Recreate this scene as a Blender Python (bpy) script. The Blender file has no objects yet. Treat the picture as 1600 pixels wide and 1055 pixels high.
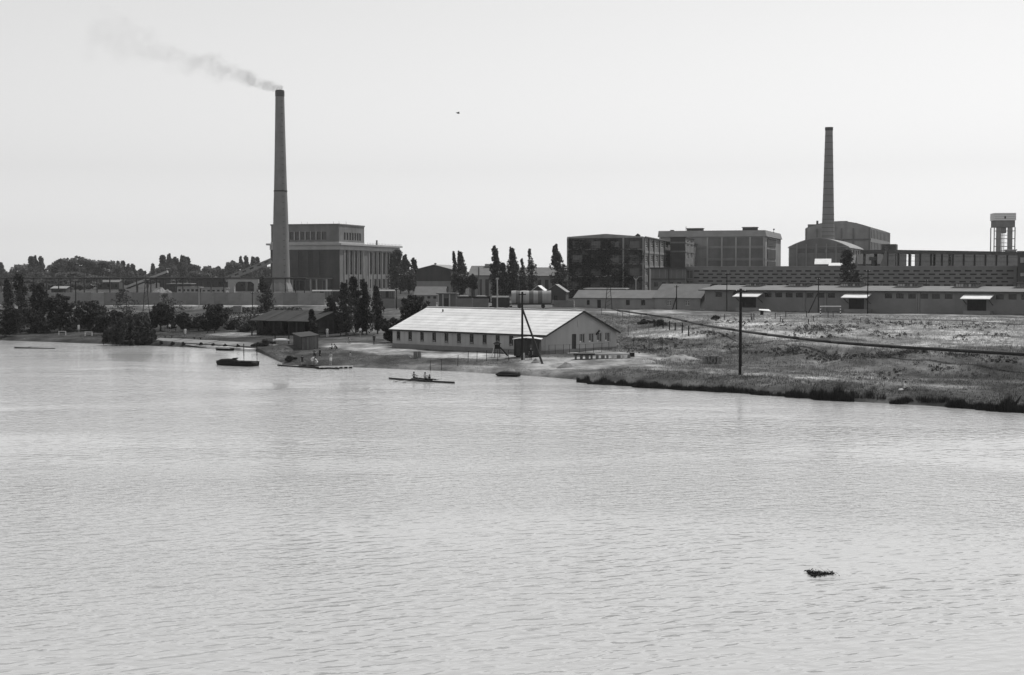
import bpy, bmesh, math, random
import numpy as np
from mathutils import Vector, Matrix, noise
rnd = random.Random(11)
R = math.radians
scene = bpy.context.scene
COL = scene.collection

# ---------------------------------------------------------------- camera
H = 13.0
F = 2222.22
PITCH = math.atan((527.5 - 427.0) / F)
cam_d = bpy.data.cameras.new('camera')
cam_d.lens = 50.0; cam_d.sensor_width = 36.0
cam_d.clip_start = 0.5; cam_d.clip_end = 20000
cam = bpy.data.objects.new('camera', cam_d); COL.objects.link(cam)
cam.location = (0, 0, H); cam.rotation_euler = (math.pi / 2 - PITCH, 0, 0)
scene.camera = cam

# ---------------------------------------------------------------- light
SUN_AZ, SUN_EL = 44.0, 57.0
world = bpy.data.worlds.new('World'); scene.world = world; world.use_nodes = True
wn = world.node_tree; wn.nodes.clear()
sky = wn.nodes.new('ShaderNodeTexSky'); sky.sky_type = 'NISHITA'; sky.sun_disc = False
sky.sun_elevation = R(SUN_EL); sky.sun_rotation = R(SUN_AZ)
sky.altitude = 0; sky.air_density = 1.0; sky.dust_density = 0.3; sky.ozone_density = 1.0
hs = wn.nodes.new('ShaderNodeHueSaturation'); hs.inputs['Saturation'].default_value = 0.0
bg = wn.nodes.new('ShaderNodeBackground'); bg.inputs['Strength'].default_value = 0.117
wo = wn.nodes.new('ShaderNodeOutputWorld')
wn.links.new(sky.outputs[0], hs.inputs['Color']); wn.links.new(hs.outputs[0], bg.inputs['Color'])
wn.links.new(bg.outputs[0], wo.inputs['Surface'])
sun_d = bpy.data.lights.new('sun', 'SUN'); sun_d.energy = 3.4; sun_d.angle = R(0.6); sun_d.color = (1, 0.995, 0.985)
sun = bpy.data.objects.new('sun', sun_d); COL.objects.link(sun)
SD = Vector((math.sin(R(SUN_AZ)) * math.cos(R(SUN_EL)), math.cos(R(SUN_AZ)) * math.cos(R(SUN_EL)), math.sin(R(SUN_EL))))
sun.rotation_euler = (-SD).to_track_quat('-Z', 'Y').to_euler(); sun.location = (200, 100, 300)
vs = scene.view_settings
vs.view_transform = 'Standard'; vs.look = 'None'; vs.exposure = 0.0; vs.gamma = 1.0; vs.use_curve_mapping = False
scene.render.engine = 'CYCLES'
cy = scene.cycles
cy.max_bounces = 6; cy.diffuse_bounces = 3; cy.glossy_bounces = 3; cy.transmission_bounces = 3; cy.volume_bounces = 0
cy.use_denoising = True
cy.volume_step_rate = 1.0; cy.volume_max_steps = 128
cy.caustics_reflective = False; cy.caustics_refractive = False

# ---------------------------------------------------------------- pixels to places
CP, SP = math.cos(PITCH), math.sin(PITCH)
def ray(px, py):
    u = (px - 800) / F; v = (527.5 - py) / F
    return Vector((u, CP + v * SP, -SP + v * CP))
def at_z(px, py, z):
    d = ray(px, py); t = (z - H) / d.z
    return Vector((d.x * t, d.y * t, z))
def at_Y(px, py, Y):
    d = ray(px, py); t = Y / d.y
    return Vector((d.x * t, Y, H + d.z * t))
def X_at(px, Y, z=3.0):
    return (px - 800) / F * (Y * CP - (z - H) * SP)
def project(X, Y, Z):
    dep = Y * CP - (Z - H) * SP
    return 800 + F * X / dep, 527.5 - F * (Y * SP + (Z - H) * CP) / dep
def z_at(py, Y):
    v = (527.5 - py) / F
    return H + Y * (-SP + v * CP) / (CP + v * SP)

# ---------------------------------------------------------------- ground profile
PROF = {
 -600: [(526,0),(522,.5),(508,.9),(488,2.4),(477,4)],
 0:    [(532,0),(527,.5),(513,.9),(490,2.5),(477,4)],
 300:  [(543,0),(537,.6),(515,1.2),(490,2.5),(477,4)],
 400:  [(549,0),(543,.6),(515,1.25),(490,2.5),(477,4)],
 437:  [(566,0),(557,.6),(545,.9),(530,1.1),(515,1.4),(490,2.5),(477,4)],
 470:  [(574,0),(565,.5),(545,1.),(530,1.2),(515,1.4),(490,2.5),(477,4)],
 550:  [(574,0),(565,.5),(550,1.1),(530,1.3),(500,2.),(477,4)],
 700:  [(580,0),(573,.5),(563,.9),(550,1.2),(540,1.3),(520,1.5),(482,4.5)],
 850:  [(589,0),(580,.6),(568,1.),(556,1.3),(540,1.5),(500,2.5),(482,4.5)],
 980:  [(601,0),(590,.7),(575,1.2),(558,1.5),(535,1.6),(515,2.2),(492,3.4),(484,4.0)],
 1150: [(614,0),(602,.7),(590,1.1),(570,1.4),(550,1.8),(530,2.6),(517.5,3.5),(500,3.7),(486,4.0)],
 1300: [(626,0),(613,.7),(600,1.1),(573,1.6),(551,2.6),(536.5,3.55),(520,3.6),(500,3.8),(488,4.05)],
 1450: [(634,0),(620,.7),(605,1.1),(582,1.6),(561,2.7),(546,3.55),(520,3.65),(502,3.8),(489,4.1)],
 1600: [(645,0),(630,.7),(612,1.1),(592,1.6),(571,2.7),(554,3.55),(522,3.65),(504,3.8),(491,4.15)],
 2200: [(690,0),(672,.7),(650,1.1),(620,1.6),(598,2.8),(575,3.6),(530,3.65),(510,3.8),(494,4.2)],
}
PW, PSH, PT, PZ = [], [], [], []
for px_, pts in sorted(PROF.items()):
    ys = [at_z(px_, py, z).y for py, z in pts]; zs = [z for _, z in pts]
    for i in range(1, len(ys)):
        ys[i] = max(ys[i], ys[i - 1] + 1.0)
    sh = ys[0]
    ts = [-40, -6] + [y - sh for y in ys]; zz = [-3.0, -1.0] + zs
    last = ys[-1]
    ts += [max(last + 60, 430) - sh, 560 - sh, 60000]; zz += [max(zs[-1], 4.5), 5.0, 5.0]
    PW.append((px_ - 800) / F); PSH.append(sh); PT.append(ts); PZ.append(zz)
PW = np.array(PW); PSH = np.array(PSH)
def shore_y(w):
    return np.interp(w, PW, PSH)
def ground_arr(w, Y):
    w = np.asarray(w, float); Y = np.asarray(Y, float)
    t = Y - shore_y(w)
    zc = np.stack([np.interp(t, PT[i], PZ[i]) for i in range(len(PW))])
    wc = np.clip(w, PW[0], PW[-1])
    k = np.clip(np.searchsorted(PW, wc) - 1, 0, len(PW) - 2)
    a = (wc - PW[k]) / (PW[k + 1] - PW[k])
    ii = np.indices(k.shape)
    z0 = zc[(k,) + tuple(ii)]; z1 = zc[(k + 1,) + tuple(ii)]
    return z0 * (1 - a) + z1 * a, t
def bump_at(x, y, t):
    if t < 0.5: return 0.0
    k = min(1, (t - .5) / 6) * (0.15 if y < 330 else 0.08)
    if x > 20 and y < 300: k *= 1.9
    if x > 36 and 160 < y < 250: k *= 1.5
    return k * noise.fractal(Vector((x * .09, y * .09, 3.1)), .8, 2.1, 4)
def gz(x, y):
    z, t = ground_arr(np.array([x / y]), np.array([y]))
    return float(z[0]) + bump_at(x, y, float(t[0]))
OGY = 100 * 1.003 ** np.arange(1100)
def on_ground(px, py):
    """the ground point seen at a pixel"""
    d = ray(px, py); k = OGY / d.y
    zg, _ = ground_arr(d.x * k / OGY, OGY)
    hit = np.nonzero(H + d.z * k <= zg)[0]; i = int(hit[0]) if len(hit) else 800
    y = float(OGY[i]); y0 = y / 1.003
    g0 = float(ground_arr(np.array([d.x / d.y]), np.array([y0]))[0][0]); e0 = H + d.z * y0 / d.y - g0; e1 = H + d.z * y / d.y - float(zg[i])
    y = y0 + (y - y0) * (e0 / (e0 - e1) if e0 > e1 else 1)
    x = d.x * y / d.y
    return Vector((x, y, gz(x, y)))
def ground_at(px, Y):
    x = X_at(px, Y, 3.0)
    return Vector((x, Y, gz(x, Y)))

# ---------------------------------------------------------------- materials
MATS = {}
def nt(m):
    m.use_nodes = True
    return m.node_tree.nodes, m.node_tree.links
def mat(name, g, var=.18, scale=1.0, rough=.85, bump=0.0, stretch=(1, 1, 1), detail=6, spec=.3, rand=.0, streak=0.0, metal=0.0):
    """grey procedural surface: broad + fine noise, optional per-object value shift and vertical run-off streaks"""
    if name in MATS: return MATS[name]
    m = bpy.data.materials.new(name); N, L = nt(m)
    b = N['Principled BSDF']; b.inputs['Roughness'].default_value = rough
    b.inputs['Specular IOR Level'].default_value = spec; b.inputs['Metallic'].default_value = metal
    tc = N.new('ShaderNodeTexCoord'); mp = N.new('ShaderNodeMapping'); mp.inputs['Scale'].default_value = stretch; 
    L.new(tc.outputs['Object'], mp.inputs['Vector'])
    n1 = N.new('ShaderNodeTexNoise'); n1.inputs['Scale'].default_value = scale; n1.inputs['Detail'].default_value = detail
    n1.inputs['Roughness'].default_value = .65; L.new(mp.outputs[0], n1.inputs['Vector'])
    r1 = N.new('ShaderNodeMapRange'); r1.inputs['From Min'].default_value = .3; r1.inputs['From Max'].default_value = .7
    r1.inputs['To Min'].default_value = g * (1 - var); r1.inputs['To Max'].default_value = g * (1 + var)
    L.new(n1.outputs['Fac'], r1.inputs['Value']); val = r1.outputs[0]
    if streak:
        m2 = N.new('ShaderNodeMapping'); m2.inputs['Scale'].default_value = (.45, .45, .035); L.new(tc.outputs['Object'], m2.inputs['Vector'])
        n2 = N.new('ShaderNodeTexNoise'); n2.inputs['Scale'].default_value = 1.0; n2.inputs['Detail'].default_value = 5; L.new(m2.outputs[0], n2.inputs['Vector'])
        r2 = N.new('ShaderNodeMapRange'); r2.inputs['From Min'].default_value = .35; r2.inputs['From Max'].default_value = .65
        r2.inputs['To Min'].default_value = 1 - streak; r2.inputs['To Max'].default_value = 1 + streak * .4; L.new(n2.outputs['Fac'], r2.inputs['Value'])
        mu = N.new('ShaderNodeMath'); mu.operation = 'MULTIPLY'; L.new(val, mu.inputs[0]); L.new(r2.outputs[0], mu.inputs[1]); val = mu.outputs[0]
    if rand:
        oi = N.new('ShaderNodeObjectInfo'); r3 = N.new('ShaderNodeMapRange'); r3.inputs['To Min'].default_value = 1 - rand; r3.inputs['To Max'].default_value = 1 + rand
        L.new(oi.outputs['Random'], r3.inputs['Value']); mu = N.new('ShaderNodeMath'); mu.operation = 'MULTIPLY'
        L.new(val, mu.inputs[0]); L.new(r3.outputs[0], mu.inputs[1]); val = mu.outputs[0]
    L.new(val, b.inputs['Base Color'])
    if bump:
        n3 = N.new('ShaderNodeTexNoise'); n3.inputs['Scale'].default_value = scale * 6; n3.inputs['Detail'].default_value = 4; L.new(mp.outputs[0], n3.inputs['Vector'])
        bp = N.new('ShaderNodeBump'); bp.inputs['Strength'].default_value = bump; bp.inputs['Distance'].default_value = .05
        L.new(n3.outputs['Fac'], bp.inputs['Height']); L.new(bp.outputs[0], b.inputs['Normal'])
    MATS[name] = m
    return m
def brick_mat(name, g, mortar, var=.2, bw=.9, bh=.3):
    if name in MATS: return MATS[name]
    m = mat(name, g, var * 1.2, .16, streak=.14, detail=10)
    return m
def leaf_mat(name, g):
    m = bpy.data.materials.new(name); N, L = nt(m); b = N['Principled BSDF']
    b.inputs['Roughness'].default_value = .6; b.inputs['Specular IOR Level'].default_value = .25
    tc = N.new('ShaderNodeTexCoord'); n1 = N.new('ShaderNodeTexNoise'); n1.inputs['Scale'].default_value = .7; n1.inputs['Detail'].default_value = 3
    L.new(tc.outputs['Object'], n1.inputs['Vector'])
    at = N.new('ShaderNodeAttribute'); at.attribute_name = 'tone'
    r = N.new('ShaderNodeMapRange'); r.inputs['From Min'].default_value = .3; r.inputs['From Max'].default_value = .7; r.inputs['To Min'].default_value = g * .7; r.inputs['To Max'].default_value = g * 1.3
    L.new(n1.outputs['Fac'], r.inputs['Value'])
    oi = N.new('ShaderNodeObjectInfo'); r2 = N.new('ShaderNodeMapRange'); r2.inputs['To Min'].default_value = .8; r2.inputs['To Max'].default_value = 1.2
    L.new(oi.outputs['Random'], r2.inputs['Value'])
    mu = N.new('ShaderNodeMath'); mu.operation = 'MULTIPLY'; L.new(r.outputs[0], mu.inputs[0]); L.new(r2.outputs[0], mu.inputs[1])
    mu2 = N.new('ShaderNodeMath'); mu2.operation = 'MULTIPLY'; L.new(mu.outputs[0], mu2.inputs[0]); L.new(at.outputs['Fac'], mu2.inputs[1])
    L.new(mu2.outputs[0], b.inputs['Base Color'])
    tr = N.new('ShaderNodeBsdfTranslucent'); L.new(mu2.outputs[0], tr.inputs['Color'])
    mx = N.new('ShaderNodeMixShader'); mx.inputs[0].default_value = .3
    L.new(b.outputs[0], mx.inputs[1]); L.new(tr.outputs[0], mx.inputs[2]); L.new(mx.outputs[0], N['Material Output'].inputs['Surface'])
    MATS[name] = m
    return m
M = lambda n: MATS[n]
mat('concrete', .25, .14, .3, streak=.10); mat('concrete_light', .40, .12, .3, streak=.08); mat('concrete_dark', .14, .16, .3, streak=.10)
mat('plaster', .39, .06, .6, streak=.1, bump=.05); mat('plinth', .2, .12, .8)
mat('roof_pale', .68, .10, .5, rough=.7, streak=.10, rand=.06, detail=9); mat('roof_grey', .15, .16, .5, streak=.06); mat('roof_mid', .27, .14, .5); mat('roof_dark', .055, .3, .7)
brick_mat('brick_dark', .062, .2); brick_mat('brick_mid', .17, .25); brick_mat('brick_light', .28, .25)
mat('chimney_brick', .21, .10, .25, streak=.06); mat('soot', .07, .3, .25)
mat('glass_dark', .018, .4, .6, rough=.18, spec=.5); mat('glass_mid', .07, .3, .6, rough=.2, spec=.5)
mat('frame_white', .55, .08, 2); mat('frame_dark', .03, .2, 2)
mat('wood_dark', .035, .35, 2.5, stretch=(6, 6, .6), rand=.35); mat('wood_grey', .13, .3, 2.5, stretch=(5, 5, .5), rand=.3); mat('wood_tar', .012, .3, 2, stretch=(6, 6, .4))
mat('steel_dark', .03, .25, 2, rough=.6); mat('steel_grey', .17, .2, 1.5, rough=.55); mat('rust', .08, .35, 1.5)
mat('paint_white', .72, .05, 3); mat('white_cloth', .75, .05, 4); mat('tarp', .3, .2, .5, stretch=(1.6, .2, .2)); mat('hull_black', .004, .3, 1, rough=.6, spec=.15)
mat('hull_dark', .03, .3, 1, rough=.3); mat('hull_pale', .4, .15, 1)
mat('skin', .3, .1, 6, rough=.6); mat('hair', .012, .3, 20); mat('cloth_dark', .025, .3, 8); mat('cloth_grey', .14, .2, 8); mat('cloth_white', .78, .05, 6)
mat('bark', .06, .35, 4, stretch=(3, 3, .5)); mat('soil', .17, .3, 1.6, bump=.6); mat('sand', .34, .18, 1.6, bump=.5); mat('rubble', .2, .35, 2.5)
mat('insulator', .6, .1, 4); mat('rubber', .012, .2, 3)
leaf_mat('leaf_dark', .042); leaf_mat('leaf_mid', .065); leaf_mat('leaf_far', .11); leaf_mat('leaf_ivy', .03); leaf_mat('leaf_reed', .016); leaf_mat('leaf_willow', .05)  # leaf_far is paler: part of the distance haze is put into its colour

# ---------------------------------------------------------------- mesh collector
class MB:
    def __init__(s): s.v = []; s.f = []; s.mi = []
    def add(s, verts, faces, mi=0):
        k = len(s.v); s.v += [tuple(p) for p in verts]
        for f in faces: s.f.append(tuple(i + k for i in f)); s.mi.append(mi)
        return s
    def box(s, x0, x1, y0, y1, z0, z1, mi=0):
        v = [(x0,y0,z0),(x1,y0,z0),(x1,y1,z0),(x0,y1,z0),(x0,y0,z1),(x1,y0,z1),(x1,y1,z1),(x0,y1,z1)]
        return s.add(v, [(0,3,2,1),(4,5,6,7),(0,1,5,4),(1,2,6,5),(2,3,7,6),(3,0,4,7)], mi)
    def bar(s, p, q, w, h=None, mi=0, up=(0,0,1)):
        """a square bar from p to q"""
        p = Vector(p); q = Vector(q); d = (q - p).normalized(); h = h or w
        u = Vector(up); sd = d.cross(u)
        if sd.length < 1e-4: sd = Vector((1, 0, 0))
        sd.normalize(); up2 = sd.cross(d)
        o = [sd * (a * w / 2) + up2 * (b * h / 2) for a, b in ((-1,-1),(1,-1),(1,1),(-1,1))]
        return s.add([p + k for k in o] + [q + k for k in o], [(3,2,1,0),(4,5,6,7),(0,1,5,4),(1,2,6,5),(2,3,7,6),(3,0,4,7)], mi)
    def tube(s, p, q, r0, r1=None, n=8, mi=0, cap=True):
        p = Vector(p); q = Vector(q); r1 = r0 if r1 is None else r1; d = (q - p).normalized()
        a = d.cross(Vector((0, 0, 1)))
        if a.length < 1e-4: a = Vector((1, 0, 0))
        a.normalize(); b = d.cross(a)
        vs_ = []
        for c, r in ((p, r0), (q, r1)):
            for i in range(n):
                t = 2 * math.pi * i / n; vs_.append(c + a * (math.cos(t) * r) + b * (math.sin(t) * r))
        fs = [(i, (i + 1) % n, n + (i + 1) % n, n + i) for i in range(n)]
        if cap: fs += [tuple(range(n - 1, -1, -1)), tuple(range(n, 2 * n))]
        return s.add(vs_, fs, mi)
    def lathe(s, prof, n=24, mi=0, c=(0, 0)):
        vs_ = [(c[0] + r * math.cos(2 * math.pi * i / n), c[1] + r * math.sin(2 * math.pi * i / n), z) for r, z in prof for i in range(n)]
        fs = [(j * n + i, j * n + (i + 1) % n, (j + 1) * n + (i + 1) % n, (j + 1) * n + i) for j in range(len(prof) - 1) for i in range(n)]
        return s.add(vs_, fs, mi)
    def prism(s, pts, y0, y1, mi=0):
        """polygon in xz (counter-clockwise seen from -y) extruded in y"""
        n = len(pts); v = [(x, y0, z) for x, z in pts] + [(x, y1, z) for x, z in pts]
        return s.add(v, [tuple(range(n)), tuple(range(2 * n - 1, n - 1, -1))] + [(i, i + n, (i + 1) % n + n, (i + 1) % n) for i in range(n)], mi)
    def loft(s, rings, mi=0, cap=True):
        n = len(rings[0]); k = []
        vs_ = [p for r in rings for p in r]
        fs = [(j * n + i, j * n + (i + 1) % n, (j + 1) * n + (i + 1) % n, (j + 1) * n + i) for j in range(len(rings) - 1) for i in range(n)]
        if cap: fs += [tuple(range(n - 1, -1, -1)), tuple(range((len(rings) - 1) * n, len(rings) * n))]
        return s.add(vs_, fs, mi)
    def mesh(s, name, mats, smooth=False, fix=True):
        me = bpy.data.meshes.new(name); me.from_pydata(s.v, [], s.f)
        for m in (mats if isinstance(mats, (list, tuple)) else [mats]): me.materials.append(m if not isinstance(m, str) else MATS[m])
        if any(s.mi): me.polygons.foreach_set('material_index', s.mi)
        if fix:
            bm = bmesh.new(); bm.from_mesh(me); bmesh.ops.recalc_face_normals(bm, faces=bm.faces); bm.to_mesh(me); bm.free()
        if smooth: me.polygons.foreach_set('use_smooth', [True] * len(me.polygons))
        me.update()
        return me
def link(name, me, parent=None, loc=(0, 0, 0), rz=0.0):
    o = bpy.data.objects.new(name, me); COL.objects.link(o)
    o.location = loc; o.rotation_euler = (0, 0, rz)
    if parent is not None: o.parent = parent
    return o
def part(parent, name, mb, m, smooth=False, loc=(0, 0, 0), rz=0.0, label=None, stuff=False):
    o = link(name, mb if isinstance(mb, bpy.types.Mesh) else mb.mesh(name, m, smooth), parent, loc, rz)
    if label: o['label'] = label
    if stuff: o['kind'] = 'stuff'
    return o
def tag(o, label, cat, group=None):
    o['label'] = label; o['category'] = cat
    if group: o['group'] = group
    return o
def thing(name, label, cat, loc=(0, 0, 0), rz=0.0, group=None):
    return tag(link(name, None, None, loc, rz), label, cat, group)
def struct(name, me):
    o = link(name, me); o['kind'] = 'structure'; return o
def copy_tree(o, parent=None):
    c = o.copy(); COL.objects.link(c); c.parent = parent
    for ch in [k for k in o.children]: copy_tree(ch, c)
    return c
ORD = ['first','second','third','fourth','fifth','sixth','seventh','eighth','ninth','tenth','eleventh','twelfth','thirteenth','fourteenth','fifteenth','sixteenth','seventeenth','eighteenth','nineteenth','twentieth','twenty-first','twenty-second','twenty-third','twenty-fourth','twenty-fifth','twenty-sixth','twenty-seventh','twenty-eighth','twenty-ninth','thirtieth','thirty-first','thirty-second','thirty-third','thirty-fourth']

# ---------------------------------------------------------------- ground sheet
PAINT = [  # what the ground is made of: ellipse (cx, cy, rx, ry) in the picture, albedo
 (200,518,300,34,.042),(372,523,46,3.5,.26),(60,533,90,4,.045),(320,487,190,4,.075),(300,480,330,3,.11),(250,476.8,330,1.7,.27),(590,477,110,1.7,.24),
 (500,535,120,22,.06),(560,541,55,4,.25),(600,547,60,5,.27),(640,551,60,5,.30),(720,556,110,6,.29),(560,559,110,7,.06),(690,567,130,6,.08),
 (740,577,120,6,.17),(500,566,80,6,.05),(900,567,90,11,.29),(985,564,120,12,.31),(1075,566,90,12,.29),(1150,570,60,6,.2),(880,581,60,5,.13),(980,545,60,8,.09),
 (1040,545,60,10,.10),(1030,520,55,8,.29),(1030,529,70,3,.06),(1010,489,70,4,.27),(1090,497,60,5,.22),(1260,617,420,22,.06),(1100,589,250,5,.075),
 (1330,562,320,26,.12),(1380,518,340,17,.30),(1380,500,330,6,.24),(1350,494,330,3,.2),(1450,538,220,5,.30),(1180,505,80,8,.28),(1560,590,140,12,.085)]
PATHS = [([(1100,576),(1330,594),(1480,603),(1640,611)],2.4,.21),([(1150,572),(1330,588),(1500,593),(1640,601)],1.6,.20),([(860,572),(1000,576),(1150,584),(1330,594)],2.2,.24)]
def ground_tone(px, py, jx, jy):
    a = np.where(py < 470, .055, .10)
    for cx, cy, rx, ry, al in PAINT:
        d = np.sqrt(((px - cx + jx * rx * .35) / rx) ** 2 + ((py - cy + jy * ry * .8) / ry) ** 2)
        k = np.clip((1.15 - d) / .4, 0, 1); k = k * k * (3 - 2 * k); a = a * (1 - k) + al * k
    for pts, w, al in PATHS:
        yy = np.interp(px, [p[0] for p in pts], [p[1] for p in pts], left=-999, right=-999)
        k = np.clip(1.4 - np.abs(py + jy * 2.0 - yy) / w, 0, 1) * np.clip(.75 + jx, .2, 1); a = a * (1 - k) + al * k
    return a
def proj_arr(X, Y, Z):
    dep = Y * CP - (Z - H) * SP
    return 800 + F * X / dep, 527.5 - F * (Y * SP + (Z - H) * CP) / dep
def tone_pts(X, Y, Z):
    px, py = proj_arr(X, Y, Z)
    jx = np.array([noise.fractal(Vector((x * .06, y * .06, 9.0)), .9, 2, 3) for x, y in zip(X, Y)])
    jy = np.array([noise.fractal(Vector((x * .06, y * .06, 29.0)), .9, 2, 3) for x, y in zip(X, Y)])
    return ground_tone(px, py, jx, jy)
wcol = np.concatenate([np.linspace(-.95, -.44, 26), np.linspace(-.43, .43, 420), np.linspace(.44, .95, 26)])
offs = np.concatenate([[-60, -25, -10, -4, -1.5, -.6, 0, .4, .8, 1.3], np.arange(2, 60, .9), np.arange(61, 200, 2.2), np.arange(203, 480, 7), np.geomspace(490, 3800, 26)])
W2, O2 = np.meshgrid(wcol, offs); Y2 = shore_y(W2) + O2; X2 = W2 * Y2
Z2, T2 = ground_arr(W2, Y2)
Xf, Yf, Tf = X2.ravel(), Y2.ravel(), T2.ravel()
Zf = Z2.ravel() + np.array([bump_at(x, y, t) for x, y, t in zip(Xf, Yf, Tf)])
nr, nc = W2.shape
idx = np.arange(nr * nc).reshape(nr, nc)
quads = np.stack([idx[:-1, :-1], idx[:-1, 1:], idx[1:, 1:], idx[1:, :-1]], -1).reshape(-1, 4)
gm = bpy.data.meshes.new('ground'); gm.from_pydata(np.stack([Xf, Yf, Zf], 1).tolist(), [], quads.tolist())
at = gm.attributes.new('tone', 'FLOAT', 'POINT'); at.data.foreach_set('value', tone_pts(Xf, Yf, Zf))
gm.polygons.foreach_set('use_smooth', [True] * len(gm.polygons))
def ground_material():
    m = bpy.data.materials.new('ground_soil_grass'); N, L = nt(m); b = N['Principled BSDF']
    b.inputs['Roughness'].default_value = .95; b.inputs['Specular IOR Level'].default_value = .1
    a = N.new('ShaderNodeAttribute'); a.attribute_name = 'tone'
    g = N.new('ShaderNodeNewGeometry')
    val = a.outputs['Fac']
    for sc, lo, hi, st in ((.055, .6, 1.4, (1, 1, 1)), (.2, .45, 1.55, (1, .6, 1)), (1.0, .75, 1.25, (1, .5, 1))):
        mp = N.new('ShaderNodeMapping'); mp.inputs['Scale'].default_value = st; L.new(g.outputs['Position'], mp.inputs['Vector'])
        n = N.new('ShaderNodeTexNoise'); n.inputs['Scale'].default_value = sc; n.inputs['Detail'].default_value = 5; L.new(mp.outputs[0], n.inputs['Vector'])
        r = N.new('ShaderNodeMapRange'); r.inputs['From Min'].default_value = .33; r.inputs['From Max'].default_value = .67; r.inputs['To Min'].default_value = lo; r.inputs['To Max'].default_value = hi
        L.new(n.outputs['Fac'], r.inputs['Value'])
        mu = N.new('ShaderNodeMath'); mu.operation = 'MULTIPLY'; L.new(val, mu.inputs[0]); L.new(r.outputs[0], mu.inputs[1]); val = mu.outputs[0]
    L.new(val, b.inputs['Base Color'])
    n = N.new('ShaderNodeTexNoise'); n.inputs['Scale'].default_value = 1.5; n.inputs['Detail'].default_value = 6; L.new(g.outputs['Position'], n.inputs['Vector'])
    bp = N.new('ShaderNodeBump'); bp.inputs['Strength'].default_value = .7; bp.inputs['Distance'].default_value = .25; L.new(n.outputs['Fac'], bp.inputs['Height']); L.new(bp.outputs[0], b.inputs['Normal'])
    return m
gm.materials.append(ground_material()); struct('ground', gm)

# ---------------------------------------------------------------- water
def water_material():
    m = bpy.data.materials.new('muddy_river_water'); N, L = nt(m); b = N['Principled BSDF']
    b.inputs['Roughness'].default_value = .11; b.inputs['IOR'].default_value = 1.33; b.inputs['Specular IOR Level'].default_value = .5
    b.inputs['Base Color'].default_value = (.43, .43, .43, 1)
    g = N.new('ShaderNodeNewGeometry')
    def noise_tex(sc, rot, along_, across, det, dist=.0, off=0.0):
        """noise stretched along crests: turn first, then stretch"""
        mp = N.new('ShaderNodeMapping'); mp.vector_type = 'TEXTURE'; mp.inputs['Scale'].default_value = (along_, across, 1); mp.inputs['Rotation'].default_value = (0, 0, R(rot)); mp.inputs['Location'].default_value = (off, off * .7, 0)
        L.new(g.outputs['Position'], mp.inputs['Vector'])
        n = N.new('ShaderNodeTexNoise'); n.inputs['Scale'].default_value = sc; n.inputs['Detail'].default_value = det; n.inputs['Roughness'].default_value = .5; n.inputs['Distortion'].default_value = dist
        L.new(mp.outputs[0], n.inputs['Vector']); return n.outputs['Fac']
    def rng(v, a0, a1, b0, b1):
        r = N.new('ShaderNodeMapRange'); r.interpolation_type = 'SMOOTHSTEP'; r.inputs['From Min'].default_value = a0; r.inputs['From Max'].default_value = a1; r.inputs['To Min'].default_value = b0; r.inputs['To Max'].default_value = b1; L.new(v, r.inputs['Value']); return r.outputs[0]
    def mul(a, k):
        n = N.new('ShaderNodeMath'); n.operation = 'MULTIPLY'; L.new(a, n.inputs[0])
        if isinstance(k, float): n.inputs[1].default_value = k
        else: L.new(k, n.inputs[1])
        return n.outputs[0]
    def add(a, c):
        n = N.new('ShaderNodeMath'); n.operation = 'ADD'; L.new(a, n.inputs[0]); L.new(c, n.inputs[1]); return n.outputs[0]
    wind = rng(noise_tex(.02, 8, 1.6, .8, 4, .6), .38, .62, .15, 1.25)      # breezy and slick patches
    wind2 = rng(noise_tex(.035, -15, 1.5, .8, 3, .4, 77.0), .4, .62, .1, 1.2)
    h = mul(mul(noise_tex(1.8, 27, 2.4, 1.0, 1.8, .35), .125), wind)
    h = add(h, mul(mul(noise_tex(1.3, 6, 2.0, 1.0, 2.0, .2, 31.0), .085), wind))
    h = add(h, mul(mul(noise_tex(2.0, -24, 2.0, 1.0, 2.0, .2, 11.0), .075), wind2))
    h = add(h, mul(mul(noise_tex(4.2, 14, 1.7, 1.0, 2.0, .1, 5.0), .034), wind2))
    bp = N.new('ShaderNodeBump'); bp.inputs['Strength'].default_value = 1.0; bp.inputs['Distance'].default_value = 1.0; L.new(h, bp.inputs['Height']); L.new(bp.outputs[0], b.inputs['Normal'])
    return m
wm = MB(); wm.add([(-4200, -350, 0), (4200, -350, 0), (4200, 420, 0), (-4200, 420, 0)], [(0, 1, 2, 3)])
struct('water', wm.mesh('water', water_material(), fix=False))

# ---------------------------------------------------------------- foliage library
def leaf_mesh(name, pts, size, m, tone=None, up=0.0, seed=0, long=1.0):
    """one four-sided leaf clump face at every point, random turn; tone = natural leaf-to-leaf colour"""
    rs = np.random.RandomState(seed); P = np.asarray(pts, float); n = len(P)
    a = rs.normal(size=(n, 3)); a[:, 2] *= (1 - up); a /= np.linalg.norm(a, axis=1)[:, None] + 1e-9
    b = rs.normal(size=(n, 3)); b -= (b * a).sum(1)[:, None] * a; b /= np.linalg.norm(b, axis=1)[:, None] + 1e-9
    s = (size * rs.uniform(.55, 1.35, n))[:, None]
    A, B = a * s, b * s * .62 * 1.0
    V = np.stack([P - A * long, P - B, P + A * long, P + B], 1).reshape(-1, 3)
    me = bpy.data.meshes.new(name); me.from_pydata(V.tolist(), [], np.arange(4 * n).reshape(-1, 4).tolist())
    t = rs.uniform(.6, 1.4, n) if tone is None else tone
    me.attributes.new('tone', 'FLOAT', 'POINT').data.foreach_set('value', np.repeat(t, 4).astype(np.float32))
    me.materials.append(MATS[m]); me.update()
    return me
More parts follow.
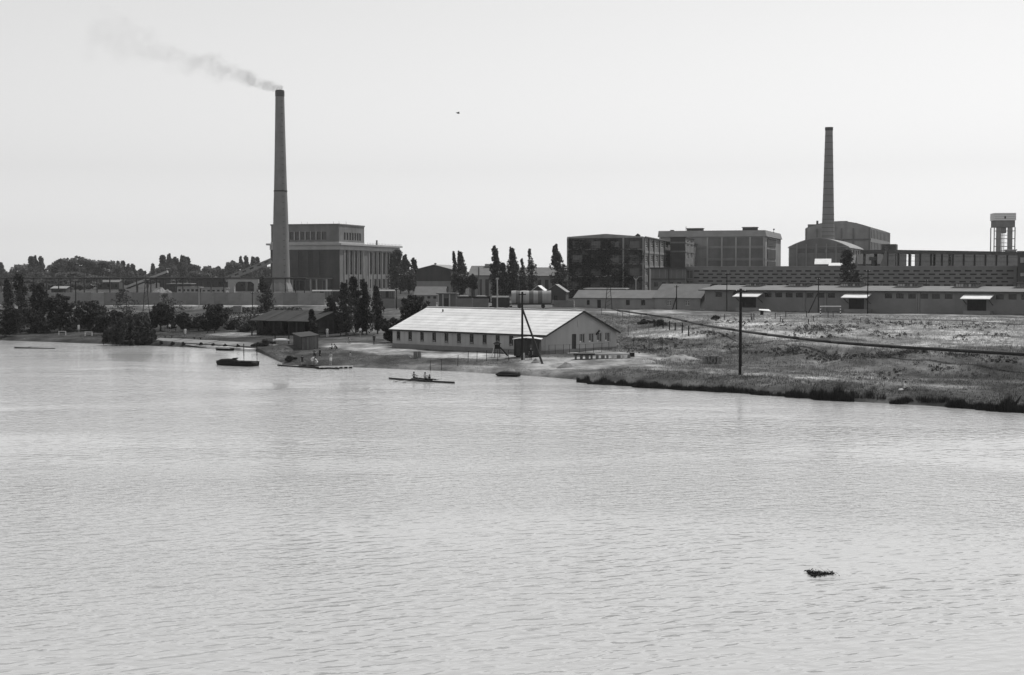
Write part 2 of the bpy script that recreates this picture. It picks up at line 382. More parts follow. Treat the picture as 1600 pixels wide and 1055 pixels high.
def shell_points(rs, c, r, n, inner=.55):
    d = rs.normal(size=(n, 3)); d /= np.linalg.norm(d, axis=1)[:, None]
    k = rs.uniform(inner ** 3, 1, n) ** (1 / 3)
    return np.array(c) + d * k[:, None] * np.array(r)
def poplar_points(seed, n=3600, slim=1.0, gap=.0):
    """unit poplar: height 1, half-width about .11*slim"""
    rs = np.random.RandomState(seed); out = []
    lean = rs.normal(size=2) * .012
    K = 54
    for i in range(K):
        h = .12 + .84 * (i + rs.uniform(-.4, .4)) / K
        if rs.rand() < gap: continue
        prof = min(1, (h - .03) / .24) ** .7 * (1 - max(0, (h - .42) / .60)) ** .75
        ang = rs.uniform(0, 2 * math.pi); rr = .08 * slim * prof * rs.uniform(.2, 1.3)
        c = (math.cos(ang) * rr + lean[0] * h - .045 * max(0, h - .3) ** 1.5 / .58, math.sin(ang) * rr + lean[1] * h, h)
        s = .038 * slim * (.45 + prof) * rs.uniform(.55, 1.3)
        out.append(shell_points(rs, c, (s, s, s * 1.9), n // K))
    out.append(np.stack([rs.normal(size=60) * .008 - .045, rs.normal(size=60) * .008, rs.uniform(.93, 1.0, 60)], 1))
    return np.concatenate(out)
def broad_points(seed, n=4600, flat=1.0, low=.25):
    """unit broad tree: height 1, half-width about .5"""
    rs = np.random.RandomState(seed); out = []
    K = 64
    for i in range(K):
        d = rs.normal(size=3); d /= np.linalg.norm(d); d *= rs.uniform(.45, 1.12)
        zc = low + (1 - low) * .52
        c = (d[0] * .36, d[1] * .36, zc + d[2] * (1 - low) * .40 * flat)
        s = rs.uniform(.05, .14)
        out.append(shell_points(rs, c, (s * rs.uniform(.8, 1.4), s * rs.uniform(.8, 1.4), s * .8), n // K, .3))
    return np.concatenate(out)
def willow_points(seed, n=13000):
    rs = np.random.RandomState(seed); out = []
    dom = [(.0, .0, .30, .98), (-.26, .05, .24, .80), (.27, -.05, .24, .84), (.05, -.25, .24, .76), (-.1, .26, .24, .85), (.3, .2, .2, .66), (-.34, -.18, .17, .58), (.42, -.12, .12, .5)]
    for i in range(360):
        cx, cy, R0, tp = dom[rs.randint(len(dom))]; a = rs.uniform(0, 2 * math.pi); r = R0 * math.sqrt(rs.rand()); top = tp * (1 - .45 * (r / R0) ** 2) + rs.normal() * .03
        L_ = rs.uniform(.35, .95) * top; k = n // 360
        t = rs.uniform(0, 1, k); rr = r + .05 * t
        out.append(np.stack([cx + math.cos(a) * rr + rs.normal(size=k) * .012, cy + math.sin(a) * rr + rs.normal(size=k) * .012, np.maximum(.02, top - L_ * t)], 1))
    return np.concatenate(out)
def shrub_points(seed, n=2400):
    rs = np.random.RandomState(seed); out = []
    K = 22
    for i in range(K):
        a = rs.uniform(0, 6.28); r = .38 * math.sqrt(rs.rand()); h = rs.uniform(.15, .82) * (1 - .5 * (r / .38) ** 2)
        s = rs.uniform(.1, .18); out.append(shell_points(rs, (math.cos(a) * r, math.sin(a) * r, h), (s, s, s), n // K))
    p = np.concatenate(out); p[:, 2] = np.maximum(p[:, 2], .02); return p
LIB = {}
def crown(kind, var, scl, m, leaf):
    """crown mesh at real size, scl = (width, width, height); shared between trees of about the same size"""
    key = (kind, var, tuple(round(x, 1) for x in scl), m)
    if key in LIB: return LIB[key]
    seed = var * 17 + {'poplar': 1, 'broad': 2, 'willow': 3, 'shrub': 4, 'thin': 5, 'bushy': 6}[kind]
    if kind == 'poplar': P = poplar_points(seed, 3600)
    elif kind == 'thin': P = poplar_points(seed, 1700, 1.0, .3)
    elif kind == 'broad': P = broad_points(seed, 4600)
    elif kind == 'bushy': P = broad_points(seed, 6400, 1.0, .02)
    elif kind == 'willow': P = willow_points(seed)
    else: P = shrub_points(seed)
    w = {'poplar': .22, 'thin': .22, 'broad': 1.0, 'willow': 1.05, 'shrub': 1.0, 'bushy': 1.0}[kind]
    P = P * np.array([scl[0] / w, scl[1] / w, scl[2]])
    LIB[key] = leaf_mesh('crown_' + kind, P, leaf, m, seed=seed + 5, long=1.7 if kind == 'willow' else 1.0, up=-.6 if kind == 'willow' else 0)
    return LIB[key]
def trunk_mb(kind, w, h, seed):
    rs = random.Random(seed); mb = MB()
    r = max(.10, h * (.014 if kind in ('poplar', 'thin') else .028))
    top = h * (.85 if kind in ('poplar', 'thin') else .55)
    mb.tube((0, 0, -.4), (0, 0, top * .5), r * 1.25, r * .8, 7); mb.tube((0, 0, top * .5), (rs.uniform(-.2, .2), 0, top), r * .8, r * .25, 7)
    for i in range(8):
        a = i * 2.4 + rs.random(); z = h * (.18 + .07 * i) if kind in ('poplar', 'thin') else h * (.22 + .045 * i)
        reach = w * (.22 if kind in ('poplar', 'thin') else .36); lift = h * (.12 if kind in ('poplar', 'thin') else .2)
        mb.tube((0, 0, z), (math.cos(a) * reach, math.sin(a) * reach, z + lift), r * .4, r * .08, 5)
    return mb
def tree(name, kind, base, w, h, m, label, var=0, leaf=None, cat='tree', group=None, trunk=True, rz=None):
    t = thing(name, label, cat, base, rz if rz is not None else (0.0 if kind in ('poplar', 'thin') else var * 1.3), group)
    lf = leaf or max(.16, h * .022)
    part(t, 'crown' if trunk else 'foliage', crown(kind, var, (w, w, h), m, lf), None)
    if trunk: part(t, 'trunk' if kind != 'shrub' else 'stem', trunk_mb(kind, w, h, var), 'bark')
    return t
# ================================================================ BUILDINGS
class Fr:
    """a building's own axes: origin at its near corner, local x along the front, local y away from us"""
    def __init__(s, px, Y, th, z=None):
        s.z = gz(X_at(px, Y), Y) if z is None else z
        s.X = X_at(px, Y, s.z); s.Y = Y; s.th = R(th)
        s.ux = Vector((math.cos(s.th), math.sin(s.th))); s.uy = Vector((-math.sin(s.th), math.cos(s.th)))
        s.loc = (s.X, s.Y, s.z)
    def _solve(s, o, d, px, z):
        u = (px - 800) / F; A = o.y * CP - (z - H) * SP
        return (u * A - o.x) / (d.x - u * CP * d.y)
    def w(s, x, y): return Vector((s.X, s.Y)) + s.ux * x + s.uy * y
    def xs(s, px, y=0.0, z=6.0): return s._solve(s.w(0, y), s.ux, px, z)
    def ys(s, px, x=0.0, z=6.0): return s._solve(s.w(x, 0), s.uy, px, z)
    def hz(s, py, x=0.0, y=0.0): return z_at(py, s.w(x, y).y) - s.z
SIDES = {'front': ((1, 0), (0, -1)), 'right': ((0, 1), (1, 0)), 'back': ((-1, 0), (0, 1)), 'left': ((0, -1), (-1, 0))}
def wall_face(mb, o, ux, n, L_, z0, z1, ops, th=.35):
    """one wall plane with real recessed openings; ops = (x0, x1, z0, z1)"""
    xs = sorted({0, L_} | {v for a in ops for v in a[:2]}); zs = sorted({z0, z1} | {v for a in ops for v in a[2:4]})
    P = lambda x, z, d=0: (o[0] + ux[0] * x - n[0] * d, o[1] + ux[1] * x - n[1] * d, z)
    for j in range(len(zs) - 1):
        run = None
        for i in range(len(xs) - 1):
            cx, cz = (xs[i] + xs[i + 1]) / 2, (zs[j] + zs[j + 1]) / 2
            hole = any(a[0] < cx < a[1] and a[2] < cz < a[3] for a in ops)
            if not hole and run is None: run = xs[i]
            if run is not None and (hole or i == len(xs) - 2):
                e = xs[i] if hole else xs[i + 1]
                mb.add([P(run, zs[j]), P(e, zs[j]), P(e, zs[j + 1]), P(run, zs[j + 1])], [(0, 1, 2, 3)]); run = None
    for a in ops:
        x0, x1, q0, q1 = a[:4]
        mb.add([P(x0, q0), P(x1, q0), P(x1, q1), P(x0, q1), P(x0, q0, th), P(x1, q0, th), P(x1, q1, th), P(x0, q1, th)], [(0, 4, 5, 1), (1, 5, 6, 2), (2, 6, 7, 3), (3, 7, 4, 0)])
WIN = {}
def pane(parent, o, ux, n, a, depth, glass='glass_dark', frame='frame_dark', nx=2, nz=3, name='window', bw=.07, label=None):
    """a window: the pane, with its glazing bars as a sub-part"""
    x0, x1, z0, z1 = a[:4]; w, h = x1 - x0, z1 - z0
    rz = math.atan2(ux[1], ux[0])
    key = (round(w, 2), round(h, 2), glass, frame, nx, nz, bw)
    if key not in WIN:
        g = MB().box(-w / 2, w / 2, 0, .06, 0, h); f = MB()
        for i in range(nx + 1):
            x = -w / 2 + w * i / nx; x = min(max(x, -w / 2 + bw / 2), w / 2 - bw / 2); f.box(x - bw / 2, x + bw / 2, -.05, .0, 0, h)
        for i in range(nz + 1):
            z = min(max(h * i / nz, bw / 2), h - bw / 2); f.box(-w / 2, w / 2, -.04, -.005, z - bw / 2, z + bw / 2)
        WIN[key] = (g.mesh(name, glass), f.mesh('frame', frame))
    c = (x0 + x1) / 2
    p = link(name, WIN[key][0], parent, (o[0] + ux[0] * c - n[0] * depth, o[1] + ux[1] * c - n[1] * depth, z0), rz)
    if frame: link('frame', WIN[key][1], p)
    if label: p['label'] = label
    return p
def side(parent, which, x0, x1, y0, y1, z0, z1, m, ops=(), th=.35, glass='glass_dark', frame='frame_dark', nx=2, nz=3, name='wall', wname='window', bw=.07, panes=True):
    ux, n = SIDES[which]
    o = {'front': (x0, y0), 'right': (x1, y0), 'back': (x1, y1), 'left': (x0, y1)}[which]
    L_ = (x1 - x0) if which in ('front', 'back') else (y1 - y0)
    mb = MB(); wall_face(mb, o, ux, n, L_, z0, z1, list(ops), th)
    w = part(parent, name, mb.mesh(name, m, fix=False), None)
    if panes:
        for a in ops: pane(parent, o, ux, n, a, th * .8, a[4] if len(a) > 4 else glass, frame, nx, nz, wname, bw)
    return w
def shell(parent, x0, x1, y0, y1, z0, z1, m, ops={}, roof='roof_grey', **kw):
    """four walls and a flat slab roof"""
    for s_ in ('front', 'right', 'back', 'left'):
        side(parent, s_, x0, x1, y0, y1, z0, z1, m, ops.get(s_, ()), **kw)
    if roof: part(parent, 'roof', MB().box(x0 + .02, x1 - .02, y0 + .02, y1 - .02, z1 - .4, z1 - .06), roof)
def gable_roof(parent, x0, x1, y0, y1, ze, zr, m, over=.3, along='x', th=.14, name='roof'):
    mb = MB()
    if along == 'x':
        ym = (y0 + y1) / 2; k = (zr - ze) / (ym - y0)
        for sgn, ya in ((1, y0), (-1, y1)):
            e = ya - sgn * over; z = ze - k * over
            mb.add([(x0 - over, e, z), (x1 + over, e, z), (x1 + over, ym, zr), (x0 - over, ym, zr), (x0 - over, e, z + th), (x1 + over, e, z + th), (x1 + over, ym, zr + th), (x0 - over, ym, zr + th)],
                   [(0,1,2,3),(4,5,6,7),(0,1,5,4),(1,2,6,5),(2,3,7,6),(3,0,4,7)])
    else:
        xm = (x0 + x1) / 2; k = (zr - ze) / (xm - x0)
        for sgn, xa in ((1, x0), (-1, x1)):
            e = xa - sgn * over; z = ze - k * over
            mb.add([(e, y0 - over, z), (e, y1 + over, z), (xm, y1 + over, zr), (xm, y0 - over, zr), (e, y0 - over, z + th), (e, y1 + over, z + th), (xm, y1 + over, zr + th), (xm, y0 - over, zr + th)],
                   [(0,1,2,3),(4,5,6,7),(0,1,5,4),(1,2,6,5),(2,3,7,6),(3,0,4,7)])
    return part(parent, name, mb, m)
def gable_house(parent, x0, x1, y0, y1, ze, zr, wm_, rm, along='x', over=.3, ops={}, **kw):
    for s_ in ('front', 'right', 'back', 'left'):
        side(parent, s_, x0, x1, y0, y1, -.6, ze, wm_, ops.get(s_, ()), **kw)
    if along == 'x':
        for x in (x0, x1): part(parent, 'gable', MB().add([(x, y0, ze), (x, y1, ze), (x, (y0 + y1) / 2, zr)], [(0, 1, 2)]), wm_)
    else:
        for y in (y0, y1): part(parent, 'gable', MB().add([(x0, y, ze), (x1, y, ze), ((x0 + x1) / 2, y, zr)], [(0, 1, 2)]), wm_)
    return gable_roof(parent, x0, x1, y0, y1, ze, zr, rm, over, along)
def evenly(a, b, n, w, z0, z1):
    """n openings of width w spread between a and b"""
    if n == 1: return [((a + b - w) / 2, (a + b + w) / 2, z0, z1)]
    st = (b - a - w) / (n - 1)
    return [(a + st * i, a + st * i + w, z0, z1) for i in range(n)]

# ---------------------------------------------------------------- power station
f = Fr(531, 655, -16, 4.9)
pp = thing('power_station', 'tall dark brick power station with pale cornice and stepped upper block behind the smoking chimney', 'power station', f.loc, f.th)
xl = f.xs(423); yr = f.ys(571); yw = f.ys(624)
zc = f.hz(379.5); zt = f.hz(351.5); zfas = f.hz(390)
def fx(px): return f.xs(px) - xl            # along the front wall
def ry(px, x=0): return f.ys(px, x)         # along the right wall
frontops = []
for a in (470, 486, 503): frontops.append((fx(a - 3.6), fx(a + 3.6), f.hz(432), f.hz(393), 'brick_dark'))
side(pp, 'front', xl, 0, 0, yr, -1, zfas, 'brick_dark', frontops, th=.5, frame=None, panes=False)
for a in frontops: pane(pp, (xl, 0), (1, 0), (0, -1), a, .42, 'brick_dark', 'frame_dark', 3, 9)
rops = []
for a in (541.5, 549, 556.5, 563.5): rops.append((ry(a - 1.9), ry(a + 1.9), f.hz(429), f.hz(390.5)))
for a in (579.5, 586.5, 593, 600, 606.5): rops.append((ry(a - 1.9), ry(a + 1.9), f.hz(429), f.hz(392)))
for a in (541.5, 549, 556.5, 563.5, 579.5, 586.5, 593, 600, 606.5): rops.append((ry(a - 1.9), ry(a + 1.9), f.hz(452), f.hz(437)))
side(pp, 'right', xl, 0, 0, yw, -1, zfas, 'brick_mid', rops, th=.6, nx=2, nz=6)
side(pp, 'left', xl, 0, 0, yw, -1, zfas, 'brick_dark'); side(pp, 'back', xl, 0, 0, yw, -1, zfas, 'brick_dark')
for a, b in ((537.5, 538.9), (545.2, 546.0), (552.7, 553.4), (560, 560.8), (567, 568), (575.5, 576.8), (583, 583.7), (589.6, 590.3), (596.3, 597), (603.2, 603.8), (610, 611)):
    part(pp, 'pilaster', MB().box(0, .35, ry(a), ry(b), -.5, zfas - .1), 'concrete')
part(pp, 'fascia', MB().box(xl - .25, .25, -.25, yw + .2, zfas, zc - 1.0), 'concrete_light')
part(pp, 'cornice', MB().box(xl - 1.6, 1.4, -1.4, yw + 1.2, zc - 1.0, zc - .15), 'concrete_light')
xu = f.xs(423.4)
u_ops = [(f.xs(a - 3.4) - xu, f.xs(a + 3.4) - xu, f.hz(374.3), f.hz(362)) for a in (430, 438.5, 447, 455.5, 464, 472.5, 481, 489.5, 498, 506)]
r_ops = [(ry(a - 1.3), ry(a + 1.3), f.hz(375, 0, 10), f.hz(363.5, 0, 10)) for a in (540, 544.2, 548.4, 552.5, 556.4, 560.2, 563.8)]
side(pp, 'front', xu, -.5, .6, yr, zc - .3, zt, 'brick_mid', u_ops, th=.5, nx=2, nz=4)
side(pp, 'right', xu, -.5, .6, yr, zc - .3, zt, 'brick_mid', r_ops, th=.5, nx=1, nz=4)
side(pp, 'left', xu, -.5, .6, yr, zc - .3, zt, 'brick_mid'); side(pp, 'back', xu, -.5, .6, yr, zc - .3, zt, 'brick_mid')
for i in range(len(u_ops) - 1):
    part(pp, 'window_pier', MB().box(xu + u_ops[i][1] + .1, xu + u_ops[i + 1][0] - .1, .3, .6, u_ops[0][2] - .2, u_ops[0][3] + .3), 'concrete_light')
part(pp, 'parapet', MB().box(xu - .3, -.2, .3, yr + .3, zt, zt + .6), 'roof_grey')
part(pp, 'sill_band', MB().box(xu - .15, -.35, .4, yr, zc - .1, zc + .55), 'concrete_light')
for a in (466, 475, 516, 525, 536): part(pp, 'lightning_rod', MB().tube((f.xs(a), 4, zt), (f.xs(a), 4, zt + 1.8), .07, .04, 5), 'steel_dark')
part(pp, 'vent_pipe', MB().tube((-2, f.ys(589, -2), zc - .2), (-2, f.ys(589, -2), zc + 2.3), .45, .45, 8), 'concrete_dark')
for i in range(24): part(pp, 'railing_post', MB().box(.9, 1.0, ry(572) + (yw - ry(572)) * i / 23 - .05, ry(572) + (yw - ry(572)) * i / 23 + .05, zc - .15, zc + .7), 'steel_dark')
# low glazed annex along the foot of the front
ax0, ax1 = f.xs(428), f.xs(518); ah = f.hz(436)
for i, (a, b, g) in enumerate(((452, 464, 'glass_mid'), (466, 474, 'glass_dark'), (475, 482, 'glass_dark'), (483, 492, 'glass_mid'), (495, 502, 'brick_dark'), (503, 510, 'glass_mid'), (511, 517, 'glass_mid'))):
    pane(pp, (0, -5), (1, 0), (0, -1), (f.xs(a), f.xs(b), f.hz(453), f.hz(438.5)), 0, g, 'frame_dark', 3, 3)
side(pp, 'front', ax0, ax1, -4.9, 0, -1, ah, 'brick_mid'); side(pp, 'right', ax0, ax1, -4.9, -.05, -1, ah, 'brick_dark'); side(pp, 'left', ax0, ax1, -4.9, -.05, -1, ah, 'brick_dark')
part(pp, 'annex_roof', MB().box(ax0 - .5, ax1 + .5, -6.2, -.02, ah, ah + .5), 'roof_grey')
for a in (465, 493.5, 502.5, 518): part(pp, 'annex_column', MB().box(f.xs(a) - .3, f.xs(a) + .3, -5.9, -5.4, -.5, ah), 'concrete_light')

# ---------------------------------------------------------------- smoking chimney
cf = Fr(439.5, 628, 0, 4.9)
ch = thing('factory_chimney', 'very tall pale chimney with darker sooty top, smoking, beside the power station', 'chimney', cf.loc)
ct = cf.hz(141); k = 628 / F
def smooth_profile(pts): return [(r * k, z) for r, z in pts]
part(ch, 'shaft', MB().lathe(smooth_profile([(14.2, -1), (13.4, ct * .12), (12.0, ct * .3), (11.1, ct * .42), (10.2, ct * .50)]), 40), 'chimney_brick', True)
part(ch, 'upper_shaft', MB().lathe(smooth_profile([(10.15, ct * .50), (8.9, ct * .66), (7.8, ct * .82), (6.9, ct * .97)]), 40), mat('chimney_upper', .20, .14, .25, streak=.08), True)
part(ch, 'band', MB().lathe(smooth_profile([(10.2, ct * .497), (10.7, ct * .498), (10.7, ct * .503), (10.15, ct * .504)]), 40), 'steel_dark')
part(ch, 'cap', MB().lathe(smooth_profile([(6.9, ct * .968), (7.2, ct * .97), (7.2, ct * .992), (6.4, ct), (4.6, ct), (4.6, ct * .95)]), 40), 'soot')
part(ch, 'base', MB().lathe(smooth_profile([(19, -1), (18, 1.2), (14.6, 3.8), (14.1, 4.0)]), 8), 'concrete')
for i in range(30):
    z = 3 + (ct - 8) * i / 29; r = (14.0 - 7.0 * (z / ct) ** .95) * k
    part(ch, 'ladder_hoop', MB().box(r * .55 - .4, r * .55 + .4, -r * .84 - .5, -r * .84 - .1, z, z + .12), 'steel_dark')

# ---------------------------------------------------------------- sloping coal conveyor, its portal, dark hall
Yc = 600
t = thing('conveyor_gallery', 'long enclosed conveyor gallery sloping up to the power station from the left', 'conveyor', (0, 0, 0))
p0 = at_Y(352, 437.5, 636); p1 = at_Y(424.5, 407.5, 640)
d = (p1 - p0).normalized()
part(t, 'gallery', MB().bar(p0, p1, 3.2, 2.1), 'brick_light')
part(t, 'gallery_roof', MB().bar(p0 + Vector((0, 0, 1.25)), p1 + Vector((0, 0, 1.25)), 3.6, .25), 'roof_mid')
for i in range(6):
    c = p0 + (p1 - p0) * ((i + .6) / 6.2); s_ = c + Vector((0, -1.63, .2)); part(t, 'window', MB().bar(s_ - d * .9, s_ + d * .9, .08, .7), 'glass_dark')
for i in (.45, .75):
    c = p0 + (p1 - p0) * i; part(t, 'trestle', MB().bar((c.x, c.y, 4), (c.x, c.y, c.z - 1.4), .8), 'concrete_dark')
f = Fr(405, 590, -3, 4.8)
t = thing('concrete_portal', 'pale concrete portal frame with rounded inner corners in front of a dark hall', 'portal frame', f.loc, f.th)
xa, xb = f.xs(357), 0; h1 = f.hz(434.5)
for x in (xa, xb - 2.0): part(t, 'column', MB().box(x, x + 2.0, -.8, .8, -1, h1), 'concrete_light')
part(t, 'column', MB().box(f.xs(364.5), f.xs(367), -.8, .8, -1, h1 - 1.6), 'concrete_light'); part(t, 'column', MB().box(f.xs(397), f.xs(399), 2.2, 3.6, -1, h1 - 1.6), 'concrete_light')
part(t, 'beam', MB().box(xa + 2.0, xb - 2.0, -.75, .75, h1 - 1.5, h1 - .01), 'concrete_light')
for s_, x in ((1, f.xs(367)), (-1, f.xs(397) + .4)):
    part(t, 'haunch', MB().prism([(x, h1 - 1.5), (x, h1 - 3.4), (x + s_ * .5, h1 - 2.2), (x + s_ * 1.6, h1 - 1.5)], -.7, .7), 'concrete_light')
f = Fr(430, 640, -2, 4.9)
t = thing('coal_hall', 'long dark flat-roofed hall with thin pale roof edge left of the big chimney', 'industrial hall', f.loc, f.th)
xa = f.xs(298); h1 = f.hz(436)
side(t, 'front', xa, 0, 0, 20, -1, h1, 'brick_dark', [(2 + i * 5.2, 5.2 + i * 5.2, h1 * .45, h1 * .78) for i in range(7)], nx=4, nz=2); side(t, 'left', xa, 0, 0, 20, -1, h1, 'brick_dark'); side(t, 'right', xa, 0, 0, 20, -1, h1, 'brick_dark'); side(t, 'back', xa, 0, 0, 20, -1, h1, 'brick_dark')
part(t, 'roof', MB().box(xa - .6, .6, -.6, 20.6, h1, h1 + .5), 'concrete_light')
# low pale sheds in front of the hall
for i, (a, b, top, lab) in enumerate(((276, 312, 449.5, 'low pale shed row with dark openings, left of the concrete portal, farther left one'), (314, 353, 451, 'low pale shed with dark openings just left of the concrete portal'))):
    f = Fr(b, 560, -2, 4.9); xa = f.xs(a); h1 = f.hz(top)
    t = thing('low_shed', lab, 'shed', f.loc, f.th, 'low sheds before the coal hall')
    side(t, 'front', xa, 0, 0, 5, -1, h1, 'concrete_light', evenly(.6, -xa - .6, 5, 1.1, .9, h1 * .75)); side(t, 'left', xa, 0, 0, 5, -1, h1, 'concrete'); side(t, 'right', xa, 0, 0, 5, -1, h1, 'concrete')
    part(t, 'roof', MB().box(xa - .3, .3, -.4, 5.3, h1, h1 + .25), 'roof_mid')
# smaller conveyor far left
t = thing('coal_conveyor', 'short open coal conveyor rising to the right on posts at far left', 'conveyor', (0, 0, 0))
p0 = at_Y(199, 448, 590); p1 = at_Y(262, 424.5, 590)
part(t, 'belt_frame', MB().bar(p0, p1, 2.4, .9), 'concrete_light'); part(t, 'underside', MB().bar(p0 - Vector((0, 0, .75)), p1 - Vector((0, 0, .75)), 2.2, .5), 'steel_dark')
for i in (.25, .5, .72, .93):
    c = p0 + (p1 - p0) * i; part(t, 'trestle', MB().bar((c.x, c.y, 4.4), (c.x, c.y, c.z - .9), .5), 'steel_dark')
part(t, 'drive_house', MB().box(p1.x - 3, p1.x + 1.5, 588.5, 591.5, 4.4, p1.z - 1.4), 'brick_dark')
f = Fr(298, 570, 0, 4.9); t = thing('coal_bunker', 'low dark bunker under the end of the short coal conveyor', 'bunker', f.loc)
xa = f.xs(262); shell(t, xa, 0, 0, 8, -1, f.hz(444), 'brick_dark', {'front': [(1, 3, 1, 3), (5, 7, 1, 3)]}); part(t, 'roof_slab', MB().box(xa - .4, .4, -.4, 8.4, f.hz(444) - .02, f.hz(443)), 'roof_mid')
# far little houses on the left
for i, (a, b, top, base, Y, lab) in enumerate(((80, 103, 448, 456, 520, 'low shed with pale roof behind the concrete wall, far left'), (152, 186, 438, 452, 700, 'dark low workshop with grey roof line below the far trees'))):
    f = Fr(b, Y, -6, gz(X_at(b, Y), Y)); xa = f.xs(a); h1 = f.hz(top + 3)
    t = thing('small_house', lab, 'house', f.loc, f.th)
    gable_house(t, xa, 0, 0, 6, h1, f.hz(top), 'brick_dark', 'roof_mid' if i != 1 else 'roof_grey', ops={'front': evenly(1, -xa - 1, 3, 1.2, h1 * .3, h1 * .75)})

# ---------------------------------------------------------------- sheds and hangars in the middle
f = Fr(705, 520, -10, 4.9)
t = thing('dark_gable_hall', 'wide dark gable-ended hall with tiny ridge vent, right of the power station trees', 'industrial hall', f.loc, f.th)
xa = f.xs(651); gable_house(t, xa, 0, 0, 26, f.hz(421), f.hz(414), 'brick_dark', 'roof_mid', 'y', .4, {'front': [(-xa * .2, -xa * .35, 0, 4), (-xa * .6, -xa * .75, 0, 4)]})
part(t, 'ridge_vent', MB().box(xa / 2 - .3, xa / 2 + .3, 2, 3, f.hz(414), f.hz(411)), 'steel_dark')
part(t, 'dividing_band', MB().box(xa, -.02, -.25, -.03, f.hz(441), f.hz(439.5)), 'concrete')
side(t, 'front', xa + .02, -.03, -.14, .5, -1, f.hz(441), 'concrete', evenly(1, -xa - 1, 4, 1.5, 1.2, 3.2), th=.1)
for i, (a, b, ye, yrd, Y, lab) in enumerate(((733, 800, 430, 416, 500, 'long hangar with grey sloping roof left of the bare-stemmed poplars'), (802, 872, 431, 418.5, 505, 'long hangar with grey sloping roof reaching the ivy-covered factory'))):
    f = Fr(b, Y, -8, 4.85); xa = f.xs(a); he = f.hz(ye)
    t = thing('hangar', lab, 'hangar', f.loc, f.th, 'hangars in the middle')
    gable_house(t, xa, 0, 0, 16, he, f.hz(yrd, xa / 2, 8), 'concrete', 'roof_grey', 'x', .5, {'front': evenly(.8, -xa - .8, 6, 1.3, .2, he * .8)}, glass='glass_mid')
    part(t, 'roof_light', MB().box(xa * .7, xa * .7 + 2, 6.6, 9.4, f.hz(yrd, xa / 2, 8) - .2, f.hz(yrd, xa / 2, 8) + .8), 'roof_mid')
for i, (a, b, ye, yrd, lab) in enumerate(((829, 852, 456, 447, 'small shed with bright roof slope behind the tarpaulin wagon, left one'), (852, 884, 456, 445, 'small dark gabled shed right of the tarpaulin wagon under the poplar'))):
    f = Fr(b, 420 - 12 * i, -8, 4.6); xa = f.xs(a)
    t = thing('gabled_shed', lab, 'shed', f.loc, f.th, 'small sheds behind the wagons')
    gable_house(t, xa, 0, 0, 8, f.hz(ye), f.hz(yrd), 'brick_dark', 'roof_pale' if i == 0 else 'roof_mid', 'y', .3, {'front': [(-xa * .4, -xa * .6, 0, 2)]})
# sheds behind the boathouse left
f = Fr(694, 420, -6, 4.5); xa = f.xs(648)
t = thing('long_shed', 'long low shed with worn grey roof left of the open wagons', 'shed', f.loc, f.th)
gable_house(t, xa, 0, 0, 7, f.hz(461), f.hz(448.5, 0, 3.5), 'concrete', 'roof_grey', 'x', .3, {'front': evenly(2, -xa - .6, 4, .9, .8, 1.7)})
f = Fr(712, 360, -4, 4.5); xa = f.xs(684)
t = thing('gate_lodge', 'small flat-roofed lodge with pale door posts behind the boathouse', 'lodge', f.loc, f.th)
h1 = f.hz(459.5)
shell(t, xa, 0, 0, 4, -1, h1, 'concrete_dark', {'front': [(1.6, 2.7, 0, 2.2)], 'right': [(1, 2.6, .9, 2.1)]}, roof=None)
part(t, 'roof', MB().box(xa - .4, .4, -.6, 4.4, h1, h1 + .25), 'roof_grey')
for x in (xa + .05, xa + 1.2, xa + 2.9): part(t, 'post', MB().box(x, x + .28, -.35, -.02, -.5, h1 - .02), 'concrete_light')

# ---------------------------------------------------------------- ivy-covered factory (four storeys)
f = Fr(1007, 470, -13, 4.8); xa = f.xs(886); hp = f.hz(371.5); W_ = -xa; yb = f.ys(1056)
t = thing('ivy_factory', 'four-storey brick factory with low gable parapet, its front half covered in dark ivy', 'factory', f.loc, f.th)
IVY = t
fh = [(f.hz(a), f.hz(b)) for a, b in ((388, 376), (411, 398), (431, 419), (452, 440))]
cols = [(f.xs(a) - xa, f.xs(b) - xa) for a, b in ((894, 909), (923, 938), (953, 967), (983, 999))]
cols2 = [(a, b) for a, b in cols]
ops = [(a, b, z0, z1) for z0, z1 in fh for a, b in cols]
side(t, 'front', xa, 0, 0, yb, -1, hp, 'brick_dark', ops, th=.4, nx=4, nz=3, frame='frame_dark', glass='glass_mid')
part(t, 'gable_parapet', MB().prism([(xa, hp), (0, hp), (-W_ * .02, hp + .4), (-W_ * .5, f.hz(365.5, xa / 2)), (xa, hp + .4)], -.02, .5), 'brick_light')
for z0, z1 in fh: part(t, 'sill_course', MB().box(xa + .02, -.02, -.16, -.01, z0 - .45, z0 - .15), 'concrete')
for a in (885.8, 972.5, 1003.5): part(t, 'pilaster', MB().box(f.xs(a), f.xs(a + 2.6), -.3, -.02, -1, hp - .02), 'brick_light')
rw = []
for a in (1008.5, 1017, 1024.5, 1033, 1040, 1046.5):
    for q0, q1 in ((387, 376.5), (409, 399.5), (430, 420), (449, 441)): rw.append((f.ys(a), f.ys(a + 3.4), f.hz(q0, 0, f.ys(a)), f.hz(q1, 0, f.ys(a))))
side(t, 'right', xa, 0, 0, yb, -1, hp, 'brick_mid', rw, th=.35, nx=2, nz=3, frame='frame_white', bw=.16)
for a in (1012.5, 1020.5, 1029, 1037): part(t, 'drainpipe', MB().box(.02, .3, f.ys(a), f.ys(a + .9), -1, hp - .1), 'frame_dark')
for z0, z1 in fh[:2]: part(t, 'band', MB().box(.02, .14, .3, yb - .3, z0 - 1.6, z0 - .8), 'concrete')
side(t, 'left', xa, 0, 0, yb, -1, hp, 'brick_dark'); side(t, 'back', xa, 0, 0, yb, -1, hp, 'brick_dark')
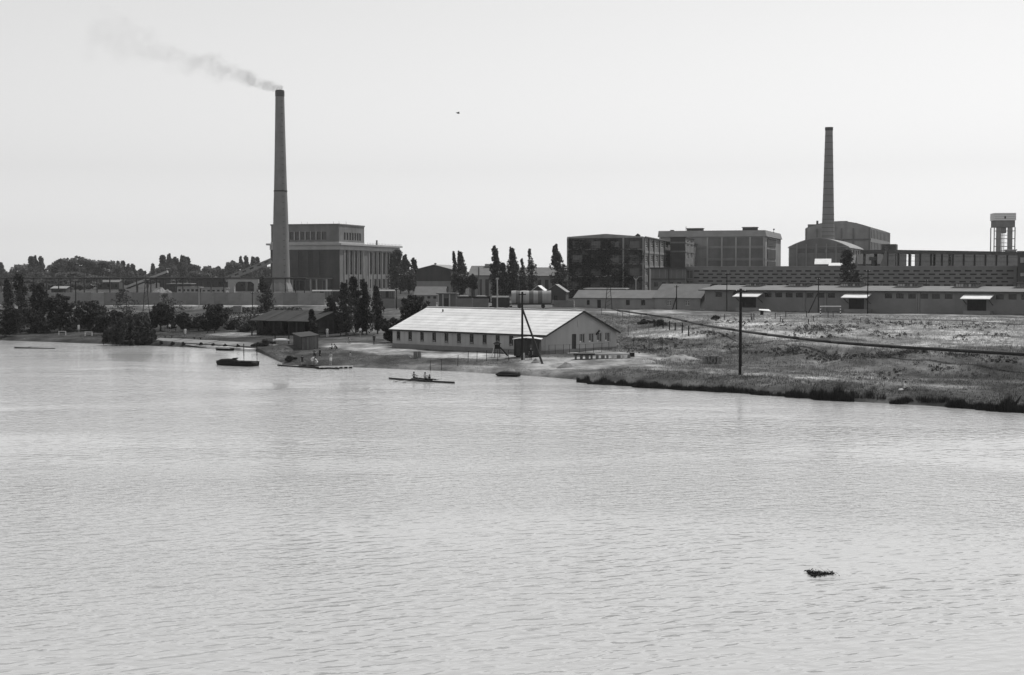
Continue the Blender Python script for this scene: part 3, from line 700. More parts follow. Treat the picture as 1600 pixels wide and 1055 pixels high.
part(t, 'roof', MB().prism([(xa + .02, hp - .3), (-.02, hp - .3), (xa / 2, f.hz(366, xa / 2) - .2)], .5, yb), 'roof_grey')
part(t, 'eave', MB().box(-.4, .35, .5, yb, hp - .02, hp + .25), 'roof_dark')
mb = MB().box(f.xs(991.5), f.xs(998), 2, 3.2, f.hz(372), f.hz(368)); xm = f.xs(994.7)
mb.prism([(f.xs(990.5), f.hz(368)), (f.xs(999), f.hz(368)), (xm, f.hz(364.5))], 1.9, 3.3); part(t, 'roof_vent', mb, 'steel_dark')
# ivy: a plant of its own clinging to the front
rs = np.random.RandomState(5); pts = []
for i in range(30000):
    x = rs.uniform(xa + .2, -.1); z = rs.uniform(0, hp - .5)
    dens = .62 + .9 * noise.noise(Vector((x * .22, z * .28, 1.7))) + .25 * noise.noise(Vector((x * .9, z * .9, 7)))
    dens += -.45 * max(0, (x - xa * .28) / (-xa * .28)) - .12 * max(0, (z - hp * .8) / (hp * .2))
    win = any(a - .1 < x - xa < b + .1 and z0 < z < z1 for z0, z1 in fh for a, b in cols)
    if win: dens -= .42
    if rs.rand() < dens: pts.append((x, -.12 - rs.uniform(0, .32), z))
iv = thing('ivy', 'dark ivy covering most of the four-storey factory front', 'ivy', f.loc, f.th)
part(iv, 'foliage', leaf_mesh('ivy', pts, .22, 'leaf_ivy', seed=3), None)
part(iv, 'stem', MB().tube((xa * .75, -.12, -.3), (xa * .7, -.1, hp * .5), .12, .05, 5).tube((xa * .45, -.12, -.3), (xa * .5, -.1, hp * .6), .12, .05, 5), 'bark')
# stair tower and rear wing
f2 = Fr(1070.5, 523, -13, 4.85); xa2 = f2.xs(1047); ht = f2.hz(371.5); y2 = f2.ys(1084)
t = thing('stair_tower', 'dark brick stair tower joined to the right of the ivy-covered factory', 'tower', f2.loc, f2.th)
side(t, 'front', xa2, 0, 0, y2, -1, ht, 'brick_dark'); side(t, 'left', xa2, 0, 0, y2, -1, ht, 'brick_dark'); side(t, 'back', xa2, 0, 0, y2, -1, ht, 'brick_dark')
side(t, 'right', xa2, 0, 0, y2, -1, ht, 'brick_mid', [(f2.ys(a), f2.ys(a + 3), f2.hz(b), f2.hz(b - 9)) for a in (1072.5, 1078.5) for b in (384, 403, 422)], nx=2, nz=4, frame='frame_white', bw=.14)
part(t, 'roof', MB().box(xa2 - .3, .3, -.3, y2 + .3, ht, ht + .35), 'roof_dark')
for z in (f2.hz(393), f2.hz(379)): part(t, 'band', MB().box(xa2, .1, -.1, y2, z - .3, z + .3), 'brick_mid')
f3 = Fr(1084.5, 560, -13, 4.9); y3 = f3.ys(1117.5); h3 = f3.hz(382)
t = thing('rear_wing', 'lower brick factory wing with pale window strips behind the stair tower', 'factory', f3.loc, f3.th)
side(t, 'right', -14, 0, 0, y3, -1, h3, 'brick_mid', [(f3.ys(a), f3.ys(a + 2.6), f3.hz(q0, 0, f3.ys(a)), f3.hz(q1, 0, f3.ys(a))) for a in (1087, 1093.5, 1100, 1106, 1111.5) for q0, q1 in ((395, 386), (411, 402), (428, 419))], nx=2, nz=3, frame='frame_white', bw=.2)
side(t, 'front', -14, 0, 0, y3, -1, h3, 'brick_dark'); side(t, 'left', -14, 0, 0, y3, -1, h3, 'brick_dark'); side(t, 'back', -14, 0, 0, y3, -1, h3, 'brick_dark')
part(t, 'roof', MB().box(-14.3, .4, -.3, y3 + .3, h3, h3 + .4), 'roof_dark')
part(t, 'hopper_vent', MB().box(.4, 2.6, f3.ys(1088), f3.ys(1094), f3.hz(407), f3.hz(400)).box(1.0, 2.0, f3.ys(1089), f3.ys(1092), f3.hz(420), f3.hz(407)), 'steel_dark')
# link corridor
f = Fr(1071, 446, -8, 4.8); xa = f.xs(1017); h1 = f.hz(420)
t = thing('link_building', 'plain two-storey link building with flat dark roof edge, right of the ivy factory', 'building', f.loc, f.th)
ops = [(f.xs(a) - xa, f.xs(b) - xa, f.hz(c), f.hz(e)) for a, b, c, e in ((1022, 1028, 448, 441), (1034, 1040, 448, 441), (1046, 1052, 448, 441), (1058, 1064, 448, 441))]
shell(t, xa, 0, 0, 7, -1, h1, 'concrete_dark', {'front': ops}); part(t, 'roof_edge', MB().box(xa - .3, .3, -.5, 7.3, h1 - .02, h1 + .4), 'roof_dark')
part(t, 'ledge', MB().box(xa, 0, -.4, -.01, f.hz(437), f.hz(435.5)), 'roof_dark')
for i in range(6): part(t, 'panel_rib', MB().box(xa + (i + .5) * -xa / 6 - .06, xa + (i + .5) * -xa / 6 + .06, -.1, -.01, f.hz(434.5), f.hz(421)), 'concrete')
part(t, 'rainpipe', MB().tube((f.xs(1047), -.3, -.5), (f.xs(1044), -.3, h1), .12, .12, 6), 'steel_dark')

# ---------------------------------------------------------------- big block with pilasters and two roof monitors
f = Fr(1195, 560, -17, 4.9); xa = f.xs(1030); yb = f.ys(1219.5); he = f.hz(369.5); hr = f.hz(359.5)
t = thing('silo_block', 'big windowless grey factory block with pale pilasters and two flat roof monitors', 'factory', f.loc, f.th)
shell(t, xa, 0, 0, yb, -1, he, 'brick_light', {}, roof=None)
part(t, 'roof', MB().add([(xa - .6, -.6, he), (.6, -.6, he), (-.2, 1.1, hr), (xa - .6, 1.1, hr), (-.2, yb, hr), (xa - .6, yb, hr), (.6, yb + .5, he), (xa - .6, yb + .5, he)], [(0, 1, 2, 3), (3, 2, 4, 5), (5, 4, 6, 7), (1, 6, 4, 2), (0, 3, 5, 7)]), mat('roof_slate', .2, .15, .4))
for a in (1030, 1104, 1126.5, 1148.5, 1170.5, 1192): part(t, 'pilaster', MB().box(f.xs(a), f.xs(a + 2.2), -.5, -.02, -1, he - .1), 'concrete_light')
for q in (386, 405): part(t, 'belt_course', MB().box(xa, .06, -.3, -.015, f.hz(q) - .5, f.hz(q) + .5), 'concrete')
for px0, px1 in ((1104.5, 1126), (1128.5, 1148), (1150.5, 1170), (1172.5, 1191.5)):
    for q0, q1 in ((384, 371), (403, 388), (424, 407)): part(t, 'wall_panel', MB().box(f.xs(px0), f.xs(px1), -.12, -.02, f.hz(q0), f.hz(q1)), 'brick_mid')
for q0, q1 in ((384, 372), (404, 389), (425, 408)): part(t, 'wall_panel', MB().box(.02, .25, yb * .12, yb * .62, f.hz(q0), f.hz(q1)), 'brick_dark')
for a, b, q in ((1067, 1092, 355.5), (1155, 1178, 354.5)):
    part(t, 'roof_monitor', MB().box(f.xs(a), f.xs(b), 8, 11, hr - .3, f.hz(q)), 'brick_dark'); part(t, 'monitor_roof', MB().box(f.xs(a - 1), f.xs(b + 1), 7.5, 11.5, f.hz(q), f.hz(q - 1)), 'roof_grey')
part(t, 'stack_head', MB().box(f.xs(1043), f.xs(1048), 5, 7, hr - 1, f.hz(357.5)), 'steel_dark'); part(t, 'ladder', MB().box(f.xs(1066), f.xs(1066.7), 7.2, 7.4, he, f.hz(352)), 'steel_dark')
part(t, 'mast', MB().tube((f.xs(1204), 9, hr - 1), (f.xs(1204), 9, f.hz(357)), .1, .1, 5).box(f.xs(1203), f.xs(1205.5), 8.8, 9.2, f.hz(358.5), f.hz(356.5)), 'steel_dark')

# ---------------------------------------------------------------- perforated concrete wall building
A = Vector((X_at(1071, 452), 452)); Bp = Vector((X_at(1588, 413), 413)); th_ = math.degrees(math.atan2(Bp.y - A.y, Bp.x - A.x))
f = Fr(1588, 413, th_, 4.6); xa = f.xs(1071); h1 = f.hz(416.4)
t = thing('perforated_building', 'very long low building whose concrete front has five staggered rows of narrow slots', 'warehouse', f.loc, f.th)
n_sl = 33; sp_ = -f.xs(1083) / n_sl; sw = sp_ * .64
slots = []
for r_, q in enumerate((423.3, 428.8, 434.6, 440.4, 446)):
    zc_ = f.hz(q); 
    for i in range(n_sl):
        x0 = -xa + f.xs(1083) + (i + (.5 if r_ % 2 else 0)) * sp_ + sp_ * .06
        if x0 + sw < -xa - .6: slots.append((x0, x0 + sw, zc_ - .22, zc_ + .22))
ux, n_ = SIDES['front']; mb = MB()
port = [(f.xs(1072) - xa, f.xs(1082) - xa, f.hz(436), f.hz(422)), (f.xs(1072) - xa, f.xs(1082) - xa, f.hz(444), f.hz(440))]
wall_face(mb, (xa, 0), ux, n_, -xa, -1, h1, slots + port, .45); part(t, 'wall', mb.mesh('wall', mat('slot_wall', .19, .12, .3, streak=.08), fix=False), None)
lv = MB().box(-sw / 2, sw / 2, 0, .05, 0, .44).box(-sw / 2, sw / 2, -.06, -.005, .12, .17).box(-sw / 2, sw / 2, -.06, -.005, .28, .33).mesh('louvre', mat('louvre_slat', .05, .3, 1))
for a in slots: link('louvre', lv, t, (xa + (a[0] + a[1]) / 2, .36, a[2]))
for a in port: pane(t, (xa, 0), ux, n_, a, .4, 'concrete_dark', 'concrete_light', 2, 1)
for s_ in ('left', 'right', 'back'): side(t, s_, xa, 0, 0, 24, -1, h1, 'concrete_dark')
part(t, 'roof', MB().box(xa + .02, -.02, .02, 24, h1 - .5, h1 - .12), 'roof_mid'); part(t, 'coping', MB().box(xa - .05, .05, -.12, .5, h1, h1 + .2), 'concrete')

# ---------------------------------------------------------------- end block at the right edge of the picture
f = Fr(1589, 405, -20, 4.5); xb = f.xs(1690); h1 = f.hz(394.5)
t = thing('end_block', 'dark block with a few pale windows at the right end of the slotted building', 'factory', f.loc, f.th)
shell(t, 0, xb, 0, 18, -1, h1, 'brick_dark', {'front': [(f.xs(a), f.xs(b), f.hz(c), f.hz(e), g) for a, b, c, e, g in ((1593, 1599, 411, 402, 'frame_white'), (1593.5, 1599.5, 432, 426, 'frame_white'), (1590.5, 1599, 451, 444, 'frame_white'), (1606, 1613, 411, 402, 'glass_mid'), (1606, 1613, 432, 426, 'glass_mid'), (1622, 1630, 411, 402, 'glass_mid'))]})
part(t, 'parapet', MB().box(-.2, xb + .2, -.2, .2, h1, h1 + .4), 'concrete_dark')

# ---------------------------------------------------------------- long dark glazed gallery with gaps of sky
A = Vector((X_at(1386, 455), 455)); Bp = Vector((X_at(1590, 500), 500)); th_ = math.degrees(math.atan2(Bp.y - A.y, Bp.x - A.x))
f = Fr(1386, 455, th_, 4.8); xb = f.xs(1592); h1 = f.hz(390.3)
t = thing('glazed_gallery', 'long dark upper gallery with sky showing through a few open bays, above the slotted wall', 'gallery', f.loc, f.th)
part(t, 'lower_storey', MB().box(0, xb, 0, 10, -1, f.hz(416)), 'brick_dark')
part(t, 'roof', MB().box(-.3, xb + .3, -.5, 10.5, f.hz(396), h1), 'brick_dark')
nb = 12; gaps = {}
zb, ztp = f.hz(416), f.hz(396)
edges = [f.xs(1386 + (1590 - 1386) * i / nb) for i in range(nb + 1)]
openw = {1: (.75, .95), 2: (.2, .55), 4: (.2, .42), 5: (.6, .85), 0: (.7, .8)}
for i in range(nb):
    a, b = edges[i], edges[i + 1]
    part(t, 'column', MB().box(a - .15, a + .15, -.3, .3, zb, ztp), 'frame_dark')
    o = openw.get(i)
    for yy, nm in ((0, 'glazing'), (9.6, 'back_glazing')):
        segs = [(a + .15, b - .15)] if o is None else [(a + .15, a + (b - a) * o[0]), (a + (b - a) * o[1], b - .15)]
        if yy > 0 and o is not None:
            segs = [(a + .15, max(a + .2, a + (b - a) * o[0] - 2.6)), (a + (b - a) * o[1] + 2.6, b - .15)]
        for s0, s1 in segs:
            if s1 - s0 > .1: part(t, nm, MB().box(s0, s1, yy, yy + .2, zb, ztp), 'glass_mid' if yy == 0 else 'glass_dark')
for q in (400, 408): part(t, 'rail', MB().box(0, xb, -.08, -.01, f.hz(q), f.hz(q) + .12), 'frame_dark')
part(t, 'end_brace', MB().prism([(-.4, zb), (0, zb), (0, ztp + .8), (-.4, ztp + .8), (f.xs(1376.5), zb)], 0, .6), 'concrete_dark')

# ---------------------------------------------------------------- arched and stepped buildings round the second chimney
f = Fr(1359.5, 600, -20, 4.95); xa = f.xs(1257.5); yb = f.ys(1390); he = f.hz(356.5); hr = f.hz(346.5, xa / 2)
t = thing('arched_block', 'tall factory block with shallow arched roof and striped right side behind the banded chimney', 'factory', f.loc, f.th)
N_ = 10; arch = [(xa * i / N_, he + (hr - he) * (1 - ((i / N_) * 2 - 1) ** 2)) for i in range(N_ + 1)]
side(t, 'front', xa, 0, 0, yb, -1, he, 'brick_light'); side(t, 'left', xa, 0, 0, yb, -1, he, 'brick_light'); side(t, 'back', xa, 0, 0, yb, -1, he, 'brick_light')
ops = []
y_ = [yb * i / 14 for i in range(15)]
for i in range(14):
    for q0, q1 in ((372, 358), (394, 378), (412, 398)): ops.append((y_[i] + yb * .018, y_[i + 1] - yb * .012, f.hz(q0), f.hz(q1)))
side(t, 'right', xa, 0, 0, yb, -1, he, 'concrete', ops, th=.5, nx=1, nz=5, glass='glass_mid', frame='frame_dark')
part(t, 'arched_gable', MB().prism([(xa, he)] + [(0, he)] + arch[1:-1] , -.05, .35), 'brick_light')
part(t, 'roof', MB().prism([(0, he - .3)] + [(x, z + .25) for x, z in arch] + [(xa, he - .3)], .35, yb), 'roof_grey')
for a in (1257.5, 1275, 1313, 1331.5, 1356.5): part(t, 'pilaster', MB().box(f.xs(a), f.xs(a + 2), -.5, -.06, -1, he - .02), 'brick_mid')
part(t, 'belt_course', MB().box(xa, .05, -.35, -.055, f.hz(375), f.hz(373)), 'concrete_dark')
for a, b, q in ((1308, 1321, 344.5), (1321.5, 1335, 347.5), (1336, 1343, 350.5)): part(t, 'roof_box', MB().box(f.xs(a), f.xs(b), 3, 7, he, f.hz(q)), 'brick_mid')
part(t, 'stair_head', MB().box(f.xs(1259), f.xs(1281), 4, 9, he - .5, f.hz(349)), 'brick_mid')
part(t, 'vent_stack', MB().tube((f.xs(1274.5), 3, he), (f.xs(1274.5), 3, f.hz(343.5)), .5, .45, 8), 'concrete_dark')
f = Fr(1399, 560, -20, 4.9); t = thing('lean_to', 'small dark box-like annex at the right foot of the arched block', 'annex', f.loc, f.th)
shell(t, f.xs(1376), 0, 0, 8, -1, f.hz(381.5), 'brick_dark', {'front': [(1, 2.6, f.hz(391), f.hz(384))]}); 
f = Fr(1325, 520, -20, 4.85); xa = f.xs(1232); yb = f.ys(1347); he = f.hz(386); hr = f.hz(372, xa / 2)
t = thing('arched_hall', 'lower hall with rounded gable front below the banded chimney', 'industrial hall', f.loc, f.th)
arch = [(xa * i / N_, he + (hr - he) * (1 - abs((i / N_) * 2 - 1) ** 1.7)) for i in range(N_ + 1)]
ops = [(f.xs(a) - xa, f.xs(b) - xa, f.hz(395), f.hz(389.5)) for a, b in ((1246, 1257), (1261, 1272), (1277, 1288), (1292, 1303), (1308, 1319))]
side(t, 'front', xa, 0, 0, yb, -1, he, 'brick_mid', ops, th=.3, nx=4, nz=2, glass='glass_mid'); 
for s_ in ('left', 'back'): side(t, s_, xa, 0, 0, yb, -1, he, 'brick_mid')
side(t, 'right', xa, 0, 0, yb, -1, he, 'brick_light', [(yb * .15 + i * yb * .17, yb * .24 + i * yb * .17, f.hz(398), f.hz(390)) for i in range(5)])
part(t, 'arched_gable', MB().prism([(xa, he), (0, he)] + arch[1:-1], -.03, .3), 'brick_mid')
part(t, 'roof', MB().prism([(.5, he - .3)] + [(x * 1.01, z + .2) for x, z in arch] + [(xa - .5, he - .3)], .3, yb), 'roof_mid')
for a in (1232, 1244, 1258.5, 1274, 1290, 1305, 1322): part(t, 'pilaster', MB().box(f.xs(a), f.xs(a + 1.6), -.3, -.04, -1, he + (.0 if a in (1232, 1322) else 1.2)), 'brick_light')
part(t, 'belt_course', MB().box(xa, 0, -.25, -.035, f.hz(386.3), f.hz(385.2)), 'concrete')
for i, (a, b, q0, q1, Y) in enumerate(((1273, 1297, 413, 405, 480), (1295, 1316, 415.5, 411.5, 476))):
    f = Fr(b, Y, -14, 4.8); xa = f.xs(a); t = thing('bright_roof_shed', ('shed with bright sunlit roof just above the slotted wall, left of the poplar', 'lower shed with bright roof touching the poplar above the slotted wall')[i], 'shed', f.loc, f.th)
    gable_house(t, xa, 0, 0, 8, f.hz(q0), f.hz(q1, xa / 2, 4), 'brick_mid', 'roof_pale', 'x', .2)
f = Fr(1380, 478, -10, 4.8); t = thing('low_hall', 'low grey hall with pale roof line right of the poplar', 'industrial hall', f.loc, f.th)
xa = f.xs(1340); gable_house(t, xa, 0, 0, 12, f.hz(413), f.hz(398, xa / 2, 6), 'brick_mid', 'roof_dark', 'x', .2)
f = Fr(1363, 448, 0, 4.7); t = thing('roof_ventilator', 'dark T-shaped ventilator head above the slotted wall', 'ventilator', f.loc)
part(t, 'pipe', MB().tube((0, 0, -1), (0, 0, f.hz(407)), .55, .5, 10), 'steel_dark'); part(t, 'hood', MB().box(-1.0, 1.0, -1, 1, f.hz(407), f.hz(401.5)), 'steel_dark')
# banded chimney
cf = Fr(1292.8, 560, 0, 4.9); ct = cf.hz(199.5); k = 560 / F
ch2 = thing('banded_chimney', 'brick chimney with dark iron bands, no smoke, rising behind the arched hall', 'chimney', cf.loc)
rr = lambda z: (12.0 + (5.6 - 12.0) * (z / ct)) * k
part(ch2, 'shaft', MB().lathe([(rr(z), z) for z in [ct * i / 20 - .5 for i in range(21)]], 32), 'chimney_brick', True)
part(ch2, 'cap', MB().lathe([(rr(ct - 1), ct - 1.2), (rr(ct) + .15, ct - 1.0), (rr(ct) + .15, ct + .1), (rr(ct) - .5, ct + .1), (rr(ct) - .5, ct - 1)], 32), 'soot')
for q in (213, 223, 233.5, 244, 254, 264, 274, 284.5, 295, 305, 315, 325, 335.5, 343, 349, 356, 362.5, 369, 376, 384):
    z = cf.hz(q); part(ch2, 'iron_band', MB().lathe([(rr(z) - .02, z - .1), (rr(z) + .05, z - .09), (rr(z) + .05, z + .09), (rr(z) - .03, z + .1)], 32), 'rust')

# ---------------------------------------------------------------- water tower
f = Fr(1565.5, 700, -8, 5.0); k = 700 / F
t = thing('water_tower', 'box-shaped water tower with white top on open framed legs at far right', 'water tower', f.loc, f.th)
hw = 16.3 * k
part(t, 'tank_top', MB().box(-hw, hw, -hw, hw, f.hz(345), f.hz(333.5)), 'paint_white'); part(t, 'tank_base', MB().box(-hw * .93, hw * .93, -hw * .93, hw * .93, f.hz(355.5), f.hz(345)), 'brick_mid')
part(t, 'emblem', MB().box(-.35, .35, -hw - .12, -hw - .01, f.hz(342.5), f.hz(338.5)), 'steel_dark')
for q in (336.5, 339.5, 342.3): part(t, 'board_line', MB().box(-hw - .02, hw + .02, -hw - .04, -hw + .1, f.hz(q), f.hz(q) + .12), 'concrete')
for s_ in (-1, 1): part(t, 'leg', MB().box(s_ * hw * .52 - hw * .22, s_ * hw * .52 + hw * .22, -hw * .8, -hw * .6, -1, f.hz(355.6)), 'concrete')
for s_ in (-1, 1):
    part(t, 'leg', MB().box(s_ * hw * .95 - .22, s_ * hw * .95 + .22, -hw * .9, -hw * .8, -1, f.hz(355.6)), 'concrete'); part(t, 'leg', MB().box(s_ * hw * .95 - .22, s_ * hw * .95 + .22, hw * .8, hw * .9, -1, f.hz(355.6)), 'concrete')
part(t, 'core', MB().box(-.5, -.15, -.3, .3, -1, f.hz(355.6)), 'concrete')
part(t, 'core', MB().box(.5, .75, .2, .6, -1, f.hz(355.6)), 'concrete')
part(t, 'tank_funnel', MB().box(-hw * .2, hw * .2, -hw * .6, hw * .6, f.hz(364.5), f.hz(355.7)), 'concrete')
for q in (362, 374, 386, 398): part(t, 'brace', MB().box(-hw, hw, -hw * .88, -hw * .82, f.hz(q), f.hz(q) + .35), 'concrete'); 
for q in (368, 380, 392): part(t, 'platform', MB().box(-hw * .55, hw * .5, -hw * .2, hw * .2, f.hz(q), f.hz(q) + .2), 'concrete')
f = Fr(1587, 640, -8, 5.0); t = thing('tower_annex', 'pale flat roof just right of the water tower foot', 'building', f.loc, f.th); shell(t, f.xs(1573), 0, 0, 6, -1, f.hz(391.5), 'concrete', {'front': [(1, 2.2, f.hz(399), f.hz(395))]}); part(t, 'roof_slab', MB().box(f.xs(1572), .3, -.4, 6.4, f.hz(391.5) + .01, f.hz(389.8)), 'concrete_light')

# ---------------------------------------------------------------- long warehouse on the right
A = Vector((X_at(1101, 345), 345)); Bp = Vector((X_at(1600, 304), 304)); th_ = math.degrees(math.atan2(Bp.y - A.y, Bp.x - A.x))
f = Fr(1101, 345, th_, 3.95); xb = f.xs(1700); he = f.hz(453.5); TH_W = th_
WF = f
t = thing('long_warehouse', 'very long single-storey warehouse with small high windows and three bright door canopies', 'warehouse', f.loc, f.th)
doors = ((1158, 1181), (1326, 1350), (1511, 1541))
wins = []
for px_ in [1123] + [1150.5, 1200, 1216.5, 1233, 1249, 1265.5, 1282.5, 1299, 1388, 1406, 1425, 1444, 1462.5, 1482, 1562, 1582, 1602, 1622]:
    x = f.xs(px_); wins.append((x - .85, x + .85, he - 1.55, he - .45))
dops = []
for a, b in doors: dops.append((f.xs(a), f.xs(b), .9, he - 1.5))
mbw = MB(); wall_face(mbw, (0, 0), (1, 0), (0, -1), xb, -1, he, wins + dops, .35); part(t, 'wall', mbw.mesh('wall', mat('warehouse_wall', .21, .14, .35, streak=.08, detail=9), fix=False), None)
for a in wins: pane(t, (0, 0), (1, 0), (0, -1), a, .28, 'glass_dark', 'frame_dark', 3, 2)
for a in dops: pane(t, (0, 0), (1, 0), (0, -1), a, .3, 'wood_dark', 'frame_dark', 4, 2, 'door', .12)
side(t, 'left', 0, xb, 0, 18, -1, he, 'warehouse_wall'); side(t, 'right', 0, xb, 0, 18, -1, he, 'warehouse_wall'); side(t, 'back', 0, xb, 0, 18, -1, he, 'warehouse_wall')
zr_ = f.hz(451.2, 0, 9); 
part(t, 'roof', MB().add([(-1.2, -.9, he), (xb + 1, -.9, he), (xb + 1, 9, zr_ + .7), (-1.2, 9, zr_ + .7), (xb + 1, 18.9, he), (-1.2, 18.9, he), (-1.2, -.9, he + .16), (xb + 1, -.9, he + .16), (xb + 1, 9, zr_ + .9), (-1.2, 9, zr_ + .9), (xb + 1, 18.9, he + .16), (-1.2, 18.9, he + .16)],
     [(6, 7, 8, 9), (9, 8, 10, 11), (0, 1, 7, 6), (4, 5, 11, 10), (0, 6, 9, 11, 5, 3), (1, 2, 4, 10, 8, 7), (0, 3, 2, 1), (3, 5, 4, 2)]), mat('roof_felt', .17, .15, .6, streak=.05))
part(t, 'gutter', MB().box(-1.2, xb + 1, -1.08, -.92, he - .12, he + .1), 'roof_dark')
for a in (1257, 1290, 1433, 1436): part(t, 'pilaster', MB().box(f.xs(a) - .15, f.xs(a) + .15, -.25, -.01, -1, he - .1), 'concrete')
for a, b in ((1166, 1186), (1232, 1261), (1314, 1343), (1402, 1433), (1493, 1525), (1589, 1600)):
    y0 = 6.5; xa, xe = f.xs(a, y0), f.xs(b, y0); zb = he + .16 + (zr_ + .74 - he) * (y0 + .9) / 9.9 - .1; zt_ = f.hz(442.8, xa, y0)
    mo = part(t, 'roof_monitor', MB().box(xa, xe, y0, y0 + 4, zb, zt_), 'concrete')
    n_p = 8
    for i in range(n_p):
        x0 = xa + (xe - xa) * i / n_p; part(mo, 'pane', MB().box(x0 + .08, x0 + (xe - xa) / n_p - .08, y0 - .06, y0 - .005, zb + .3, zt_ - .1), 'frame_white' if i in (0, 1, 2, 5) else 'glass_mid')
    part(mo, 'monitor_roof', MB().box(xa - .8, xe + .8, y0 - .7, y0 + 4.7, zt_, zt_ + .18), 'roof_dark')
for a, b in doors:
    x0, x1 = f.xs(a - 3), f.xs(b + 13); zc_ = he - 1.0
    part(t, 'canopy', MB().add([(x0, -4.0, zc_ - .5), (x1, -4.0, zc_ - .5), (x1, -.02, zc_ + .45), (x0, -.02, zc_ + .45), (x0, -4.0, zc_ - .36), (x1, -4.0, zc_ - .36), (x1, -.02, zc_ + .59), (x0, -.02, zc_ + .59)], [(3, 2, 1, 0), (4, 5, 6, 7), (0, 1, 5, 4), (1, 2, 6, 5), (2, 3, 7, 6), (3, 0, 4, 7)]), 'roof_pale')
    part(t, 'loading_dock', MB().box(x0 + .3, x1 - .3, -2.6, -.02, -1, .88), 'concrete')
    part(t, 'canopy_strut', MB().bar((x0 + .4, -3.6, zc_ - .45), (x0 + .4, -.03, zc_ - 1.8), .12), 'steel_dark'); part(t, 'canopy_strut', MB().bar((x1 - .4, -3.6, zc_ - .45), (x1 - .4, -.03, zc_ - 1.8), .12), 'steel_dark')
# the two lower houses left of it
f = Fr(1094, 349, -31, 4.0); xa = f.xs(1023); he = f.hz(465)
t = thing('row_house', 'one-storey house with large grey roof and two pale-framed windows beside the long warehouse', 'house', f.loc, f.th)
gable_house(t, xa, 0, 0, 11, he, f.hz(444.5, xa / 2, 5.5), 'brick_light', 'roof_grey', 'x', .5, {'front': [(f.xs(a) - xa - .65, f.xs(a) - xa + .65, 1.0, 2.2) for a in (1045, 1073.5)]}, frame='frame_white', bw=.12)
f = Fr(1023, 356, -20, 4.05); xa = f.xs(898); he = f.hz(466)
t = thing('low_long_house', 'long low one-storey building with grey roof in front of the ivy factory', 'house', f.loc, f.th)
gable_house(t, xa, 0, 0, 9, he, f.hz(454.2, xa / 2, 4.5), 'brick_light', 'roof_grey', 'x', .4, {'front': [(f.xs(a) - xa - w / 2, f.xs(a) - xa + w / 2, z0, z1) for a, w, z0, z1 in ((919, .8, .9, 2.1), (936, 1.0, 0.1, 2.2), (981, 1.0, .9, 2.2), (1003.5, .55, .9, 2.2), (1006.5, .55, .9, 2.2))]}, nx=1, nz=2)
f = Fr(976, 384, -12, 4.2); xa = f.xs(914); t = thing('rear_shed', 'shed with pale flat roof edge just behind the long low building', 'shed', f.loc, f.th)
shell(t, xa, 0, 0, 6, -1, f.hz(452), 'concrete', {'front': [(2, 3, 1, 2)]}); part(t, 'roof_slab', MB().box(xa - .4, .4, -.5, 6.5, f.hz(452) + .01, f.hz(450.6)), 'concrete_light')
# ================================================================ BOATHOUSE
f = Fr(852.5, 204.6, -42.5, 1.3)
xa = f.xs(613.5, 0, 2); Wd = f.ys(963, 0, 2); he = f.hz(523.0); hr = f.hz(486.5, 0, Wd / 2)
BH = thing('boathouse', 'long white-roofed rendered boathouse with a row of narrow windows by the water', 'boathouse', f.loc, f.th)
nb = 12; bay = -xa / nb
wz0, wz1 = he - 1.82, he - .36
ops = [(bay * (i + .5) - .42, bay * (i + .5) + .42, wz0, wz1) for i in range(nb)]
for i in range(nb):
    mb = MB(); a = ops[i]; x0 = xa + bay * i
    wall_face(mb, (x0 + .012, 0), (1, 0), (0, -1), bay - .024, .55, he, [(a[0] - bay * i - .012, a[1] - bay * i - .012, wz0, wz1)], .22)
    part(BH, 'wall_panel', mb.mesh('wall_panel', 'plaster', fix=False), None)
    w = pane(BH, (xa, 0), (1, 0), (0, -1), a, .17, 'glass_dark', 'frame_dark', 2, 3, bw=.06)
    part(w, 'sill', MB().box(-.5, .5, -.28, -.06, -.1, -.01), 'plaster')
    part(w, 'lower_light', MB().box(-.4, .1, -.07, -.03, .08, .26), 'concrete')
part(BH, 'backing_wall', MB().box(xa + .3, -.3, .3, .4, -.5, he - .05), 'concrete_dark')
part(BH, 'plinth', MB().box(xa - .04, .05, -.05, Wd + .04, -.8, .54), 'plinth')
dy = [f.ys(a, 0, 2) for a in (897, 910, 924.3, 936.7, 949.6)]
gops = [(dy[0] - .5, dy[0] + .5, .56, 2.75)] + [(y - .62, y + .62, 1.35, 2.75) for y in dy[1:]]
mb = MB(); wall_face(mb, (0, 0), (0, 1), (1, 0), Wd, .55, he, gops, .22); mb.add([(0, 0, he), (0, Wd, he), (0, Wd / 2, hr)], [(0, 1, 2)])
part(BH, 'gable_wall', mb.mesh('gable_wall', 'plaster', fix=False), None)
pane(BH, (0, 0), (0, 1), (1, 0), gops[0], .15, 'wood_dark', 'frame_dark', 1, 1, 'door')
for a in gops[1:]:
    w = pane(BH, (0, 0), (0, 1), (1, 0), a, .17, 'glass_dark', 'frame_white', 3, 1, bw=.07); part(w, 'lower_light', MB().box(-.6, -.12, -.09, -.055, .1, .3), 'paint_white')
side(BH, 'left', xa, 0, 0, Wd, -.5, he, 'plaster'); side(BH, 'back', xa, 0, 0, Wd, -.5, he, 'plaster')
part(BH, 'gable', MB().add([(xa, 0, he), (xa, Wd, he), (xa, Wd / 2, hr)], [(0, 1, 2)]), 'plaster')
over = .45; nC = 9; sl = (hr - he) / (Wd / 2)
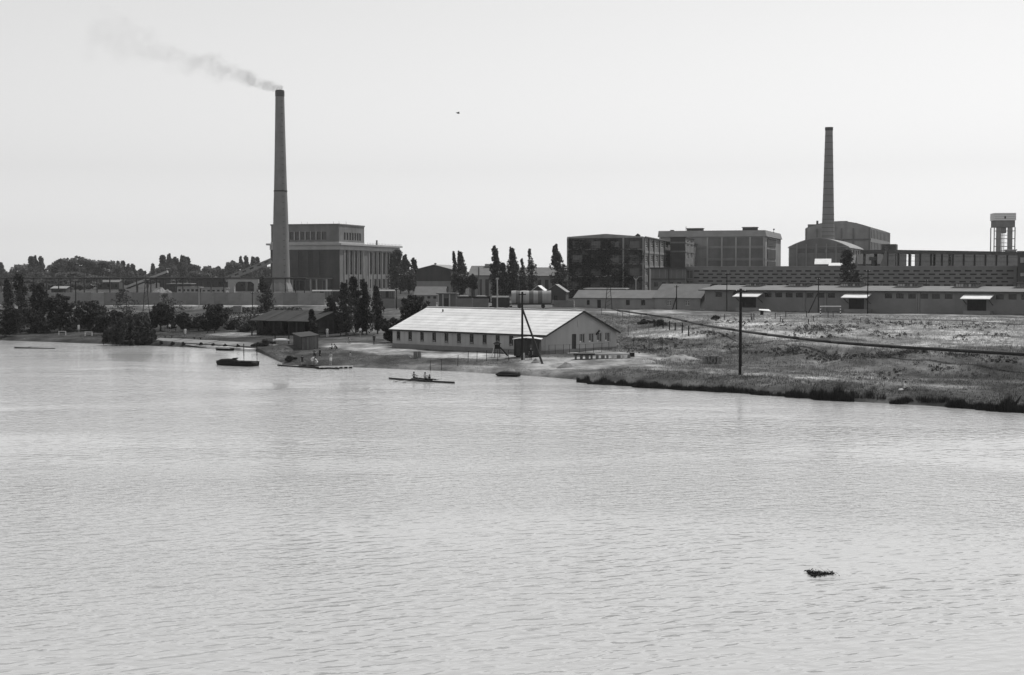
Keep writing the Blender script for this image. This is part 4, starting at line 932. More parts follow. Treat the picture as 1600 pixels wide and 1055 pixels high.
for sgn in (1, -1):
    for i in range(nC):
        y0 = -over + (Wd / 2 + over) * i / nC; y1 = -over + (Wd / 2 + over) * (i + 1) / nC + .12
        z0 = he + sl * y0 + .08; z1 = he + sl * min(y1, Wd / 2) + .05; y1 = min(y1, Wd / 2)
        if sgn < 0: y0, y1 = Wd - y0, Wd - y1
        x0, x1 = xa - over, over
        mb = MB().add([(x0, y0, z0), (x1, y0, z0), (x1, y1, z1), (x0, y1, z1), (x0, y0, z0 + .05), (x1, y0, z0 + .05), (x1, y1, z1 + .05), (x0, y1, z1 + .05)], [(3,2,1,0),(4,5,6,7),(0,1,5,4),(1,2,6,5),(2,3,7,6),(3,0,4,7)])
        part(BH, 'roof_course', mb, 'roof_pale')
part(BH, 'ridge_cap', MB().prism([(-.0, 0), (1, 0), (1, .1), (0, .1)], 0, 1), 'roof_pale').matrix_local = Matrix(((-xa + 2 * over, 0, 0, xa - over), (0, .4, 0, Wd / 2 - .2), (0, 0, 1, hr + .12), (0, 0, 0, 1)))
part(BH, 'verge_board', MB().bar((over - .02, -over, he - sl * over - .05), (over - .02, Wd / 2, hr - .02), .08, .25), 'wood_dark'); part(BH, 'verge_board', MB().bar((over - .02, Wd + over, he - sl * over - .05), (over - .02, Wd / 2, hr - .02), .08, .25), 'wood_dark')
part(BH, 'eaves_board', MB().box(xa - over, over, -over - .06, -over - .01, he - sl * over - .12, he - sl * over + .12), 'wood_dark')
part(BH, 'roof_pipe', MB().tube((f.xs(692, Wd * .4), Wd * .4, he + sl * Wd * .4), (f.xs(692, Wd * .4), Wd * .4, he + sl * Wd * .4 + .5), .12, .12, 8), 'steel_dark')
part(BH, 'flag_bracket', MB().bar((.03, f.ys(931.5, 0, 3), 2.5), (.7, f.ys(931.5, 0, 3), 3.2), .22), 'steel_dark')
part(BH, 'gable_vent', MB().box(.01, .06, Wd / 2 - 1.0, Wd / 2 - .7, hr - 2.3, hr - 1.3), 'concrete_light')
part(BH, 'apron', MB().box(.1, 1.2, -1, Wd + 1.5, -.5, .06), 'concrete_light')

# ================================================================ TREES
def gt(px, base_y=None, Y=None):
    if Y is not None: return ground_at(px, Y)
    return on_ground(px, base_y)
def tree_px(name, kind, px, top, wpx, label, base_y=None, Y=None, m='leaf_dark', var=0, **kw):
    b = gt(px, base_y, Y); h = z_at(top, b.y) - b.z; w = wpx * b.y / F * (1.25 if kind in ('poplar', 'thin') else 1.1)
    return tree(name, kind, tuple(b), w, h, m, label, var, **kw)
NEAR = [
 ('poplar','poplar',14,435,17,'short dark poplar at the left edge of the picture',505,None,0),
 ('poplar','poplar',34,428,24,'tall dark pointed poplar near the left edge, tallest of its group',508,None,1),
 ('leafy_tree','bushy',62,436,34,'dark upright tree right of the tallest left poplar',514,None,2),
 ('leafy_tree','bushy',8,472,60,'dark spreading tree on the shore at the left edge',526,None,3),
 ('leafy_tree','bushy',38,478,50,'low dark tree between the left-edge trees on the shore',518,None,0),
 ('leafy_tree','bushy',94,458,58,'broad dark tree with a person in white standing near its foot',519,None,1),
 ('leafy_tree','bushy',140,466,66,'round dark tree behind the small white goal',516,None,2),
 ('leafy_tree','bushy',174,480,48,'dark bushy tree just left of the willow',519,None,3),
 ('willow_tree','willow',203,486,66,'drooping willow overhanging the water at the left end of the quay',538,None,0),
 ('sapling','thin',198,452,34,'thin pale-stemmed young tree above the willow',494,None,0),
 ('leafy_tree','bushy',251,471,40,'dark round-crowned tree on the lawn right of the willow',517,None,0),
 ('sapling','thin',268,459,40,'slim young tree behind the round-crowned lawn tree',497,None,1),
 ('leafy_tree','bushy',288,488,28,'small round tree on the lawn beside a person in white',518,None,1),
 ('leafy_tree','bushy',338,472,48,'dark tree left of the small water tank on the lawn',516,None,2),
 ('leafy_tree','bushy',324,490,30,'low dark tree left of the tree by the water tank',517,None,3),
 ('poplar','poplar',416,432,21,'single dark poplar standing just left of the big chimney foot',488,None,2),
 ('poplar','poplar',522,462,21,'short poplar at the right end of the dark barn roof',521,None,3),
 ('poplar','poplar',541,441,26,'dense dark poplar, second from the left in the row behind the dock',525,None,0),
 ('poplar','poplar',556,432,20,'tallest slim poplar in the row behind the dock',520,None,1),
 ('poplar','poplar',566,470,18,'short poplar half hidden in the row behind the dock',522,None,2),
 ('poplar','poplar',573,436,19,'leaning slim poplar right of the tallest one in the dock row',523,None,3),
 ('poplar','poplar',590,446,17,'rightmost poplar of the row behind the dock',521,None,0),
 ('cypress','poplar',489,484,11,'small dark conifer in front of the barn wall',528,None,1),
 ('leafy_tree','bushy',645,456,52,'bushy tree rising behind the left end of the boathouse roof',None,262,0),
 ('leafy_tree','bushy',612,492,40,'low bushy tree against the left end wall of the boathouse',None,240,3),
]
for nm, kd, px, top, wp, lab, by, Y, v in NEAR:
    tree_px(nm, kd, px, top, wp, lab, by, Y, 'leaf_willow' if kd == 'willow' else ('leaf_mid' if kd == 'thin' else 'leaf_dark'), v, group='trees along the near shore', leaf=.2 if kd != 'bushy' else .24)
MID = [
 ('poplar',616,396,18,560,0,'left poplar of the clump at the right end of the power station'),
 ('poplar',626,390,26,556,1,'tallest poplar of the clump at the right end of the power station'),
 ('poplar',639,398,20,558,2,'right poplar of the clump at the right end of the power station'),
 ('poplar',650,403,15,565,3,'small outermost poplar right of the power station clump'),
 ('thin',711,393,10,470,2,'slim poplar, left of the close pair before the dark hall'),
 ('poplar',721,392,17,468,0,'fuller poplar, right of the close pair before the dark hall'),
 ('broad',718,424,30,466,1,'bushy tree at the foot of the close poplar pair'),
 ('broad',738,428,18,464,2,'small tree right of the close poplar pair'),
 ('poplar',777,384,17,455,3,'tall poplar left of the pale twin pole'),
 ('poplar',788,411,13,452,1,'short poplar right of the pale twin pole'),
 ('poplar',802,386,18,455,0,'tall poplar directly right of the short one in the middle'),
 ('thin',818,404,9,452,3,'thinnest young poplar in the middle gap'),
 ('thin',831,389,15,455,1,'lean poplar, alone left of the ivy factory'),
 ('poplar',875,382,24,440,2,'tall poplar against the left edge of the ivy factory'),
 ('poplar',1329,390,30,392,1,'lone dark poplar in front of the slotted wall'),
 ('thin',1340,424,9,391,0,'little sapling at the right foot of the lone poplar'),
]
for kd, px, top, wp, Y, v, lab in MID:
    tree_px('poplar' if kd != 'broad' else 'leafy_tree', kd, px, top, wp, lab, None, Y, 'leaf_mid', v, group='factory trees', leaf=.34)
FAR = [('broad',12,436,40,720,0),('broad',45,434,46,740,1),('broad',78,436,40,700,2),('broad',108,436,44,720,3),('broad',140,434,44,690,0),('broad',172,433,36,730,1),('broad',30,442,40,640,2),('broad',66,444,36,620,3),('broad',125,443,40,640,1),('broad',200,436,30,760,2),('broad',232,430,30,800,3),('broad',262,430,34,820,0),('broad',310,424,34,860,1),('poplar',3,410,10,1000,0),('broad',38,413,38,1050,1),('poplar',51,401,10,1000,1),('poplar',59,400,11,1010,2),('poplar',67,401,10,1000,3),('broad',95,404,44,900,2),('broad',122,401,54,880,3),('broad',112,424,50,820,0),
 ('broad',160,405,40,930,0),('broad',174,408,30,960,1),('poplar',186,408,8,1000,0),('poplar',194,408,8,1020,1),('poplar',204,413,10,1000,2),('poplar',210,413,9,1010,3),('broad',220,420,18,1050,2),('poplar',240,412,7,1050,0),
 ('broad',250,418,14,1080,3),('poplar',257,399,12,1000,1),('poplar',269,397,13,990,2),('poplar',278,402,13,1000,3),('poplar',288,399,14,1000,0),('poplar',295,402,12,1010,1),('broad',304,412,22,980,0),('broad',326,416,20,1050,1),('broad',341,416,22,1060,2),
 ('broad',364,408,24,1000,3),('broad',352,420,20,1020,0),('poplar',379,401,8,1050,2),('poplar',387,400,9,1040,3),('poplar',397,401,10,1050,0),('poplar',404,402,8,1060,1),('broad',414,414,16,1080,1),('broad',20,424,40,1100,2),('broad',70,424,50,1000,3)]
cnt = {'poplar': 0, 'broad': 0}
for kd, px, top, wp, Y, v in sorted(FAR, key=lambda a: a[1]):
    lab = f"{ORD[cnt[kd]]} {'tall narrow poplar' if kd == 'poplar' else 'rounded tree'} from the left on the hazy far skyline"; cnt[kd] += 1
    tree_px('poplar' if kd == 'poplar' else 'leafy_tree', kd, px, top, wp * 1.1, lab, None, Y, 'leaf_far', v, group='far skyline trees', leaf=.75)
# the far wood that reads as one mass
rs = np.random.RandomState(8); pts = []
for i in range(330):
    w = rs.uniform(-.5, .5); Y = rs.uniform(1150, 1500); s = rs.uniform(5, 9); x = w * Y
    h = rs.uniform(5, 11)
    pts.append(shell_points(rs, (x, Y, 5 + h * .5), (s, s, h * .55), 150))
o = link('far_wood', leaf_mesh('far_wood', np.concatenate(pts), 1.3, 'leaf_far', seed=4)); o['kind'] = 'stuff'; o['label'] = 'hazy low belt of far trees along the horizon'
# hedges and shrubs
def hedge(pxs, ys, hm, wm_, label, m='leaf_dark', n=90):
    rs = np.random.RandomState(int(pxs[0]) + 3); P = []
    g = [on_ground(a, b) for a, b in zip(pxs, ys)]
    base = g[0]
    for i in range(len(g) - 1):
        L_ = (g[i + 1] - g[i]).length; k = max(2, int(L_ / .7))
        for j in range(k):
            c = g[i].lerp(g[i + 1], (j + rs.rand()) / k) - base
            P.append(shell_points(rs, (c.x, c.y + rs.normal() * .3, c.z + hm * .45), (wm_ * .6, wm_ * .6, hm * rs.uniform(.4, .62)), n))
    t = thing('hedge', label, 'hedge', tuple(base)); part(t, 'foliage', leaf_mesh('hedge', np.concatenate(P), .18, m, seed=2), None)
    mb = MB()
    for q in g: c = q - base; mb.tube((c.x, c.y, c.z - .3), (c.x, c.y, c.z + hm * .6), .06, .03, 5)
    part(t, 'stem', mb, 'bark', stuff=True)
hedge([295, 325, 355, 390, 415], [512, 512, 511, 512, 514], 3.2, 2.0, 'dark hedge behind the lawn, left of the barn')
hedge([345, 380, 412, 440, 470], [489, 488.5, 488, 488, 488], 1.5, 1.6, 'low dark hedge strip above the lawn behind the barn')
hedge([60, 85, 110], [511, 512, 513], 2.0, 1.5, 'dark undergrowth below the left trees on the shore')
SHR = [(20,522,44,500,'dark bush under the leftmost shore trees'),(55,520,40,500,'dark bush below the upright left tree'),(78,517,34,496,'dark bush between the left trees before the lawn'),(115,519,38,496,'dark bush left of the round dark tree'),(160,520,34,498,'dark bush right of the round dark tree'),(188,524,36,500,'dark bush behind the willow'),(232,516,24,494,'dark bush right of the willow crown'),(272,513,26,492,'dark bush behind the garden bench'),(310,514,30,494,'dark bush left of the hedge on the lawn'),(362,515,34,497,'dark bush below the water tank'),(385,519,26,502,'dark bush left of the barn corner bush'),(150,512,80,488,'wide dark thicket behind the round dark tree'),(60,508,90,480,'wide dark thicket behind the left-edge trees'),(215,506,60,484,'dark thicket behind the willow top'),(404,541,22,535,'overgrown bush on the bank between the mooring posts'),(418,540,26,530,'larger bush at the bend of the bank right of the quay'),(394,517,24,499,'dark bush at the left corner of the barn'),(414,523,34,505,'dark bush in front of the barn, left one'),(436,524,22,509,'small dark bush in front of the barn posts'),(455,563,22,556,'low dark bush at the water edge left of the dock'),
 (1118,500,14,493,'small weed bush left of the tall dark pole'),(1030,509,26,498,'ragged bush at the start of the pipeline posts'),(1008,507,22,497,'ragged dark bush left of the pipeline posts'),(600,512,18,498,'pale-leaved bush between the dock poplars and the boathouse')]
for i, (px, by, wp, top, lab) in enumerate(SHR): tree_px('bush', 'shrub', px, top, wp, lab, by, None, 'leaf_dark', i % 4, cat='bush', leaf=.16, group='bushes')
for i, px in enumerate((236, 252, 270, 287, 314, 333, 352, 372)):
    tree_px('quay_bush', 'shrub', px, 531.5 + i * .9, 5.5, f'{ORD[i]} little bush from the left growing on the pale quay', 536.5 + i * .85, None, 'leaf_dark', i % 4, cat='bush', leaf=.1, group='quay bushes')
# reed clumps along the right bank
REED = [(905,918,598,9),(922,960,601,10),(965,990,603,12),(993,1030,606,9),(1035,1075,609,8),(1080,1120,611,9),(1125,1175,614,8),(1180,1228,618,7),(1234,1274,622,13),(1278,1325,626,15),(1330,1376,627,15),(1394,1428,631,8),(1440,1478,633,11),(1488,1532,638,12),(1537,1597,643,15)]
for i, (a, b, by, hp) in enumerate(REED):
    rs = np.random.RandomState(40 + i); pm = at_z((a + b) / 2, by, 0); V, Fc, T_ = [], [], []
    wdt = (b - a + 7) / F * pm.y; n = int(wdt * 420)
    slope = (at_z(b, float(np.interp(b, [900, 1000, 1150, 1300, 1450, 1600], [597, 603, 614, 626, 634, 645])), 0).y - at_z(a, float(np.interp(a, [900, 1000, 1150, 1300, 1450, 1600], [597, 603, 614, 626, 634, 645])), 0).y) / wdt
    for j in range(n):
        x = rs.uniform(-.52, .52) * wdt; edge = 1 - abs(x / wdt * 2) ** 7 * .55
        y = x * slope + rs.uniform(-.6, 1.0) + 1.0 * noise.noise(Vector((x * .45, i * 7.1, 2))); h = (1.28 if i > 7 else 1.1) * hp / F * pm.y * rs.uniform(.3, 1.2) ** .8 * edge * max(.3, .8 + 1.1 * noise.noise(Vector((x * .8, y * .8, i * 3.3)))); lean = rs.normal(size=2) * .16 * h; s = .018 + .014 * rs.rand()
        an = rs.uniform(0, 3.14); dx, dy_ = math.cos(an) * s, math.sin(an) * s; k = len(V)
        V += [(x - dx, y - dy_, -.3), (x + dx, y + dy_, -.3), (x + lean[0] * .4 + dx * .8, y + lean[1] * .4, h * .6), (x + lean[0], y + lean[1], h), (x + lean[0] * .4 - dx * .8, y + lean[1] * .4, h * .6)]
        Fc.append((k, k + 1, k + 2, k + 3, k + 4)); T_ += [rs.uniform(.6, 1.5)] * 5
    me = bpy.data.meshes.new('reeds'); me.from_pydata(V, [], Fc); me.attributes.new('tone', 'FLOAT', 'POINT').data.foreach_set('value', T_); me.materials.append(M('leaf_reed'))
    lab = f"{ORD[i]} clump of dark reeds from the left along the right bank" if i < len(REED) - 1 else 'largest dark reed clump at the right edge of the picture'
    tag(link('reed_clump', me, None, (pm.x, pm.y, 0)), lab, 'reeds', 'reeds along the right bank')

# ---------------------------------------------------------------- grass
def grass(name, label, n, sampler, hmin, hmax, spread, g, seed, blades=4, wid=.03):
    rs = np.random.RandomState(seed); P = []
    while len(P) < n:
        w, Y = sampler(rs); x = w * Y
        P.append((x, Y))
    P = np.array(P); z, t = ground_arr(P[:, 0] / P[:, 1], P[:, 1]); z = z + np.array([bump_at(a, b, c) for (a, b), c in zip(P, t)])
    keep = t > .4; P = P[keep]; z = z[keep]; n = len(P)
    tn = tone_pts(P[:, 0], P[:, 1], z)
    ok = ~((tn > .19) & (P[:, 1] < 232) & (P[:, 0] < .15 * P[:, 1])); P = P[ok]; z = z[ok]; tn = tn[ok]; n = len(P)
    m1 = np.array([noise.fractal(Vector((a * .12, b * .2, 5)), .9, 2, 3) for a, b in P])
    V = np.zeros((n, blades, 3, 3)); hh = rs.uniform(hmin, hmax, (n, blades)) * (1 + .7 * m1)[:, None]
    c = np.stack([P[:, 0], P[:, 1], z - .03], 1)[:, None, :] + np.concatenate([rs.normal(size=(n, blades, 2)) * spread, np.zeros((n, blades, 1))], 2)
    an = rs.uniform(0, 3.14, (n, blades)); wv = np.stack([np.cos(an), np.sin(an), np.zeros_like(an)], -1) * wid
    V[:, :, 0] = c - wv; V[:, :, 1] = c + wv
    V[:, :, 2] = c + np.concatenate([rs.normal(size=(n, blades, 2)) * .3 * hh[..., None], hh[..., None]], 2)
    me = bpy.data.meshes.new(name); me.from_pydata(V.reshape(-1, 3).tolist(), [], np.arange(n * blades * 3).reshape(-1, 3).tolist())
    tone = np.repeat((tn * g * rs.uniform(.75, 1.35, n) * (1 + .5 * m1))[:, None], blades * 3, 1).ravel().astype(np.float32)
    me.attributes.new('tone', 'FLOAT', 'POINT').data.foreach_set('value', tone); me.materials.append(M('grass_blade'))
    o = link(name, me); o['kind'] = 'stuff'; o['label'] = label
MATS['grass_blade'] = leaf_mat('grass_blade_', 1.0)
grass('dry_grass', 'dry tufted grass over the field and embankment on the right', 34000, lambda r: (lambda w: (w, float(shore_y(w)) + r.uniform(1.5, 160) ** 1.0))(r.uniform(.06, .42)), .10, .38, .14, 1.15, 21)
grass('bank_grass', 'short grass on the bank beside the water', 16000, lambda r: (lambda w: (w, float(shore_y(w)) + r.uniform(.6, 26)))(r.uniform(-.17, .42)), .04, .13, .14, 1.15, 22)
grass('lawn', 'mown lawn behind the quay on the left', 9000, lambda r: (lambda w: (w, float(shore_y(w)) + r.uniform(3, 70)))(r.uniform(-.42, -.15)), .05, .14, .14, 1.0, 23)
# ragged weeds on field and slope: a mass
rs = np.random.RandomState(31); P, tn = [], []
for px, py, n, s in [(1125,503,14,.5),(1165,507,16,.5),(1190,512,12,.5),(1215,509,12,.5),(1265,514,40,.6),(1285,513,40,.6),(1310,513,36,.6),(1335,514,26,.6),(1250,522,20,.5),(1290,524,18,.5),(1355,505,20,.5),(1390,506,22,.5),(1420,507,16,.5),(1445,508,18,.5),(1480,513,14,.5),(1515,512,20,.5),(1550,511,16,.5),(1370,523,16,.5),(1410,525,14,.5),(1515,529,12,.5),(1560,524,14,.5),
  (1150,545,20,.5),(1190,552,18,.5),(1240,550,26,.55),(1270,556,26,.5),(1300,558,20,.5),(1340,556,24,.55),(1390,558,24,.55),(1430,552,30,.55),(1465,577,10,.5),(1500,556,24,.5),(1560,563,22,.5),(1520,590,6,.4),(1400,580,10,.4),(1224,553,10,.5),(1360,592,6,.35),(1100,520,20,.5),(1120,526,20,.5),(1040,533,16,.4),(1000,534,16,.4),(990,545,18,.4),(1020,549,18,.4),(1065,541,16,.4),(1150,500,10,.45),(1330,502,12,.4)]:
    for j in range(n):
        q = on_ground(px + rs.normal() * 15, py + rs.normal() * 2.6); r_ = s * rs.uniform(.25, .85)
        P.append(shell_points(rs, (q.x, q.y, q.z + r_ * .5), (r_, r_, r_ * .8), 26))
o = link('tall_weeds', leaf_mesh('tall_weeds', np.concatenate(P), .1, 'leaf_mid', seed=6, up=-.5)); o['kind'] = 'stuff'; o['label'] = 'dark ragged weeds scattered over field and embankment'
# ================================================================ WALLS, RACKS, RAILWAY
def line_frame(px0, Y0, px1, Y1, z=None):
    a = ground_at(px0, Y0); b = ground_at(px1, Y1)
    return a, b, (b - a).length, math.atan2(b.y - a.y, b.x - a.x)
def panel_wall(name, label, px0, Y0, px1, Y1, topy0, m='concrete', pl=4.0):
    a, b, L_, rz = line_frame(px0, Y0, px1, Y1); h = z_at(topy0, Y0) - min(a.z, b.z)
    t = thing('concrete_fence', label, 'wall', (a.x, a.y, min(a.z, b.z)), rz)
    n = max(1, round(L_ / pl)); w = L_ / n
    pm_ = MB().box(.1, w - .1, -.07, .07, -.6, h).mesh('wall_panel', m); po = MB().box(-.13, .13, -.13, .13, -.6, h + .12).mesh('post', m)
    for i in range(n):
        link('wall_panel', pm_, t, (i * w, 0, rnd.uniform(-.04, .04))); link('post', po, t, (i * w, 0, 0))
    return t
mat('concrete_wall', .21, .2, .4, rand=.22)
panel_wall('concrete_wall', 'long prefabricated concrete panel wall across the left side below the factory', -70, 408, 508, 402, 457, 'concrete_wall')
panel_wall('concrete_wall', 'short stretch of concrete wall behind the poplars left of the boathouse roof', 596, 375, 682, 372, 466.5, 'concrete_wall')
panel_wall('concrete_wall', 'stretch of concrete wall just above the boathouse ridge', 713, 352, 764, 350, 466.5, 'concrete_wall')
panel_wall('concrete_wall', 'low concrete wall between the tarpaulin wagon and the long low building', 864, 362, 897, 360, 469.5, 'concrete_wall')
# pipe rack
t = thing('pipe_rack', 'long overhead pipe carried on thin posts across the far left', 'pipe rack', (0, 0, 0))
Yp = 520; za = z_at(434.6, Yp)
p0, p1 = at_Y(-80, 434.6, Yp), at_Y(478, 434.6, Yp)
part(t, 'pipe', MB().tube(p0, p1, .28, .28, 8), 'steel_dark'); part(t, 'beam', MB().bar(p0 - Vector((0, 0, .6)), p1 - Vector((0, 0, .6)), .15), 'steel_dark')
for px in (2, 18, 36, 53, 73, 92, 111, 132, 152, 172, 193, 214, 236, 256, 276, 286, 310, 330, 350, 412, 427, 446, 462, 476):
    g = ground_at(px, Yp); part(t, 'post', MB().bar((g.x, Yp, g.z - .4), (g.x, Yp, za), .35), 'steel_dark')
# rails and wagons
def wagon_body(t, kind, L_, m):
    part(t, 'frame', MB().box(0, L_, -1.2, 1.2, .85, 1.12), 'steel_dark')
    wh = MB().tube((0, -.12, 0), (0, .12, 0), .48, .48, 14).mesh('wheel', 'steel_dark')
    for x in (L_ * .2, L_ * .8):
        for y in (-.78, .78): link('wheel', wh, t, (x, y, .48))
    for x in (-.35, L_ + .35): part(t, 'buffer', MB().tube((x - .3, .85, 1.0), (x + .3, .85, 1.0), .16, .16, 8), 'steel_dark'); part(t, 'buffer', MB().tube((x - .3, -.85, 1.0), (x + .3, -.85, 1.0), .16, .16, 8), 'steel_dark')
    if kind == 'open':
        part(t, 'body', MB().box(0, L_, -1.3, -1.2, 1.13, 2.5).box(0, L_, 1.2, 1.3, 1.13, 2.5).box(0, .1, -1.2, 1.2, 1.13, 2.5).box(L_ - .1, L_, -1.2, 1.2, 1.13, 2.5).box(0, L_, -1.2, 1.2, 1.13, 1.4), m)
        for i in range(7): part(t, 'stanchion', MB().box(L_ * i / 6 - .05, L_ * i / 6 + .05, -1.4, -1.31, 1.1, 2.5), 'steel_dark')
        part(t, 'load', MB().add([(.2, -1.1, 2.2), (L_ - .2, -1.1, 2.2), (L_ - .2, 1.1, 2.2), (.2, 1.1, 2.2), (L_ * .3, 0, 2.8), (L_ * .7, 0, 2.75)], [(0, 1, 5, 4), (1, 2, 5), (2, 3, 4, 5), (3, 0, 4)]), 'rubble')
    elif kind == 'box':
        part(t, 'body', MB().box(0, L_, -1.35, 1.35, 1.13, 3.2), m)
        part(t, 'door', MB().box(L_ * .4, L_ * .6, -1.42, -1.36, 1.2, 3.1), 'wood_dark')
        for i in range(8): part(t, 'stanchion', MB().box(L_ * i / 7 - .05, L_ * i / 7 + .05, -1.41, -1.355, 1.1, 3.2), 'steel_dark')
        arc = [(math.sin(a) * 1.45, 3.2 + (math.cos(a) - math.cos(1.2)) * .62) for a in np.linspace(-1.2, 1.2, 11)]
        part(t, 'roof', MB().loft([[(x, y, z) for y, z in arc] for x in (-.1, L_ + .1)]), 'roof_mid' if m != 'wood_dark' else 'roof_grey')
    else:
        part(t, 'body', MB().box(0, L_, -1.4, 1.4, 1.13, 1.5), 'wood_dark')
        n = 9; rings = []
        for i in range(n + 1):
            x = L_ * i / n; s_ = 1 + .03 * (i % 2)
            rings.append([(x, math.cos(a) * 1.6 * s_, 1.2 + math.sin(a) ** .6 * 3.0 * s_ if 0 < a < math.pi else 1.2) for a in np.linspace(math.pi, 0, 13)])
        for i in range(n):
            part(t, 'tarpaulin_panel', MB().loft(rings[i:i + 2], cap=False), 'tarp_dark' if i in (1, 4, 6) else 'tarp', True)
        part(t, 'tarpaulin_end', MB().add(rings[-1], [tuple(range(13))]), 'steel_dark'); part(t, 'tarpaulin_end', MB().add(rings[0], [tuple(range(13))]), 'tarp_dark')
mat('tarp_dark', .12, .2, .7)
def wagon(kind, px0, px1, Y, label, m, z=None):
    g = ground_at(px0, Y); L_ = (X_at(px1, Y) - g.x)
    t = thing('goods_wagon', label, 'railway wagon', (g.x, Y, (g.z if z is None else z) + .05), 0, 'goods wagons')
    wagon_body(t, kind, L_, m)
zt_ = gz(X_at(800, 345), 345) + .12
wagon('tarp', 799, 861, 345, 'goods wagon under a striped rounded tarpaulin above the boathouse roof', 'wood_dark', zt_)
wagon('box', 769, 796, 345, 'dark boxy goods wagon coupled left of the tarpaulin wagon', 'wood_dark', zt_ - .6)
wagon('open', 738, 766, 368, 'open goods wagon with dark load, right one behind the concrete wall', 'wood_dark')
wagon('open', 712, 737, 368, 'open goods wagon with dark load, left one behind the concrete wall', 'wood_dark')
wagon('box', 489, 519, 432, 'pale-roofed goods wagon in front of the power station corner, left one', 'brick_mid')
wagon('box', 521, 548, 432, 'pale-roofed goods wagon in front of the power station corner, right one', 'wood_dark')
wagon('box', 594, 617, 434, 'pale-roofed goods wagon below the poplar clump right of the power station', 'wood_grey')
for i in range(7): wagon('open', 88 + i * 29, 115 + i * 29, 436, f'{ORD[i]} from the left of the dark open wagons behind the long concrete wall', 'rust')
def track(label, pxa, pxb, Y):
    a = ground_at(pxa, Y); b = ground_at(pxb, Y); t = thing('railway_track', label, 'railway track', (a.x, Y, min(a.z, b.z)))
    L_ = b.x - a.x
    for y in (-.75, .75): part(t, 'rail', MB().box(0, L_, y - .04, y + .04, -.05, .08), 'steel_dark')
    part(t, 'ballast', MB().box(-1, L_ + 1, -1.6, 1.6, -.6, -.02), 'rubble')
track('railway track under the tarpaulin wagon behind the boathouse', 690, 900, 345)
track('railway track behind the long concrete wall', -60, 640, 434)
# coal / spoil heaps behind the wall
mat('heap_sand', .24, .3, 1.2, bump=1.0)
def heap(px, py, wpx, hm, m, label, name='soil_heap', Y=None, seed=0):
    g = on_ground(px, py) if Y is None else ground_at(px, Y); r = wpx / 2 / F * g.y; mb = MB(); n, k = 20, 7; rings = []
    for j in range(k):
        q = j / (k - 1); rr_ = r * (1 - q) ** .8; rings.append([(math.cos(a) * rr_ * (1 + .22 * noise.noise(Vector((math.cos(a) * 1.5, math.sin(a) * 1.5, seed + q)))), math.sin(a) * rr_ * .8, -.2 + (hm + .2) * (1 - (1 - q) ** 1.5) * (1 + .55 * noise.noise(Vector((math.cos(a) * 2.4, math.sin(a) * 2.4, seed + 5 + q * 3))))) for a in np.linspace(0, 2 * math.pi, n, endpoint=False)])
    mb.loft(rings); o = link(name, mb.mesh(name, m, True), None, tuple(g)); tag(o, label, 'heap', 'heaps of earth'); return o
heap(1003, 566, 60, .35, 'heap_sand', 'pale sand heap right of the stacked beams', seed=1); heap(1062, 562, 64, .5, 'heap_sand', 'larger pale earth heap before the embankment', seed=2)
heap(886, 573, 40, .4, 'soil', 'low grassy earth mound at the foot of the braced pole', seed=3); heap(795, 581, 32, .4, 'soil', 'small earth mound behind the beached pontoon', seed=4)
heap(838, 567, 22, .4, 'soil', 'flat dark spoil patch near the braced pole', seed=5); heap(832, 556, 20, .4, 'heap_sand', 'small bright sand pile beside the dark site hut', seed=6)
heap(250, 447, 40, 2.6, 'rubble', 'long grey coal heap behind the wall, left of the low sheds', 'coal_heap', 500, 7); heap(262, 447, 24, 2.2, 'rubble', 'smaller grey coal heap behind the wall', 'coal_heap', 500, 9)

# ================================================================ POLES
def pole(px, py, top, label, r=.16, m='wood_tar', arm=0, brace=None, foot=False, Y=None, insul=4, name='power_pole', lattice=False, armz=.35):
    g = on_ground(px, py) if Y is None else ground_at(px, Y); h = z_at(top, g.y) - g.z
    t = thing(name, label, 'pole', tuple(g))
    if lattice:
        for s_ in (-1, 1): part(t, 'mast_leg', MB().bar((s_ * .9, 0, -.5), (s_ * .12, 0, h), .16), m)
        for i in range(7):
            z = h * (i + .5) / 8; w = .9 - .78 * z / h; part(t, 'lattice_bar', MB().bar((-w, 0, z), (w - .08, 0, z + h / 9), .07), m)
    else: part(t, 'shaft', MB().tube((0, 0, -.6), (0, 0, h), r, r * .75, 10), m)
    if arm:
        for q in range(1 if arm < 1.6 else 2):
            z = h - armz - q * .8; part(t, 'crossarm', MB().box(-arm / 2, arm / 2, -.07, .07, z - .07, z + .07), m)
            for i in range(insul):
                x = -arm / 2 + arm * (i + .5) / insul; part(t, 'insulator', MB().tube((x, 0, z + .07), (x, 0, z + .3), .06, .05, 7), 'insulator')
    if brace is not None:
        bx, bt = brace; b = on_ground(bx[0], bx[1]) if isinstance(bx, tuple) else Vector((g.x + bx, g.y - .3, gz(g.x + bx, g.y - .3)))
        part(t, 'brace', MB().tube((b.x - g.x, b.y - g.y, b.z - g.z - .3), (0, 0, h * bt), r * .9, r * .8, 8), m)
    if foot:
        part(t, 'concrete_foot', MB().box(.12, .36, -.14, .14, -.4, .95), 'concrete_light')
    return t
pole(816, 563, 456, 'tall dark braced timber pole in front of the boathouse', .17, brace=((849, 569), .76), foot=True, arm=1.0, insul=2)
pole(1156.5, 584, 451, 'tall dark single pole on the bank right of the boathouse', .2, foot=True, arm=1.5, insul=3)
pole(228.5, 489, 436, 'dark lattice mast left of the lawn trees', .1, arm=1.4, lattice=True, m='steel_dark')
pole(118.5, 478, 437, 'thin dark pole standing before the concrete wall far left', .16, arm=1.2)
pole(311, 482, 447, 'pale concrete lamp post above the lawn', .14, m='concrete_light')
pole(394.5, 491, 456, 'thin dark pole above the barn roof left end', .12, arm=.8, insul=2)
